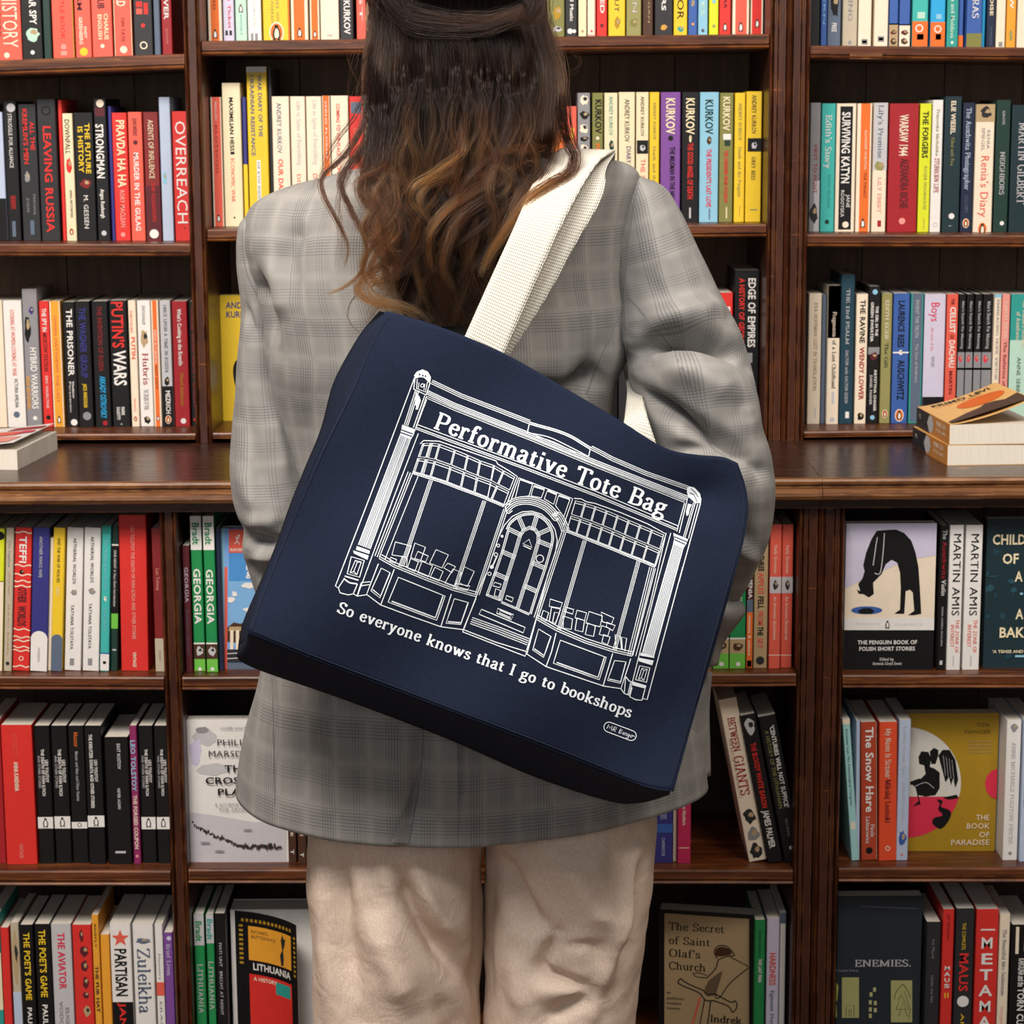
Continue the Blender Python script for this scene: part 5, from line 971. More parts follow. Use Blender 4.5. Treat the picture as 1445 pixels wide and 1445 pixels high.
def cloth_mat(name, c0, c1, wscale, bump=.3, big=0.):
    m_ = bpy.data.materials.new(name); m_.use_nodes = True; nt = m_.node_tree; N, L = nt.nodes, nt.links; b = N['Principled BSDF']
    tc = N.new('ShaderNodeTexCoord'); n1 = N.new('ShaderNodeTexNoise'); n1.inputs['Scale'].default_value = wscale; n1.inputs['Detail'].default_value = 3; L.new(tc.outputs['Object'], n1.inputs['Vector'])
    mp = N.new('ShaderNodeMapping'); mp.inputs['Scale'].default_value = (1, 1, .08); L.new(tc.outputs['Object'], mp.inputs[0]); n2 = N.new('ShaderNodeTexNoise'); n2.inputs['Scale'].default_value = wscale*1.2; L.new(mp.outputs[0], n2.inputs['Vector'])
    ad = N.new('ShaderNodeMath'); ad.operation = 'MULTIPLY_ADD'; ad.inputs[1].default_value = .5; L.new(n1.outputs['Fac'], ad.inputs[0]); hf = N.new('ShaderNodeMath'); hf.operation = 'MULTIPLY'; hf.inputs[1].default_value = .5; L.new(n2.outputs['Fac'], hf.inputs[0]); L.new(hf.outputs[0], ad.inputs[2])
    r = N.new('ShaderNodeMapRange'); r.inputs[1].default_value = .36; r.inputs[2].default_value = .64; L.new(ad.outputs[0], r.inputs[0])
    c = N.new('ShaderNodeMix'); c.data_type = 'RGBA'; c.inputs[6].default_value = (*lin(c0), 1); c.inputs[7].default_value = (*lin(c1), 1); L.new(r.outputs[0], c.inputs[0]); L.new(c.outputs[2], b.inputs['Base Color'])
    b.inputs['Roughness'].default_value = .9; b.inputs['Specular IOR Level'].default_value = .15; b.inputs['Sheen Weight'].default_value = 0
    bp = N.new('ShaderNodeBump'); bp.inputs['Strength'].default_value = bump; bp.inputs['Distance'].default_value = .0008; L.new(r.outputs[0], bp.inputs['Height']); last = bp
    if big:
        n3 = N.new('ShaderNodeTexNoise'); n3.inputs['Scale'].default_value = 26; n3.inputs['Detail'].default_value = 4; n3.inputs['Distortion'].default_value = 1.2; L.new(tc.outputs['Object'], n3.inputs['Vector'])
        b2 = N.new('ShaderNodeBump'); b2.inputs['Strength'].default_value = big; b2.inputs['Distance'].default_value = .006; L.new(n3.outputs['Fac'], b2.inputs['Height']); L.new(bp.outputs[0], b2.inputs['Normal']); last = b2
    L.new(last.outputs[0], b.inputs['Normal']); return m_
PLAID = plaid_mat()
PANTS = cloth_mat('ecru_linen', 'CFB9A6', 'E6D3C2', 700, .3, .35)
SKIN = mat('C99A80', .5)
def seg_dist(Q, P):
    """distance of picture points Q to a polyline P"""
    P = np.array(P, float); best = np.full(len(Q), 1e9)
    for a, b in zip(P[:-1], P[1:]):
        ab = b-a; t = np.clip(((Q-a)@ab)/(ab@ab), 0, 1); best = np.minimum(best, np.hypot(*(Q-(a+t[:, None]*ab)).T))
    return best
def sculpt(V, folds, nrm, side=True):
    Q = PXn(V); d = np.zeros(len(V))
    for pts, wd, dep in folds:
        P = catmull(pts, 5); dist = seg_dist(Q, P)
        PP = np.array(P); L = np.hypot(*(PP[-1]-PP[0])); 
        e0 = np.hypot(*(Q-PP[0]).T); e1 = np.hypot(*(Q-PP[-1]).T); fade = np.clip(np.minimum(e0, e1)/(L*.3+1), .25, 1)
        d += dep*np.exp(-(dist/wd)**2)*fade
    back = np.clip(-nrm[:, 1]*1.6, 0, 1)
    return V+nrm*(d*back)[:, None]
def grid_normals(V, nr, nc):
    G = V.reshape(nr, nc, 3); du = np.roll(G, -1, 1)-np.roll(G, 1, 1); dv = np.empty_like(G); dv[1:-1] = G[2:]-G[:-2]; dv[0] = G[1]-G[0]; dv[-1] = G[-1]-G[-2]
    n = np.cross(du, dv); l = np.linalg.norm(n, axis=2, keepdims=True); l[l == 0] = 1; n = n/l
    c = G.mean(axis=1, keepdims=True); s = np.sign(((G-c)*n).sum(axis=2).mean()); return (n*s).reshape(-1, 3)
def interp_rows(rows, n):
    R = np.array(rows, float); out = []
    P = catmull([tuple(r) for r in R], max(2, n//(len(R)-1))); return np.array(P)
def closed_grid(name, V, nr, nc, uv, mats, parent, folds=(), noise_amp=0, noise_scale=6, flip=False, seed=0):
    nrm = grid_normals(V, nr, nc); V = sculpt(V, folds, nrm)
    if noise_amp:
        d = np.array([noise.fractal(Vector(p)*noise_scale+Vector((seed, 0, 0)), .9, 2.0, 3) for p in V]); V = V+nrm*(d*noise_amp)[:, None]
    F = [(r*nc+c, r*nc+(c+1) % nc, (r+1)*nc+(c+1) % nc, (r+1)*nc+c) for r in range(nr-1) for c in range(nc)]
    o = mesh_obj(name, V, F, mats, parent, True, uv=uv); fixn(o); return o, V, F
person = empty('person', (W(640, 700, 2.5).x, 2.5, 0)); tag(person, 'person with long wavy brown hair in grey checked blazer and cream trousers, seen from behind', 'person')
def plocal(o): return local(o, person)
# ---- blazer body
rows = [(203, 606, 678, .050, 2.47), (212, 580, 706, .058, 2.47), (222, 530, 760, .064, 2.475), (234, 462, 825, .070, 2.48), (247, 402, 876, .080, 2.49), (260, 368, 897, .092, 2.495), (275, 352, 903, .104, 2.50), (300, 344, 898, .116, 2.50), (340, 345, 889, .126, 2.50),
        (400, 358, 882, .133, 2.50), (440, 371, 885, .134, 2.50), (505, 380, 886, .132, 2.50), (545, 388, 869, .128, 2.505), (600, 399, 860, .122, 2.51), (700, 416, 862, .114, 2.515), (780, 408, 880, .118, 2.512), (860, 388, 912, .126, 2.51), (950, 367, 952, .134, 2.505), (1010, 350, 977, .138, 2.50), (1060, 340, 990, .141, 2.50), (1106, 334, 998, .143, 2.50)]
P = interp_rows(rows, 200); NR, NC = len(P), 300
V = np.zeros((NR, NC, 3)); UVs = np.zeros((NR, NC, 2)); th = np.linspace(0, 2*math.pi, NC, endpoint=False)-math.pi/2
for i, (py, xl, xr, d, Yc) in enumerate(P):
    A, B = W(xl, py, Yc), W(xr, py, Yc); cx, hw = (A.x+B.x)/2, (B.x-A.x)/2; z = W((xl+xr)/2, py, Yc).z; e = 2/2.5
    c, s = np.cos(th), np.sin(th); x = cx+hw*np.sign(c)*np.abs(c)**e; y = Yc+d*np.sign(s)*np.abs(s)**e
    sh = np.clip(1-(py-260)/330, 0, 1)*.070; V[i, :, 0] = x; V[i, :, 1] = y; V[i, :, 2] = z+sh*(x-cx)-.030*max(0, (py-930)/176)**1.3*np.clip(-s, 0, 1)**1.2*(1-1.0*np.clip(c, 0, 1))
    a = np.cumsum(np.hypot(np.diff(x, append=x[0]), np.diff(y, append=y[0]))); a = np.concatenate([[0], a[:-1]]); a[NC//2:] -= a[-1]+.001
    UVs[i, :, 0] = a; UVs[i, :, 1] = z+sh*(x-cx)*.5
folds = [([(430, 300), (415, 380), (400, 440)], 22, -.006), ([(470, 290), (450, 400), (430, 520)], 30, .005), ([(352, 372), (366, 405), (378, 445), (392, 500)], 10, -.018), ([(352, 395), (365, 420), (374, 436)], 6, -.012), ([(378, 350), (392, 400), (405, 460)], 14, .010), ([(430, 300), (405, 350), (395, 400)], 16, -.010),
         ([(800, 400), (780, 520), (790, 600)], 34, .006), ([(745, 560), (800, 560), (850, 500)], 20, -.010), ([(700, 540), (760, 600), (860, 640)], 24, .010), ([(770, 555), (820, 545), (862, 520)], 12, -.012), ([(690, 520), (740, 552), (800, 560)], 14, -.012), ([(860, 470), (830, 540), (825, 600)], 14, -.006),
         ([(430, 560), (425, 650), (420, 720)], 16, -.006), ([(460, 600), (450, 700), (440, 800)], 20, .006),
         ([(598, 1000), (592, 1090), (573, 1195)], 9, -.012), ([(560, 1010), (555, 1100), (540, 1190)], 22, .007), ([(640, 1010), (650, 1100), (640, 1190)], 26, .006),
         ([(420, 960), (425, 1060), (418, 1160)], 26, -.007), ([(470, 960), (478, 1060), (470, 1170)], 26, .007), ([(385, 960), (388, 1060), (389, 1140)], 3.5, -.003), ([(720, 1080), (740, 1130), (735, 1190)], 30, -.006), ([(820, 1100), (830, 1130), (830, 1170)], 26, .007),
         ([(390, 620), (396, 680), (400, 740)], 9, .004)]
jacket, JV, JF = closed_grid('blazer', V.reshape(-1, 3), NR, NC, UVs.reshape(-1, 2), PLAID, None, folds, .0022, 7)
so = jacket.modifiers.new('thickness', 'SOLIDIFY'); so.thickness = .002; so.offset = -1
JB = BVHTree.FromPolygons([tuple(v) for v in JV], JF); plocal(jacket)
# ---- tubes from pairs of picture points
def tube(name, pairs, mats, folds, nc=110, n=160, noise_amp=.002, flat=.8, uvo=(0, 0), seed=3, expo=1.0, cap=True, nscale=9):
    P = np.array(catmull([tuple(p) for p in pairs], max(2, n//(len(pairs)-1)))); nr = len(P); V = np.zeros((nr, nc, 3)); UVs = np.zeros((nr, nc, 2)); th = np.linspace(0, 2*math.pi, nc, endpoint=False)-math.pi/2; acc = 0; last = None
    for i, (ax, ay, bx, by, Y, dep) in enumerate(P):
        A, B = np.array(W(ax, ay, Y)), np.array(W(bx, by, Y)); C = (A+B)/2; H = (B-A)/2; hw = np.linalg.norm(H); d = dep if dep > 0 else hw*flat
        c, s = np.cos(th), np.sin(th); c2, s2 = np.sign(c)*np.abs(c)**expo, np.sign(s)*np.abs(s)**expo
        V[i] = C+H*c2[:, None]+np.array([0, d, 0])*s2[:, None]
        if last is not None: acc += np.linalg.norm(C-last)
        last = C; UVs[i, :, 0] = np.where(th < math.pi/2, th+math.pi/2, th-1.5*math.pi)*hw*.9+uvo[0]; UVs[i, :, 1] = acc+uvo[1]
    o, VV, FF = closed_grid(name, V.reshape(-1, 3), nr, nc, UVs.reshape(-1, 2), mats, None, folds, noise_amp, nscale, seed=seed)
    return plocal(o), VV, FF
rp = [(884, 262, 902, 247, 2.50, .03), (866, 300, 938, 264, 2.50, .052), (856, 345, 966, 306, 2.495, .062), (856, 400, 991, 362, 2.49, .066), (866, 452, 1021, 424, 2.475, .06), (884, 505, 1050, 480, 2.455, .062), (890, 546, 1066, 540, 2.44, .062), (914, 600, 1074, 602, 2.425, .060),
      (926, 650, 1088, 655, 2.42, .058), (934, 710, 1089, 715, 2.43, .056), (946, 765, 1080, 775, 2.445, .052), (968, 815, 1058, 818, 2.465, .042), (985, 850, 1042, 846, 2.48, .034), (992, 872, 1040, 866, 2.49, .03)]
rf = [([(884, 510), (925, 486), (977, 480), (1030, 494), (1060, 516)], 11, -.048), ([(900, 470), (960, 446), (1030, 455)], 22, .022), ([(886, 540), (930, 570), (998, 610), (1045, 645), (1072, 664)], 12, -.042), ([(915, 520), (980, 530), (1050, 580)], 24, .024),
      ([(925, 640), (990, 636), (1030, 650)], 13, -.012), ([(940, 660), (1010, 680), (1070, 690)], 20, .010), ([(1000, 700), (1040, 740), (1060, 790)], 16, -.010), ([(1020, 760), (1050, 780), (1075, 800)], 10, .007), ([(930, 330), (960, 380), (990, 420)], 20, .005), ([(905, 380), (935, 420), (950, 450)], 14, -.004)]
sleeveR, SRV, SRF = tube('sleeve', rp, PLAID, rf, 120, 180, .0028, uvo=(.01, .02))
lp = [(349, 301, 360, 297, 2.50, .02), (335, 322, 376, 312, 2.50, .04), (334, 370, 384, 370, 2.50, .042), (339, 440, 390, 440, 2.50, .042), (335, 520, 400, 520, 2.50, .046), (329, 600, 418, 600, 2.495, .05), (326, 660, 430, 660, 2.49, .052), (331, 708, 440, 708, 2.485, .052), (344, 742, 442, 748, 2.485, .05),
      (343, 768, 440, 772, 2.485, .046), (348, 792, 430, 796, 2.49, .042), (360, 828, 415, 836, 2.50, .036), (372, 860, 408, 862, 2.51, .03)]
lf = [([(345, 752), (370, 764), (400, 766)], 8, -.016), ([(340, 740), (370, 735), (400, 742)], 12, .008), ([(350, 780), (372, 786), (395, 782)], 8, .008), ([(345, 560), (360, 640), (375, 720)], 14, -.006), ([(340, 650), (352, 700), (380, 720)], 12, .006), ([(337, 420), (352, 455), (372, 480)], 8, -.007), ([(380, 560), (395, 640), (405, 700)], 9, .006), ([(362, 800), (380, 820), (395, 840)], 8, -.006)]
sleeveL, SLV, SLF = tube('sleeve', lp, PLAID, lf, 100, 170, .002, uvo=(.03, .05), seed=8)
SB = [BVHTree.FromPolygons([tuple(v) for v in a], b) for a, b in ((SRV, SRF), (SLV, SLF))]
# gathered front corner of the blazer beside the right hand, and the front hem flap
def sheet(name, pts, mats, thick=.004, uvs=.9):
    """pts: rows of (px,py,Y)"""
    R = [catmull([np.array(p, float) for p in row], 5) for row in pts]; R = np.array(R); cols = [catmull([R[i, j] for i in range(len(R))], 5) for j in range(R.shape[1])]
    G = np.array(cols).transpose(1, 0, 2); nr, nc = G.shape[:2]; V = [W(*G[i, j]) for i in range(nr) for j in range(nc)]
    F = [(i*nc+j, i*nc+j+1, (i+1)*nc+j+1, (i+1)*nc+j) for i in range(nr-1) for j in range(nc-1)]
    o = mesh_obj(name, V, F, mats, None, True, uv=[(v.x*uvs, v.z*uvs) for v in V]); so = o.modifiers.new('thickness', 'SOLIDIFY'); so.thickness = thick; so.offset = 0; return plocal(o)
sheet('front_flap', [[(985, 835, 2.47), (1010, 838, 2.44), (1042, 846, 2.47)], [(985, 855, 2.46), (1018, 862, 2.42), (1050, 862, 2.46)], [(985, 880, 2.47), (1012, 884, 2.43), (1036, 884, 2.46)], [(985, 905, 2.48), (1004, 912, 2.45), (1019, 908, 2.48)], [(985, 935, 2.49), (1000, 940, 2.47), (1011, 938, 2.49)]], PLAID)
sheet('front_flap', [[(955, 960, 2.46), (985, 955, 2.48), (1003, 948, 2.52)], [(940, 1010, 2.45), (975, 1010, 2.46), (999, 1000, 2.52)], [(930, 1060, 2.45), (970, 1062, 2.45), (1000, 1050, 2.52)], [(935, 1116, 2.45), (970, 1107, 2.45), (1001, 1094, 2.52)]], PLAID)
def drape(pts, trees, wd, lift=.0006, n=6):
    P = catmull(pts, n); out = []
    for p in P:
        d = (FW + RT*((p[0]-722.5)/FPX) + UP*((722.5-p[1])/FPX)).normalized(); best = None
        for t in trees:
            h = t.ray_cast(EYE, d)
            if h[0] is not None and (best is None or h[3] < best[3]): best = h
        if best is not None: out.append(best[0]-d*lift)
    V = []; F = []
    for i, q in enumerate(out):
        a = out[max(0, i-1)]; b = out[min(len(out)-1, i+1)]; t = (b-a).normalized(); s = t.cross(FW).normalized()*wd/2; V += [q+s, q-s]
    for i in range(len(out)-1): F.append((2*i, 2*i+1, 2*i+3, 2*i+2))
    return V, F
seam = mat('6E6C6C', .9)
for pts, tr in (([(884, 420), (864, 466), (842, 517), (828, 556)], [JB]), ([(384, 950), (386, 1040), (388, 1138)], [JB]), ([(887, 418), (918, 455), (948, 492), (975, 548), (998, 603)], SB[:1]), ([(597, 1010), (596, 1060), (592, 1105), (577, 1190)], [JB]),
                ([(903, 250), (893, 300), (886, 350), (882, 410), (884, 460), (886, 500)], [JB, SB[0]]), ([(346, 292), (342, 340), (348, 385), (362, 415), (371, 430)], [JB, SB[1]])):
    v, f_ = drape(pts, tr, .0011)
    if len(v) > 3: plocal(mesh_obj('seam', v, f_, seam, None))
def onjacket(x, y, lift):
    d = (FW + RT*((x-722.5)/FPX) + UP*((722.5-y)/FPX)).normalized(); h = JB.ray_cast(EYE, d)
    return (h[0]-d*lift) if h[0] is not None else W(x, y, 2.365)
VF = []
for i in range(13):
    v_ = i/12; yl, yr = 1060+128*v_, 1058+132*v_; xl, xr = 597-44*v_**1.3, 598-21*v_
    for k in range(7): VF.append(onjacket(xl+(xr-xl)*k/6, yl+(yr-yl)*k/6, .0015+.0035*v_*(1-k/6)))
o = mesh_obj('vent_flap', VF, [(i*7+k, i*7+k+1, i*7+k+8, i*7+k+7) for i in range(12) for k in range(6)], PLAID, None, True, uv=[(v.x*1.3, v.z*1.3) for v in VF]); plocal(o)
# hem turned up all round
# ---- trousers
lo = [(425, 1040, 676, 1040, 2.50, .105), (430, 1120, 679, 1120, 2.50, .112), (433, 1180, 680, 1180, 2.50, .115), (434, 1250, 681, 1250, 2.50, .112), (438, 1330, 680, 1330, 2.50, .108), (443, 1445, 679, 1445, 2.50, .104), (450, 1600, 676, 1600, 2.50, .10), (456, 1800, 668, 1800, 2.50, .10), (462, 2010, 660, 2010, 2.50, .10)]
ro = [(681, 1040, 940, 1040, 2.50, .105), (683, 1120, 926, 1120, 2.50, .112), (683, 1180, 923, 1180, 2.50, .115), (683, 1250, 920, 1250, 2.50, .112), (682, 1330, 911, 1330, 2.50, .108), (682, 1445, 896, 1445, 2.50, .104), (684, 1600, 884, 1600, 2.50, .10), (690, 1800, 880, 1800, 2.50, .10), (696, 2010, 876, 2010, 2.50, .10)]
lfo = [([(470, 1180), (480, 1300), (505, 1440)], 20, -.018), ([(455, 1190), (458, 1320), (470, 1445)], 14, .008), ([(528, 1270), (547, 1340), (590, 1440)], 24, .022), ([(560, 1200), (585, 1286), (632, 1352), (672, 1385)], 14, -.026), ([(574, 1215), (609, 1280), (655, 1345)], 14, .012),
       ([(505, 1190), (530, 1260), (545, 1300)], 18, -.009), ([(640, 1220), (655, 1300), (670, 1340)], 22, .008), ([(600, 1400), (640, 1440), (660, 1500)], 16, -.010), ([(678, 1190), (678, 1300), (680, 1445)], 10, -.02)]
rfo = [([(686, 1190), (720, 1245), (749, 1294), (787, 1317)], 14, -.020), ([(787, 1317), (768, 1350), (768, 1371), (838, 1394)], 8, -.020), ([(800, 1180), (850, 1290), (845, 1340)], 34, .022), ([(919, 1145), (888, 1247), (857, 1348), (838, 1433)], 9, .013), ([(905, 1180), (890, 1290), (868, 1400)], 8, -.016),
       ([(764, 1445), (800, 1420), (838, 1404)], 10, -.014), ([(740, 1400), (790, 1395), (835, 1380)], 15, .010), ([(815, 1200), (840, 1260), (870, 1300)], 9, -.006), ([(720, 1330), (735, 1400), (745, 1445)], 16, .007), ([(683, 1190), (684, 1300), (684, 1445)], 10, -.02), ([(790, 1340), (830, 1330), (850, 1350)], 7, -.006)]
for pr, fo, sd in ((lo, lfo, 1), (ro, rfo, 5)): tube('trouser_leg', pr, PANTS, fo, 130, 190, .0045, seed=sd, expo=.9, nscale=10)
# ---- body (one continuous skin)
xc = W(640, 700, 2.5).x
def PT(px, py, Y): return tuple(W(px, py, Y))
zs = W(640, 285, 2.5).z
J = {'pelvis': (xc, 2.50, .86), 'waist': (xc, 2.51, 1.02), 'chest': (xc, 2.50, 1.22), 'neckb': (xc, 2.485, zs+.035), 'neckt': (xc+.002, 2.475, zs+.10), 'jaw': (xc+.002, 2.50, zs+.155), 'skull': (xc+.002, 2.49, zs+.215), 'crown': (xc+.002, 2.485, zs+.265), 'nose': (xc+.002, 2.585, zs+.19),
     'shR': PT(862, 300, 2.50), 'elR': PT(1008, 640, 2.44), 'wrR': PT(1012, 860, 2.50), 'plR': PT(985, 905, 2.55), 'shL': PT(388, 318, 2.50), 'elL': PT(380, 660, 2.49), 'wrL': PT(392, 850, 2.52), 'plL': PT(425, 900, 2.57),
     'hpL': (xc-.085, 2.50, .84), 'knL': PT(560, 1480, 2.50), 'anL': PT(558, 1960, 2.50), 'toL': (PT(558, 1960, 2.5)[0], 2.66, .03), 'hpR': (xc+.085, 2.50, .84), 'knR': PT(790, 1480, 2.50), 'anR': PT(786, 1960, 2.50), 'toR': (PT(786, 1960, 2.5)[0], 2.66, .03)}
RAD = {'pelvis': .11, 'waist': .085, 'chest': .085, 'neckb': .055, 'neckt': .045, 'jaw': .058, 'skull': .082, 'crown': .06, 'nose': .012, 'sh': .026, 'el': .022, 'wr': .018, 'pl': .024, 'hp': .075, 'kn': .052, 'an': .036, 'to': .032}
E = [('pelvis', 'waist'), ('waist', 'chest'), ('chest', 'neckb'), ('neckb', 'neckt'), ('neckt', 'jaw'), ('jaw', 'skull'), ('skull', 'crown'), ('skull', 'nose')]
for s in 'RL': E += [('chest', 'sh'+s), ('sh'+s, 'el'+s), ('el'+s, 'wr'+s), ('wr'+s, 'pl'+s), ('pelvis', 'hp'+s), ('hp'+s, 'kn'+s), ('kn'+s, 'an'+s), ('an'+s, 'to'+s)]
for s, sg in (('R', -1), ('L', 1)):
    p = Vector(J['pl'+s]); w0 = Vector(J['wr'+s]); dr = (p-w0).normalized(); sd = dr.cross(Vector((0, 0, 1))).normalized()
    for k, (off, ln) in enumerate(((-.024, .052), (-.008, .060), (.008, .056), (.023, .044))):
        a = p+sd*off+dr*.022; b = a+dr*ln*.55-Vector((0, 0, ln*.2)); c = b+dr*ln*.35-Vector((0, 0, ln*.5))
        for q, nm in ((a, 'a'), (b, 'b'), (c, 'c')): J[f'f{k}{nm}{s}'] = tuple(q); RAD[f'f{k}{nm}'] = .009 if nm != 'c' else .0075
        E += [('pl'+s, f'f{k}a{s}'), (f'f{k}a{s}', f'f{k}b{s}'), (f'f{k}b{s}', f'f{k}c{s}')]
    a = w0.lerp(p, .5)+sd*-.028; b = a+dr*.035+sd*-.012; J['ta'+s] = tuple(a); J['tb'+s] = tuple(b); RAD['ta'] = .011; RAD['tb'] = .009; E += [('wr'+s, 'ta'+s), ('ta'+s, 'tb'+s)]
names = list(J); me = bpy.data.meshes.new('body'); me.from_pydata([J[n] for n in names], [(names.index(a), names.index(b)) for a, b in E], [])
body = bpy.data.objects.new('body', me); COL.objects.link(body); me.materials.append(SKIN)
bm = bmesh.new(); bm.from_mesh(me); lay = bm.verts.layers.skin.verify(); bm.verts.ensure_lookup_table()
for i, n in enumerate(names):
    r = RAD.get(n) or RAD[n[:-1]]; s_ = bm.verts[i][lay]; s_.radius = (r, r); s_.use_root = n == 'pelvis'
bm.to_mesh(me); bm.free(); body.modifiers.new('skin', 'SKIN'); sb = body.modifiers.new('smooth', 'SUBSURF'); sb.levels = 1; sb.render_levels = 1; plocal(body)
def ball(name, c, r, mt, parent_local=True, sx=1, sy=1, sz=1, seg=14):
    V = [(c[0]+r*sx*math.sin(math.pi*i/8)*math.cos(2*math.pi*j/seg), c[1]+r*sy*math.sin(math.pi*i/8)*math.sin(2*math.pi*j/seg), c[2]+r*sz*math.cos(math.pi*i/8)) for i in range(9) for j in range(seg)]
    F = [(i*seg+j, (i+1)*seg+j, (i+1)*seg+(j+1) % seg, i*seg+(j+1) % seg) for i in range(8) for j in range(seg)]
    return plocal(mesh_obj(name, V, F, mt, None, True))
hz = zs+.205
for s in (-1, 1):
    ball('eye', (xc+.002+s*.031, 2.566, hz+.005), .012, mat('white', .3)); ball('eyebrow', (xc+.002+s*.031, 2.575, hz+.026), .014, mat('3A2A1E', .8), sy=.3, sz=.2); ball('ear', (xc+.002+s*.083, 2.495, hz-.005), .028, SKIN, sx=.35, sy=.6)
ball('mouth', (xc+.002, 2.566, hz-.058), .022, mat('B0605A', .5), sy=.4, sz=.32)
for n_ in ('anL', 'anR'):
    q = J[n_]; ball('shoe', (q[0], 2.56, .045), .055, mat('black', .4), sx=.85, sy=2.4, sz=.8)
# ------------------------------------------------------------------ hair
HD = cloth_mat('hair_core_dark_brown', '140D0A', '22160F', 300, .8)  # dark brown solid core that closes gaps between the strands
rowsH = [(-120, 570, 720, .045, 2.46), (-85, 540, 755, .070, 2.46), (-40, 532, 762, .078, 2.46), (10, 532, 760, .070, 2.455), (60, 532, 766, .055, 2.44), (130, 534, 778, .038, 2.43), (200, 534, 780, .030, 2.41), (260, 548, 748, .020, 2.380), (330, 552, 736, .012, 2.358), (400, 556, 706, .009, 2.351), (460, 575, 690, .008, 2.347)]
P = interp_rows(rowsH, 60); nr, nc = len(P), 48; V = []
for py, xl, xr, d, Yc in P:
    A, B = W(xl, py, Yc), W(xr, py, Yc)
    for k in range(nc):
        t = 2*math.pi*k/nc; V.append((((A.x+B.x)/2)+(B.x-A.x)/2*math.cos(t), Yc+d*math.sin(t), A.z))
V.append((V[0][0]*0+sum(v[0] for v in V[:nc])/nc, 2.46, V[0][2]+.012)); F = [(r*nc+c, r*nc+(c+1) % nc, (r+1)*nc+(c+1) % nc, (r+1)*nc+c) for r in range(nr-1) for c in range(nc)]+[(len(V)-1, (c+1) % nc, c) for c in range(nc)]
o = mesh_obj('hair_underlayer', V, F, HD, None, True); fixn(o); plocal(o)
hm = bpy.data.materials.new('brown_balayage_hair'); hm.use_nodes = True; nt = hm.node_tree; N, L = nt.nodes, nt.links
for n in list(N): N.remove(n)
out = N.new('ShaderNodeOutputMaterial'); hb = N.new('ShaderNodeBsdfHairPrincipled'); hb.parametrization = 'COLOR'; at = N.new('ShaderNodeAttribute'); at.attribute_name = 'tint'
L.new(at.outputs['Color'], hb.inputs['Color']); hb.inputs['Roughness'].default_value = .22; hb.inputs['Radial Roughness'].default_value = .45; hb.inputs['IOR'].default_value = 1.32; hb.inputs['Random Roughness'].default_value = .3
L.new(hb.outputs[0], out.inputs[0])
strands = []   # list of (points Nx3, radius array, colours Nx3)
c_root, c_mid, c_warm, c_gold = (np.array(lin(h)) for h in ('110806', '2C170C', '693B1C', 'A66E38'))
def resample(P, n):
    P = np.array(P, float); d = np.concatenate([[0], np.cumsum(np.hypot(*np.diff(P[:, :2], axis=0).T))]); t = np.linspace(0, d[-1], n); return np.stack([np.interp(t, d, P[:, k]) for k in range(P.shape[1])], 1)
def clump(path, n, w0, w1, depth, light, m=22, frizz=1.6, rad=.00013, len_var=.25, gold=0.):
    """path: (px,py,Y) guide; n strands gathering from spread w0 px to w1 px"""
    G = np.array(catmull(path, 8)); G = resample(G, m); tan = np.gradient(G[:, :2], axis=0); tan /= np.linalg.norm(tan, axis=1, keepdims=True)+1e-9; nr_ = np.stack([-tan[:, 1], tan[:, 0]], 1); t = np.linspace(0, 1, m)
    tone = rng.uniform(.55, 1.3)
    for _ in range(n):
        a = rng.normal(0, .42); dz = rng.normal(0, 1); ph = rng.uniform(0, 6.28); fr = rng.uniform(1.2, 3.2); am = rng.uniform(.2, 1)*frizz
        wdt = w0*(1-t)**1.2+w1*t**.8*(.8+.4*rng.random()); cut = 1-len_var*rng.random()**2; tt = t*cut
        Gi = np.stack([np.interp(tt, t, G[:, k]) for k in range(3)], 1); ni = np.stack([np.interp(tt, t, nr_[:, k]) for k in range(2)], 1)
        off = a*wdt+am*np.sin(ph+fr*6.28*tt)*tt+.5*am*np.sin(ph*2+fr*15*tt); X = Gi[:, 0]+ni[:, 0]*off; Yp = Gi[:, 1]+ni[:, 1]*off; D = Gi[:, 2]+.028*np.clip(1-tt/.22, 0, 1)*(path[0][1] > 0)+dz*depth*.5+.002*np.sin(ph+fr*5*tt)
        pts = np.array([W(x, y, d) for x, y, d in zip(X, Yp, D)])
        l = np.clip(light+rng.normal(0, .22), 0, 1); k = np.clip((tt-.15)/.75, 0, 1)**1.1*l; g = np.clip((tt-.35)/.5, 0, 1)*gold*rng.random()
        col = c_root*(1-np.clip(k*2, 0, 1))[:, None]+c_mid*(np.clip(k*2, 0, 1)*(1-np.clip(k*2-1, 0, 1)))[:, None]+c_warm*np.clip(k*2-1, 0, 1)[:, None]; col = col*(1-g)[:, None]+c_gold*g[:, None]
        strands.append((pts, rad*(1-.6*t**3)*np.clip(.25+t/.12, 0, 1)*rng.uniform(.8, 1.3), col*rng.uniform(.6, 1.25)*tone))
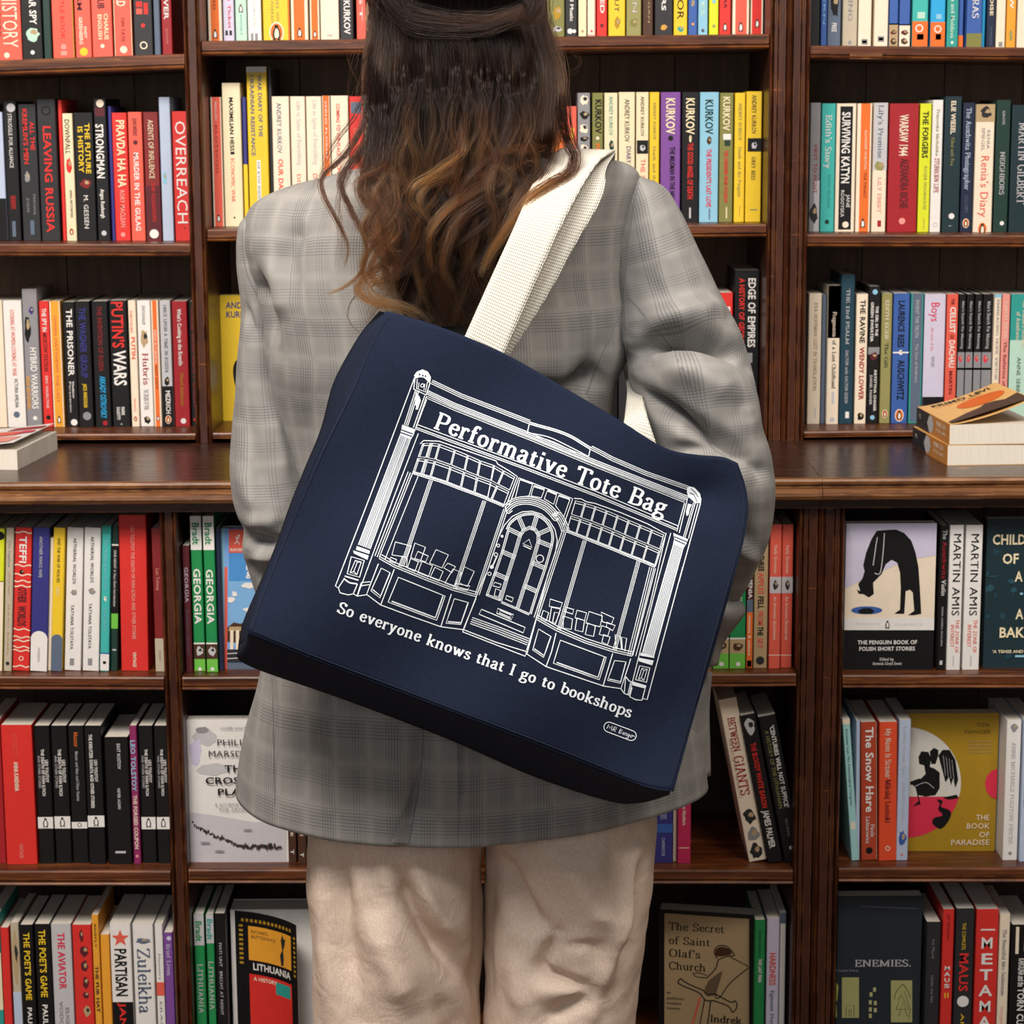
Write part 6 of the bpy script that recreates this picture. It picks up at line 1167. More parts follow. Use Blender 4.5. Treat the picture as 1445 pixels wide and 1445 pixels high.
# mass of hair falling down the back
for i in range(92):
    u = (i+.5)/92+rng.normal(0, .006); u = min(max(u, 0), 1); edge = abs(u-.5)*2
    x0 = 524+244*u; x1 = 520+272*u+rng.normal(0, 6); x2 = 528+238*u+rng.normal(0, 12); x3 = 528+200*u+rng.normal(0, 18); yend = rng.uniform(330, 470) if .12 < u < .72 else rng.uniform(240, 400)
    if u > .8: yend = rng.uniform(215, 300)
    w_ = rng.uniform(8, 24)*(1 if rng.random() < .5 else -1); layer = rng.uniform(0, 1); yf = lambda py, b: b-.012*layer
    ys = [-75, 20, 110, 200, 200+(yend-200)*.33, 200+(yend-200)*.66, yend]; dd = .09*math.sqrt(max(0, 1-(edge*.96)**2))
    path = [(x0*.7+.3*646, -118, 2.43), (x0, -40, 2.455-dd*.98), (x0, ys[1], 2.455-dd*.96), (x1, ys[2], 2.43-.068*math.sqrt(max(0, 1-edge**2*.9))-.004*layer), (x1*.6+x2*.4+w_*.5, ys[3], 2.395-.045*math.sqrt(max(0, 1-edge**2*.8))-.006*layer), (x2+w_, ys[4], 2.350-.014*layer), (x2*.5+x3*.5-w_, ys[5], 2.338-.012*layer), (x3+w_*.8, ys[6], 2.334-.010*layer)]
    clump(path, 62, 14, 7, .006, rng.uniform(.1, .95), frizz=2.6, gold=(.5 if rng.random() < .25 else 0))
# authored locks
def lock(pts, n, w0, w1, light, Y0=2.38, Y1=2.325, **k):
    m_ = len(pts); clump([(p[0], p[1], Y0+(Y1-Y0)*min(1, i/(m_-1)*1.4)) for i, p in enumerate(pts)], n, w0, w1, .004, light, **k)
lock([(522, 60), (516, 130), (513, 173), (486, 219), (455, 249), (457, 276), (473, 306), (490, 345), (486, 378)], 60, 9, 4, .7, m=34)
lock([(535, 80), (532, 150), (528, 190), (496, 226), (480, 259), (496, 299), (516, 342), (510, 382), (486, 405), (460, 415)], 90, 12, 3.5, .75, m=36)
lock([(545, 90), (538, 180), (510, 215), (488, 250), (478, 290), (482, 340), (478, 375)], 26, 10, 6, .6, m=30)
lock([(520, 120), (500, 165), (470, 205), (452, 245), (440, 268)], 16, 8, 7, .8, m=26)
lock([(590, 250), (582, 310), (565, 355), (530, 380), (508, 398), (508, 416), (535, 430), (565, 437), (592, 452)], 110, 16, 7, .85, Y0=2.34, Y1=2.315, gold=.5, m=32)
lock([(600, 290), (588, 350), (560, 385), (520, 400), (530, 422), (575, 434), (610, 456)], 70, 16, 10, .9, Y0=2.335, Y1=2.313, gold=.8, m=30)
lock([(515, 405), (500, 420), (491, 440), (496, 458), (516, 474)], 5, 3, 2, .6, Y0=2.335, Y1=2.335, m=18)
lock([(792, 130), (796, 180), (803, 205), (811, 222), (802, 244), (776, 258), (745, 280), (718, 318), (690, 358), (678, 392)], 120, 14, 8, .95, Y0=2.36, Y1=2.30, gold=.9, m=36)
lock([(770, 170), (775, 210), (765, 240), (745, 262), (728, 290), (712, 330), (690, 365), (674, 385)], 90, 18, 9, .9, Y0=2.35, Y1=2.305, gold=.8, m=32)
lock([(725, 150), (719, 200), (706, 245), (668, 272), (630, 298), (607, 330), (606, 360), (612, 385)], 120, 16, 8, .85, Y0=2.345, Y1=2.312, gold=.6, m=32)
lock([(735, 230), (715, 262), (680, 282), (645, 310), (630, 345), (625, 380), (640, 410)], 90, 14, 8, .8, Y0=2.335, Y1=2.312, gold=.5, m=30)
lock([(678, 60), (674, 140), (652, 180), (652, 213), (618, 240), (584, 262), (578, 285), (590, 300)], 80, 9, 8, .95, Y0=2.36, Y1=2.312, gold=1., m=32)
lock([(660, 150), (648, 200), (640, 240), (600, 262), (592, 290), (612, 318)], 60, 10, 8, .9, Y0=2.35, Y1=2.312, gold=.8, m=30)
lock([(740, 60), (735, 130), (722, 190), (700, 230), (690, 270), (700, 310), (690, 350)], 70, 12, 10, .6, Y0=2.36, Y1=2.315, gold=.3, m=30)
lock([(700, 60), (712, 120), (722, 160), (700, 215), (672, 240), (650, 270), (652, 300)], 60, 10, 8, .6, Y0=2.36, Y1=2.32, m=30)
lock([(560, 60), (562, 150), (568, 230), (560, 290), (575, 340), (560, 380), (545, 398)], 100, 16, 9, .5, Y0=2.37, Y1=2.32, m=30)
lock([(600, 60), (604, 150), (596, 240), (612, 310), (600, 370), (622, 430), (640, 466)], 120, 18, 12, .45, Y0=2.36, Y1=2.325, m=30)
lock([(650, 120), (655, 220), (672, 300), (660, 370), (680, 430), (690, 480)], 120, 20, 14, .4, Y0=2.35, Y1=2.325, m=30)
lock([(630, 130), (626, 230), (640, 320), (628, 390), (650, 450), (668, 478)], 120, 20, 14, .45, Y0=2.35, Y1=2.325, m=30)
for k in range(16):
    x_ = rng.uniform(522, 560); w_ = rng.uniform(8, 20)*(1 if k % 2 else -1); e_ = rng.uniform(330, 435)
    lock([(x_+4, 90), (x_, 170), (x_-4+w_*.3, 225), (x_+w_, 275), (x_-w_*.8, 320), (x_+w_, (320+e_)/2+12), (x_-w_*.5+6, e_)], 55, 10, 7, rng.uniform(.4, .95), Y0=2.365, Y1=2.322, m=30, gold=rng.uniform(0, .6))
for k in range(46):
    x_ = rng.uniform(560, 750); w_ = rng.uniform(4, 11)*(1 if k % 2 else -1)
    lock([(x_, rng.uniform(40, 90)), (x_+w_*.4, 120), (x_-w_, 175), (x_+w_, 230), (x_-w_*1.4, 280)], 14, 5, 6, rng.uniform(.7, 1), Y0=2.347, Y1=2.330, m=26, gold=rng.uniform(.1, .9))
for k in range(60):
    a_ = rng.uniform(-1.5, 1.5); sx_ = math.sin(a_); cy_ = math.cos(a_)
    clump([(646, -146, 2.475), (646+45*sx_, -140, 2.475-.045*cy_), (646+90*sx_, -112, 2.47-.075*cy_), (646+114*sx_, -65, 2.465-.092*cy_), (646+118*sx_, -10, 2.46-.094*cy_)], 40, 10, 10, .004, .35, m=18, frizz=1.0)
# half-up twist at the top of the picture
for k in range(12):
    o_ = k*3.6-9+rng.normal(0, 3)
    lock([(530+k*3, -60), (545+k*3, -10+o_*.3), (575, 18+o_*.5), (620, 30+o_*.45), (680, 32+o_*.3), (728, 20+o_*.15), (742, 14)], 46, 20, 13, rng.uniform(.1, .7), Y0=2.372, Y1=2.357, m=26, frizz=2.0, len_var=.05)
    lock([(760-k*2, -60), (764-k*2, -18+o_*.3), (758, 8+o_*.3), (745, 24+o_*.2), (732, 22)], 50, 16, 10, .3, Y0=2.368, Y1=2.350, m=22, frizz=1.4, len_var=.05)
# flyaways
for k in range(70):
    sd = rng.random() < .55; x = 520 if sd else 775; y = rng.uniform(20, 200); s_ = -1 if sd else 1; a = rng.uniform(5, 30)
    lock([(x-s_*18, y-60), (x, y), (x+s_*a*.7, y+rng.uniform(15, 45)), (x+s_*a, y+rng.uniform(50, 90)), (x+s_*a*rng.uniform(-.3, .9), y+rng.uniform(80, 130))], 1, 2, 2, .6, Y0=2.40, Y1=2.37, m=22, rad=.00009)
lock([(795, 60), (808, 75), (818, 82), (816, 95), (806, 104), (800, 92)], 3, 3, 5, .6, Y0=2.38, Y1=2.37, m=24, rad=.00009)
hc = bpy.data.hair_curves.new('hair'); hc.add_curves([len(s[0]) for s in strands])
pos = np.concatenate([s[0] for s in strands]).astype(np.float32); hc.attributes['position'].data.foreach_set('vector', pos.ravel())
ra = hc.attributes.get('radius') or hc.attributes.new('radius', 'FLOAT', 'POINT'); ra.data.foreach_set('value', np.concatenate([s[1] for s in strands]).astype(np.float32))
ca = hc.attributes.new('tint', 'FLOAT_COLOR', 'POINT'); cc_ = np.concatenate([s[2] for s in strands]); ca.data.foreach_set('color', np.concatenate([cc_, np.ones((len(cc_), 1))], 1).astype(np.float32).ravel())
hair = bpy.data.objects.new('hair', hc); COL.objects.link(hair); hc.materials.append(hm); plocal(hair)
SC.cycles_curves.shape = 'RIBBONS' if hasattr(SC, 'cycles_curves') else None
# ------------------------------------------------------------------ the tote bag
NAVY = cloth_mat('navy_canvas', '141B2C', '1B2439', 1100, .35, .12)
bag = empty('tote_bag', tuple(W(700, 780, 2.26))); tag(bag, 'navy canvas tote bag with white bookshop drawing, hanging behind the person by white webbing handles', 'bag')
def blocal(o): return local(o, bag)
def rs(P, n, sm=True):
    P = catmull(P, 6) if sm and len(P) > 2 else P; P = np.array(P, float); d = np.concatenate([[0], np.cumsum(np.hypot(*np.diff(P, axis=0).T))]); t = np.linspace(0, d[-1], n); return np.stack([np.interp(t, d, P[:, k]) for k in (0, 1)], 1)
NU, NV = 90, 70
top = rs([(546, 439), (600, 454), (660, 476), (720, 503), (800, 549), (870, 590), (920, 622), (950, 636), (985, 642), (1020, 645), (1040, 653)], NU)
bot = rs([(350, 892), (445, 930), (532, 963), (619, 996), (768, 1053), (880, 1098), (920, 1112), (950, 1116)], NU)
lef = rs([(546, 439), (526, 470), (496, 543), (453, 632), (420, 709), (370, 829), (350, 892)], NV)
rig = rs([(1040, 653), (1051, 685), (1055, 718), (1049, 762), (1036, 812), (1010, 905), (982, 1000), (950, 1116)], NV)
def yfront(px, py):
    t = ((px-700)*-.36+(py-780)*.93)/270      # down the bag, -1..1
    s = ((px-700)*.93+(py-780)*.36)/310
    return 2.225-.032*t-.016*max(0, 1-s*s)*max(0, 1-t*t)+.006*math.sin(px*.012+py*.021)+.0035*math.sin(px*.03-py*.013)+.010*math.exp(-((px-985)/45)**2-((py-700)/30)**2)
G = np.zeros((NV, NU, 2))
for j in range(NV):
    v = j/(NV-1)
    for i in range(NU):
        u = i/(NU-1); G[j, i] = (1-v)*top[i]+v*bot[i]+(1-u)*lef[j]+u*rig[j]-((1-u)*(1-v)*top[0]+u*(1-v)*top[-1]+(1-u)*v*bot[0]+u*v*bot[-1])
V = [W(G[j, i, 0], G[j, i, 1], yfront(*G[j, i])) for j in range(NV) for i in range(NU)]
F = [(j*NU+i, (j+1)*NU+i, (j+1)*NU+i+1, j*NU+i+1) for j in range(NV-1) for i in range(NU-1)]
fp = mesh_obj('front_panel', V, F, NAVY, None, True); FB = BVHTree.FromPolygons(V, F); blocal(fp)
# gussets run back from the front panel's edges to the back panel
bl = rs([(536, 439), (510, 470), (486, 510), (469, 546), (453, 606), (430, 662), (410, 712), (386, 779), (363, 832), (343, 880), (338, 912)], NV)
bb = rs([(338, 912), (347, 937), (484, 986), (629, 1041), (753, 1095), (860, 1130), (905, 1132), (944, 1121)], NU)
br = rs([(1036, 656), (1045, 690), (1048, 720), (1043, 765), (1030, 815), (1003, 905), (975, 1000), (944, 1121)], NV)
bt = rs([(536, 439), (600, 458), (660, 480), (720, 507), (800, 553), (870, 594), (920, 626), (950, 640), (985, 646), (1016, 649), (1036, 656)], NU)
YB = 2.338
def strip3(name, A, B, n=8, sag=0., mt=NAVY):
    m = len(A); V = []; 
    for k in range(n+1):
        t = k/n
        for i in range(m):
            a, b = A[i], B[i]; s = math.sin(math.pi*t)*sag; pa = W(a[0], a[1], yfront(*a)); pb = W(b[0], b[1], YB); p = pa.lerp(pb, t); c = Vector(W(700, 780, 2.28)); V.append(p+(c-p).normalized()*s)
    F = [(k*m+i, k*m+i+1, (k+1)*m+i+1, (k+1)*m+i) for k in range(n) for i in range(m-1)]
    return blocal(fixn(mesh_obj(name, V, F, mt, None, True)))
strip3('side_gusset', lef, bl, sag=.006); strip3('side_gusset', rig, br, sag=.004); strip3('bottom_gusset', bot, bb, sag=.003)
G2 = np.zeros((30, NU, 2)); lef2 = bl[np.linspace(0, NV-1, 30).astype(int)]; rig2 = br[np.linspace(0, NV-1, 30).astype(int)]
for j in range(30):
    v = j/29
    for i in range(NU):
        u = i/(NU-1); G2[j, i] = (1-v)*bt[i]+v*bb[i]+(1-u)*lef2[j]+u*rig2[j]-((1-u)*(1-v)*bt[0]+u*(1-v)*bt[-1]+(1-u)*v*bb[0]+u*v*bb[-1])
V2 = [W(G2[j, i, 0], G2[j, i, 1], YB) for j in range(30) for i in range(NU)]
blocal(fixn(mesh_obj('back_panel', V2, [(j*NU+i, (j+1)*NU+i, (j+1)*NU+i+1, j*NU+i+1) for j in range(29) for i in range(NU-1)], NAVY, None, True)))
for o in [c for c in bag.children if c.name.startswith(('front_panel', 'side_gusset', 'bottom_gusset', 'back_panel'))]:
    so = o.modifiers.new('thickness', 'SOLIDIFY'); so.thickness = .0012; so.offset = -1 if o.name.startswith('front') else 0
# seam cords
def cord(pts, wd, c, name, lift=.0007, trees=None):
    v, f_ = drape(pts, trees or [FB], wd, lift)
    if len(v) > 3: return blocal(mesh_obj(name, v, f_, mat(c, .9), None))
cord([(549, 446), (530, 474), (500, 546), (457, 634), (424, 711), (375, 829), (355, 888)], .0016, '10182C', 'seam')
cord([(1036, 660), (1046, 690), (1050, 720), (1044, 765), (1031, 812), (1005, 905), (978, 1000), (947, 1105)], .0014, '10182C', 'seam')
cord([(358, 890), (445, 926), (532, 959), (619, 992), (768, 1049), (880, 1094), (918, 1107)], .0012, '131B32', 'seam')
# ---- printed drawing: every stroke lies on the cloth
PR = mat('E4ECF2', .7); NV_ = mat('1D2744', .8)
PV = []; PF = []; QV = []; QF = []
def onbag(x, y, lift=.0005):
    d = (FW + RT*((x-722.5)/FPX) + UP*((722.5-y)/FPX)).normalized(); h = FB.ray_cast(EYE, d)
    return None if h[0] is None else h[0]-d*lift
def ln(P, w=1.7, off=0, closed=False, sm=False, dark=False):
    w = w*.76 if not dark else w
    if sm: P = [tuple(p) for p in catmull(P, 6, closed)]
    Q = []
    for a, b in zip(P[:-1], P[1:]) if not closed else zip(P, P[1:]+P[:1]):
        n = max(1, int(math.dist(a[:2], b[:2])/14)); Q += [(a[0]+(b[0]-a[0])*k/n, a[1]+(b[1]-a[1])*k/n) for k in range(n)]
    if not closed: Q.append(P[-1][:2])
    v, f_ = strip2d(Q, lambda dx, dy: w, closed)
    if off:
        sh = []
        for i in range(len(Q)):
            n_ = np.array(v[2*i])-np.array(v[2*i+1]); n_ = n_/(np.linalg.norm(n_)+1e-9); sh += [np.array(v[2*i])-n_*off, np.array(v[2*i+1])-n_*off]
        v = sh
    T, FF_, lf_ = (QV, QF, .0010) if dark else (PV, PF, .0006)
    pts = [onbag(p[0], p[1], lf_) for p in v]
    if any(p is None for p in pts): return
    b = len(T); T += pts; FF_ += [tuple(i+b for i in q) for q in f_]
def bundle(P, offs, w=1.5, sm=False):
    for o_ in offs: ln(P, w, o_, sm=sm)
def fill(P, dark=False):
    if len(P) == 4 and not dark:
        n = 14; m_ = 4; g = []
        for i in range(n+1):
            a = np.array(P[0])*(1-i/n)+np.array(P[3])*i/n; b = np.array(P[1])*(1-i/n)+np.array(P[2])*i/n
            for k in range(m_+1): g.append(onbag(*(a*(1-k/m_)+b*k/m_), .0006))
        if any(p is None for p in g): return
        b0 = len(PV); PV.extend(g); PF.extend((b0+i*(m_+1)+k, b0+i*(m_+1)+k+1, b0+(i+1)*(m_+1)+k+1, b0+(i+1)*(m_+1)+k) for i in range(n) for k in range(m_)); return
    T, FF_, lf_ = (QV, QF, .0010) if dark else (PV, PF, .0006); c = (sum(p[0] for p in P)/len(P), sum(p[1] for p in P)/len(P)); pts = [onbag(p[0], p[1], lf_) for p in list(P)+[c]]
    if any(p is None for p in pts): return
    b = len(T); n = len(P); T += pts; FF_ += [(b+n, b+i, b+(i+1) % n) for i in range(n)]
def cv(ox, oy, s): return lambda L_: [(ox+x/s, oy+y/s) for x, y in L_]
A_, B_, C_, D_, E_, F_ = cv(460, 500, 6.02), cv(460, 700, 6.02), cv(640, 560, 7.225), cv(640, 720, 7.225), cv(820, 620, 7.225), cv(780, 800, 5.56)
G_ = cv(460, 830, 4.25)
def quad(L_, w=1.6, inner=True):
    ln(L_, w, closed=True)
    if inner:
        c = (sum(p[0] for p in L_)/len(L_), sum(p[1] for p in L_)/len(L_))
# outline of the shopfront
ln(A_([(752, 200), (375, 1204)])+B_([(80, 765), (108, 782)])); ln(E_([(1222, 600), (1215, 660), (1000, 1445)])+F_([(1020, 0), (740, 1042), (710, 1032)]))
# left cap, bracket, pilaster
fill(A_([(748, 180), (770, 148), (820, 128), (866, 148), (892, 195), (884, 245), (872, 238), (868, 205), (760, 188), (757, 205)]))
ln(A_([(757, 200), (745, 295), (850, 345), (885, 240)]), 1.9); ln(A_([(775, 210), (770, 290), (845, 320), (862, 235)]), 1.6); ln(A_([(805, 262), (820, 250), (832, 262), (822, 278), (806, 272)]), 1.4, closed=True, sm=True); ln(A_([(790, 240), (785, 290)]), 1.3); ln(A_([(840, 250), (832, 305)]), 1.3)
for p in ((795, 170), (822, 180), (845, 185)): fill(A_([(p[0]-9, p[1]), (p[0], p[1]-10), (p[0]+9, p[1]), (p[0], p[1]+9)]), True)
fill(A_([(762, 318), (795, 360), (805, 392), (780, 470), (760, 468), (768, 440), (755, 425)]))
bundle(A_([(762, 300), (665, 600)]), (0, 2.6, 5.0)); ln(A_([(840, 350), (742, 622)])); ln(A_([(856, 355), (762, 625)]))
fill(A_([(648, 598), (760, 638), (742, 692), (722, 722), (628, 684), (640, 640)])); ln(A_([(640, 640), (740, 676)]), 1.3, dark=True); ln(A_([(634, 662), (732, 698)]), 1.3, dark=True)
sh = A_([(628, 684), (722, 720)])+B_([(378, 452), (272, 412)]); fill(sh)
for t in (.12, .24, .36, .5, .66, .76, .88):
    a = (sh[0][0]*(1-t)+sh[1][0]*t, sh[0][1]*(1-t)+sh[1][1]*t); b = (sh[3][0]*(1-t)+sh[2][0]*t, sh[3][1]*(1-t)+sh[2][1]*t); ln([a, b], .75, dark=True)
fill(B_([(262, 425), (372, 464), (368, 492), (255, 455)])); fill(B_([(232, 462), (362, 505), (352, 542), (236, 486)])); ln(B_([(215, 515), (325, 548), (285, 690), (180, 660)]), 1.9, closed=True); ln(B_([(250, 545), (300, 560), (262, 668), (205, 650)]), 1.4, closed=True); ln(B_([(250, 545), (266, 562), (236, 640), (205, 650)]), 1.2); ln(B_([(300, 560), (266, 562)]), 1.2); ln(B_([(236, 640), (262, 668)]), 1.2)
ln(B_([(160, 680), (275, 715)]), 2.6); ln(B_([(150, 700), (200, 735), (262, 745)]), 2.6, sm=True); ln(B_([(150, 710), (105, 780), (120, 822), (190, 840), (232, 830), (268, 745)]), 1.8); ln(B_([(232, 830), (265, 850), (345, 838)]), 1.6); ln(B_([(265, 845), (300, 735), (378, 728)]), 1.6); ln(B_([(300, 762), (370, 752)]), 1.6)
ln(A_([(785, 672), (580, 1204)])+B_([(270, 840)]), 1.5)
# cornice and fascia
top1 = [(608, 541), (650.4, 561), (700, 580), (746.6, 598)]
bundle(top1, (0, 2.6, 5), 1.4); hump = [(746.6, 598), (760, 602), (785, 609), (805, 617), (820, 626), (833, 634)]; bundle(hump, (0, 2.4), 2.0, True); ln([(747, 598), (744, 611)]); ln([(833, 634), (830.5, 644)])
bundle([(833, 634), (845, 640), (861.5, 649), (910, 670), (970, 691)], (0, 2.6, 5), 1.4)
bundle([(602.9, 553.5), (640, 571), (746.6, 613), (840, 652), (971, 703)], (-2.4, 0, 2.4), 1.7); bundle([(602.5, 562), (640, 578.5), (746.6, 620.5), (840, 659), (966, 709)], (0, 2.6), 1.2)
ln([(747, 611), (775, 617), (805, 631), (830, 644)], 1.6, sm=True); ln([(757, 616), (782, 624), (812, 639)], 1.1, sm=True)
ln([(602, 564), (586.5, 605)], 1.5); ln([(966, 710), (955, 750)], 1.5); ln([(970, 704), (958.5, 752)], 1.5)
bundle([(586, 605), (640, 625), (746, 664), (840, 700), (954, 748)], (0, 2.4, 6.5), 1.4)
# window lights
def strip_lights(topE, botE, cuts, rows_=2, w=1.6):
    T = resample(np.array(topE), 60); Bt = resample(np.array(botE), 60)
    def pt(u, v):
        a = np.array([np.interp(u, np.linspace(0, 1, 60), T[:, k]) for k in (0, 1)]); b = np.array([np.interp(u, np.linspace(0, 1, 60), Bt[:, k]) for k in (0, 1)]); return tuple(a*(1-v)+b*v)
    for r_ in range(rows_):
        for a, b in zip(cuts[:-1], cuts[1:]):
            e = .006; g0, g1 = r_/rows_+.03, (r_+1)/rows_-.03; q = [pt(a+e, g0), pt(b-e, g0), pt(b-e, g1), pt(a+e, g1)]; ln(q, w, closed=True)
            if b-a < .10: ln([pt(a+e+.014, g0), pt(a+e+.014, g1)], 1.1)
            ln([pt(a+e, g0+.07), pt(b-e, g0+.07)], 1.2)
    ln([pt(u, 1.0) for u in np.linspace(0, 1, 12)], 1.8); ln([pt(u, 1.045) for u in np.linspace(0, 1, 12)], 1.4)
lt = A_([(820, 752), (880, 745), (960, 752), (1085, 800), (1205, 848), (1315, 898), (1440, 940)])+C_([(440, 712), (530, 752), (632, 812)])
lb = A_([(735, 1000), (870, 1040), (1000, 1080), (1125, 1130), (1250, 1175), (1380, 1225)])+C_([(310, 1022), (430, 1070), (515, 1108)])
strip_lights(lt, lb, [0, .085, .175, .335, .475, .61, .755, .87, 1.0]); ln(A_([(800, 760), (830, 732), (960, 738), (1445, 905)])+C_([(450, 685), (560, 750), (650, 812), (530, 1130)]), 1.5)
rt_ = C_([(1240, 1050), (1335, 1070)])+E_([(60, 655), (150, 675), (290, 728), (420, 785), (545, 840), (660, 885), (750, 925), (850, 968)])
rb = D_([(1150, 205), (1330, 275)])+E_([(60, 1010), (200, 1065), (340, 1120), (470, 1175), (595, 1222), (755, 1290)])
strip_lights(rt_, rb, [0, .11, .225, .35, .475, .60, .73, .86, 1.0]); ln(C_([(1230, 1035), (1300, 1040)])+E_([(60, 638), (140, 652), (400, 745), (680, 862), (865, 965), (755, 1300)]), 1.5)
# big windows: frames and mullions
bundle([(582, 668), (535, 787)], (0, -3, -6.5), 1.4); ln([(590, 672), (543, 790)], 1.2); bundle([(606, 677), (566, 796)], (0, 2.2, 4.4), 1.2); bundle([(681.5, 706), (640, 830)], (0, 2.2, 4.4), 1.2); bundle([(711, 718), (671, 838)], (0, 2.4, 5.4), 1.4)
bundle([(799, 750), (759, 873)], (0, -2.6, -5.6), 1.4); bundle([(823, 762), (786.5, 888)], (0, 2.2, 4.4), 1.2); bundle([(899, 791), (865, 917)], (0, 2.2, 4.4), 1.2); bundle([(917, 800), (886, 924)], (0, 3, 6), 1.3); ln([(925, 802), (893, 925)], 1.3)
ln([(946.6, 752), (928, 820), (888, 980)], 1.5); ln([(940, 752), (918, 850), (897, 926)], 1.3)
bundle([(534.8, 788), (556, 800), (600, 818), (639.4, 833), (672, 842)], (0, 2.8, 6.4), 1.4); bundle([(756, 873.6), (785.3, 890), (825, 907), (865.4, 920), (892, 926)], (0, 2.8, 6.2), 1.4)
ln(B_([(445, 575), (345, 835), (465, 925), (720, 1020), (975, 1110), (1165, 1135), (1275, 870)])); ln(B_([(580, 622), (465, 925)])); ln(B_([(1065, 832), (975, 1110)]))
for q in ([(470, 612), (545, 652), (458, 865), (382, 805)], [(615, 690), (1012, 850), (940, 1055), (528, 900)], [(1090, 872), (1210, 905), (1145, 1090), (1020, 1080)]):
    P_ = B_(q); ln(P_, 1.6, closed=True); c = np.mean(P_, axis=0); ln([tuple(np.array(p)*.90+c*.10+(1, -.6)) for p in P_][1:4], 2.2)
ln(D_([(838, 1130)])+G_([(1205, 395), (1320, 470)])+F_([(0, 800), (400, 935), (535, 955), (612, 720)])); ln(D_([(1045, 1252), (1000, 1440)])+G_([(1320, 470)])); ln(F_([(470, 680), (395, 932)]))
for q, cvf in (([(1275, 245), (1350, 290), (1305, 415), (1240, 370)], G_), ([(60, 575), (420, 710), (365, 885), (5, 755)], F_), ([(485, 735), (575, 745), (530, 912), (430, 890)], F_)):
    P_ = cvf(q); ln(P_, 1.6, closed=True); c = np.mean(P_, axis=0); ln([tuple(np.array(p)*.90+c*.10+(1, -.6)) for p in P_][1:4], 2.0)
# books in the windows
for q in ([(590, 390), (725, 425), (690, 520), (560, 500)], [(755, 400), (845, 435), (800, 560), (720, 520)], [(780, 470), (870, 510), (845, 560), (755, 530)], [(935, 455), (1040, 500), (985, 610), (880, 570)], [(720, 530), (785, 560), (755, 640), (690, 610)], [(815, 555), (905, 590), (870, 685), (780, 650)],
          [(925, 605), (995, 640), (960, 720), (885, 690)], [(1035, 570), (1100, 600), (1070, 650), (1000, 610)], [(1080, 620), (1150, 650), (1090, 770), (1010, 740)], [(1175, 600), (1260, 640), (1200, 770), (1130, 735)], [(650, 510), (690, 530), (685, 600), (620, 590)], [(550, 520), (600, 540), (590, 570), (540, 550)], [(1110, 745), (1225, 765), (1200, 800), (1100, 780)]):
    q = B_(q); fill(q, True) if False else None; ln(q, 1.5, closed=True)
for q in ([(85, 385), (155, 410), (145, 490), (80, 480)], [(190, 340), (265, 360), (250, 420), (175, 400)], [(190, 400), (250, 420), (235, 510), (175, 495)], [(285, 350), (390, 385), (370, 470), (260, 440)], [(275, 440), (335, 465), (320, 545), (255, 530)], [(380, 355), (480, 400), (460, 450), (390, 430)], [(385, 460), (450, 485), (430, 545), (365, 530)],
          [(400, 530), (450, 550), (430, 610), (385, 590)], [(490, 530), (530, 545), (540, 650), (495, 630)], [(540, 550), (580, 560), (565, 660), (545, 640)], [(100, 315), (165, 335), (155, 370), (95, 350)], [(425, 435), (490, 460), (470, 500), (420, 470)]): ln(F_(q), 1.5, closed=True)
for q in ([(985, 905), (1110, 945), (1090, 1000), (975, 980)], [(1000, 990), (1090, 1010), (1040, 1160), (975, 1130)], [(915, 1020), (970, 1045), (945, 1130), (890, 1100)], [(1030, 1040), (1080, 1050), (1040, 1150), (1010, 1140)]): ln(D_(q), 1.5, closed=True)
# doorway
ln(D_([(110, 1200), (240, 860), (355, 590), (460, 270), (520, 150), (600, 62), (700, 16), (800, 10), (895, 40), (975, 105), (1035, 200), (1058, 310), (1040, 430), (960, 660), (850, 1080), (745, 1430)]), 1.6)
arc = D_([(552, 200), (590, 130), (680, 65), (780, 45), (850, 58), (930, 110), (985, 190), (1003, 280), (990, 370)])
bundle(arc, (0, 2.2), 1.8, True); bundle(D_([(552, 200), (490, 420), (415, 640), (332, 868)]), (0, 2.2), 1.5); bundle(D_([(990, 370), (925, 595), (845, 830), (775, 1055)]), (0, 2.2), 1.5)
bundle(D_([(332, 868), (480, 925)]), (0, 2), 1.5); bundle(D_([(490, 930), (630, 990), (775, 1055)]), (0, -2), 1.5)
inn = D_([(490, 925), (560, 690), (640, 440), (692, 262), (725, 215), (775, 192), (825, 210), (852, 255), (850, 322), (770, 590), (700, 800), (640, 990)]); bundle(inn, (0, 2.0, 4.0), 1.3)
for a, b in (((560, 190), (692, 255)), ((665, 72), (722, 205)), ((848, 62), (806, 200)), ((978, 192), (850, 248)), ((998, 368), (858, 312)), ((490, 420), (632, 480)), ((415, 640), (552, 702)), ((930, 590), (796, 532)), ((850, 828), (722, 770))): bundle(D_([a, b]), (-2.4, 0, 2.4), 1.5)
ln(D_([(770, 297), (800, 380), (707, 340)]), 1.7, closed=True); ln(D_([(710, 360), (790, 398)]), 2.0); ln(D_([(880+38*math.cos(k*math.pi/8), 494+38*math.sin(k*math.pi/8)) for k in range(16)]), 1.6, closed=True)
for q in ([(420, 735), (485, 755), (470, 790), (400, 770)], [(430, 800), (480, 820), (460, 885), (415, 870)], [(540, 870), (610, 895), (595, 935), (530, 905)], [(450, 1000), (610, 1065), (590, 1115), (440, 1050)], [(475, 1020), (590, 1070), (580, 1095), (465, 1045)], [(285, 1010), (730, 1195), (710, 1250), (260, 1060)]): ln(D_(q), 1.6, closed=True)
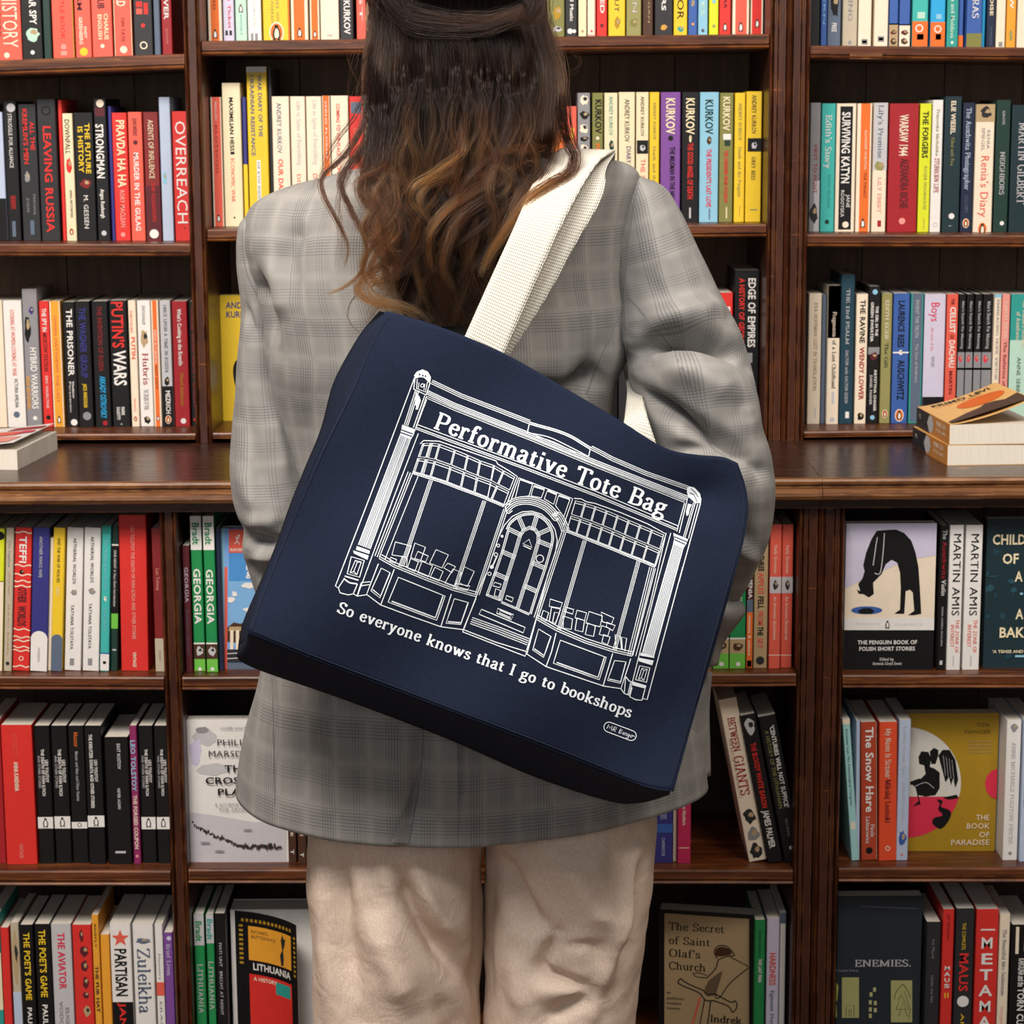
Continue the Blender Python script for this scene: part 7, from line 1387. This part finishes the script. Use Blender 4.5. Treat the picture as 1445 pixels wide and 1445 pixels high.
for x, y, r_, f_ in ((495, 265, 14, 1), (455, 360, 15, 0), (432, 452, 18, 0), (390, 578, 20, 1), (366, 648, 17, 0)):
    c_ = D_([(x+r_*math.cos(k*math.pi/6), y+r_*math.sin(k*math.pi/6)) for k in range(12)]); fill(c_) if f_ else ln(c_, 1.5, closed=True)
ln(D_([(442, 470), (398, 570)]), 2.6); bundle(D_([(170, 1155), (450, 1255), (748, 1372)]), (0, 3, 6, 9), 1.4); ln(D_([(95, 1215), (430, 1345), (740, 1440)])+G_([(1200, 400)]), 1.6); ln(D_([(110, 1200), (95, 1230)])+G_([(820, 262), (1195, 408), (1205, 380)]), 1.6)
# hood over the door and fan lights
hood = C_([(545, 1155), (590, 1112), (650, 1082), (740, 1070), (830, 1085), (920, 1122), (985, 1175), (1040, 1240)])+D_([(1060, 70), (1105, 150), (1128, 215)]); bundle(hood, (-3.2, -.6, 2.0, 4.8, 7.4), 1.5, True); ln(C_([(530, 1130), (538, 1165), (560, 1188), (600, 1160)]), 1.6, sm=True)
for q in ([(675, 845), (805, 890), (770, 1010), (630, 1030)], [(815, 915), (925, 950), (895, 1030), (790, 1010)], [(955, 960), (1050, 1000), (1020, 1095), (925, 1040)], [(1070, 1010), (1185, 1050), (1125, 1220), (1040, 1110)]): q = C_(q); ln(q, 1.6, closed=True); ln([q[0], q[1]], 2.6, 1.2)
ln(C_([(568, 1105), (665, 825), (1215, 1038)])+D_([(1120, 160)]), 1.5)
# right cap, pilaster, column
fill(E_([(1080, 492), (1105, 480), (1155, 492), (1212, 552), (1222, 600), (1212, 648), (1165, 650), (1110, 600), (1092, 590), (1080, 540)])); ln(E_([(1120, 500), (1165, 540), (1195, 590)]), 1.0, dark=True); ln(E_([(1105, 545), (1150, 560), (1185, 640)]), 1.0, dark=True)
bundle(E_([(1165, 645), (1060, 1000)]), (0, -2.4), 1.4); ln(E_([(1190, 655), (1095, 1010)]), 1.4); fill(E_([(1090, 655), (1130, 665), (1110, 700), (1095, 770), (1075, 780), (1070, 740)])); fill(E_([(1120, 612), (1140, 625), (1125, 655), (1095, 645)]), True)
fill(E_([(940, 955), (1092, 1018), (1075, 1062), (1045, 1108), (938, 1062), (950, 1010)])); ln(E_([(950, 990), (1080, 1045)]), 1.3, dark=True); ln(E_([(952, 1020), (1062, 1070)]), 1.3, dark=True)
sh = E_([(940, 1062), (1045, 1106)])+F_([(795, 700), (702, 668)]); fill(sh)
for t in (.14, .28, .42, .56, .70, .84):
    a = (sh[0][0]*(1-t)+sh[1][0]*t, sh[0][1]*(1-t)+sh[1][1]*t); b = (sh[3][0]*(1-t)+sh[2][0]*t, sh[3][1]*(1-t)+sh[2][1]*t); ln([a, b], .6, dark=True)
fill(F_([(690, 672), (797, 688), (795, 715), (685, 695)])); fill(F_([(672, 712), (792, 735), (780, 772), (676, 740)])); ln(F_([(682, 775), (762, 792), (735, 905), (650, 885)]), 1.9, closed=True); ln(F_([(700, 795), (742, 802), (715, 890), (672, 882)]), 1.3, closed=True); ln(F_([(700, 795), (715, 815), (695, 868), (672, 882)]), 1.1); ln(F_([(742, 802), (715, 815)]), 1.1); ln(F_([(695, 868), (715, 890)]), 1.1)
fill(F_([(630, 900), (735, 930), (728, 955), (625, 928)])); ln(F_([(622, 945), (604, 1018), (650, 1042), (700, 1046), (724, 958)]), 1.8); ln(F_([(572, 860), (600, 895), (632, 908)]), 1.8); ln(F_([(535, 955), (560, 992), (604, 1008)]), 1.6); ln(F_([(572, 865), (562, 985)]), 1.5); ln(F_([(612, 905), (590, 1000)]), 1.5)
bm_ = mesh_obj('printed_drawing', PV, PF, PR, None); blocal(bm_); tag(bm_, 'white line drawing of a bookshop front'); dk = mesh_obj('printed_gap', QV, QF, NV_, None); blocal(dk); dk['kind'] = 'stuff'; bm_['kind'] = 'stuff'
def printed(s, P0, P1, cap, bow=0., name='printed_lettering'):
    V_, F2, Lw = layout(s, 'S', .05); P0, P1 = np.array(P0, float), np.array(P1, float); d = P1-P0; L_ = np.hypot(*d); e = d/L_; n_ = np.array([e[1], -e[0]]); sc_ = L_/Lw; pts = []
    for x, y in V_:
        t = x*sc_; q = P0+e*t+n_*(y*cap+bow*math.sin(math.pi*t/L_)); pts.append(onbag(q[0], q[1], .0007))
    if all(p is not None for p in pts): blocal(mesh_obj(name, pts, F2, PR, None))
printed('Performative Tote Bag', (611, 604), (936.5, 728.5), 24.5); printed('So everyone knows that I go to bookshops', (475, 864), (889, 1013), 16)
pill = [(875+math.cos(.36)*a-math.sin(.36)*b, 1032+math.sin(.36)*a+math.cos(.36)*b) for a, b in [(17+7*math.cos(t), 7*math.sin(t)) for t in np.linspace(-1.57, 1.57, 9)]+[(-17+7*math.cos(t), 7*math.sin(t)) for t in np.linspace(1.57, 4.71, 9)]]
PV, PF = [], []; ln(pill, 1.5, closed=True)
sg = lambda L_: [(875+math.cos(.36)*a-math.sin(.36)*b, 1032+math.sin(.36)*a+math.cos(.36)*b) for a, b in L_]
for L_ in ([(-19, 3), (-18, -3.5), (-15.5, 1), (-13, -3.5), (-12, 3)], [(-10, 3), (-9.5, -3.5), (-6.5, -3), (-6.5, -.5), (-9.5, 0), (-6, 3)], [(-1, 3), (-.5, -3.5), (2.5, -2.5), (0, 0), (3, 1.5), (-1, 3)], [(5, -1), (5, 3)], [(7, 3), (7.2, -.5), (9.5, -.8), (10, 3)], [(14, 0), (11.8, -.5), (12, 2.5), (14, 2), (14.4, -.5), (13.5, 6), (11, 5)], [(17, -.6), (15.8, 1), (17, 2.8), (19, 1), (17.5, -.8), (22, -.5)]): ln(sg(L_), 1.25)
o = mesh_obj('printed_signature', PV, PF, PR, None); blocal(o)
# ---- webbing handles
def webbing():
    m_ = bpy.data.materials.new('cotton_webbing'); m_.use_nodes = True; nt = m_.node_tree; N, L = nt.nodes, nt.links; b = N['Principled BSDF']; m = nodes_expr(nt)
    uv = N.new('ShaderNodeUVMap'); sp = N.new('ShaderNodeSeparateXYZ'); L.new(uv.outputs[0], sp.inputs[0]); S = 2*math.pi/.0042
    u, v = m('MULTIPLY', sp.outputs[0], S), m('MULTIPLY', sp.outputs[1], S*.62)
    a = m('MULTIPLY', m('SINE', m('ADD', u, v)), m('SINE', m('SUBTRACT', u, v))); h = m('ADD', m('MULTIPLY', a, .5), .5)
    c = N.new('ShaderNodeMix'); c.data_type = 'RGBA'; c.inputs[6].default_value = (*lin('999385'), 1); c.inputs[7].default_value = (*lin('DAD6CA'), 1); r = N.new('ShaderNodeMapRange'); r.inputs[1].default_value = .12; r.inputs[2].default_value = .5; L.new(h, r.inputs[0]); L.new(r.outputs[0], c.inputs[0]); L.new(c.outputs[2], b.inputs['Base Color'])  # weave hollows coloured darker: shade between the threads put into the base colour
    bp = N.new('ShaderNodeBump'); bp.inputs['Strength'].default_value = .6; bp.inputs['Distance'].default_value = .0012; L.new(h, bp.inputs['Height']); L.new(bp.outputs[0], b.inputs['Normal']); b.inputs['Roughness'].default_value = .85; return m_
WEB = webbing()
def ribbon(name, secs, thick=.0026):
    """secs: (lx,ly,rx,ry,Yl,Yr)"""
    P = np.array(catmull([tuple(s) for s in secs], 8)); nc = 7; V = []; UVs = []; acc = 0; last = None
    for lx, ly, rx, ry, Yl, Yr in P:
        A, B = W(lx, ly, Yl), W(rx, ry, Yr); c = (A+B)/2
        if last is not None: acc += (c-last).length
        last = c; w_ = (B-A).length
        for k in range(nc+1): V.append(A.lerp(B, k/nc)); UVs.append((w_*k/nc, acc))
    n = len(P); F = [(i*(nc+1)+k, i*(nc+1)+k+1, (i+1)*(nc+1)+k+1, (i+1)*(nc+1)+k) for i in range(n-1) for k in range(nc)]
    o = mesh_obj(name, V, F, WEB, None, True, uv=UVs); so = o.modifiers.new('thickness', 'SOLIDIFY'); so.thickness = thick; so.offset = 0; return blocal(o)
ribbon('handle', [(648, 492, 702, 518, 2.262, 2.262), (656, 474, 711, 502, 2.262, 2.262), (690, 398, 746, 420, 2.275, 2.272), (727, 317, 786, 332, 2.290, 2.286), (748, 268, 820, 266, 2.318, 2.312), (764, 236, 845, 228, 2.352, 2.345), (780, 219, 864, 215, 2.395, 2.39), (792, 211, 868, 213, 2.44, 2.44), (796, 216, 866, 218, 2.52, 2.52), (790, 250, 862, 250, 2.60, 2.60), (800, 330, 872, 325, 2.66, 2.65), (840, 430, 895, 420, 2.66, 2.62), (872, 500, 906, 497, 2.60, 2.56), (884, 545, 907, 553, 2.46, 2.44), (882, 585, 911, 582, 2.36, 2.35), (878, 606, 928, 634, 2.335, 2.33), (878, 625, 928, 650, 2.333, 2.328)])
ribbon('handle', [(662, 494, 712, 520, 2.285, 2.285), (668, 478, 717, 505, 2.285, 2.285), (706, 400, 771, 420, 2.300, 2.296), (742, 325, 812, 345, 2.315, 2.310), (770, 272, 850, 278, 2.335, 2.332), (780, 240, 855, 240, 2.362, 2.356), (792, 223, 866, 219, 2.40, 2.395), (798, 215, 868, 216, 2.45, 2.445), (800, 220, 868, 221, 2.52, 2.52), (794, 255, 864, 252, 2.61, 2.61), (806, 335, 876, 330, 2.67, 2.66), (848, 440, 900, 430, 2.67, 2.63), (880, 505, 912, 500, 2.61, 2.57), (888, 548, 909, 556, 2.47, 2.45), (886, 588, 913, 585, 2.37, 2.36), (884, 610, 929, 636, 2.345, 2.342), (884, 628, 929, 652, 2.343, 2.34)])
cord([(898, 1124), (896, 1136), (894, 1144)], .0008, '10182C', 'loose_thread') if False else None
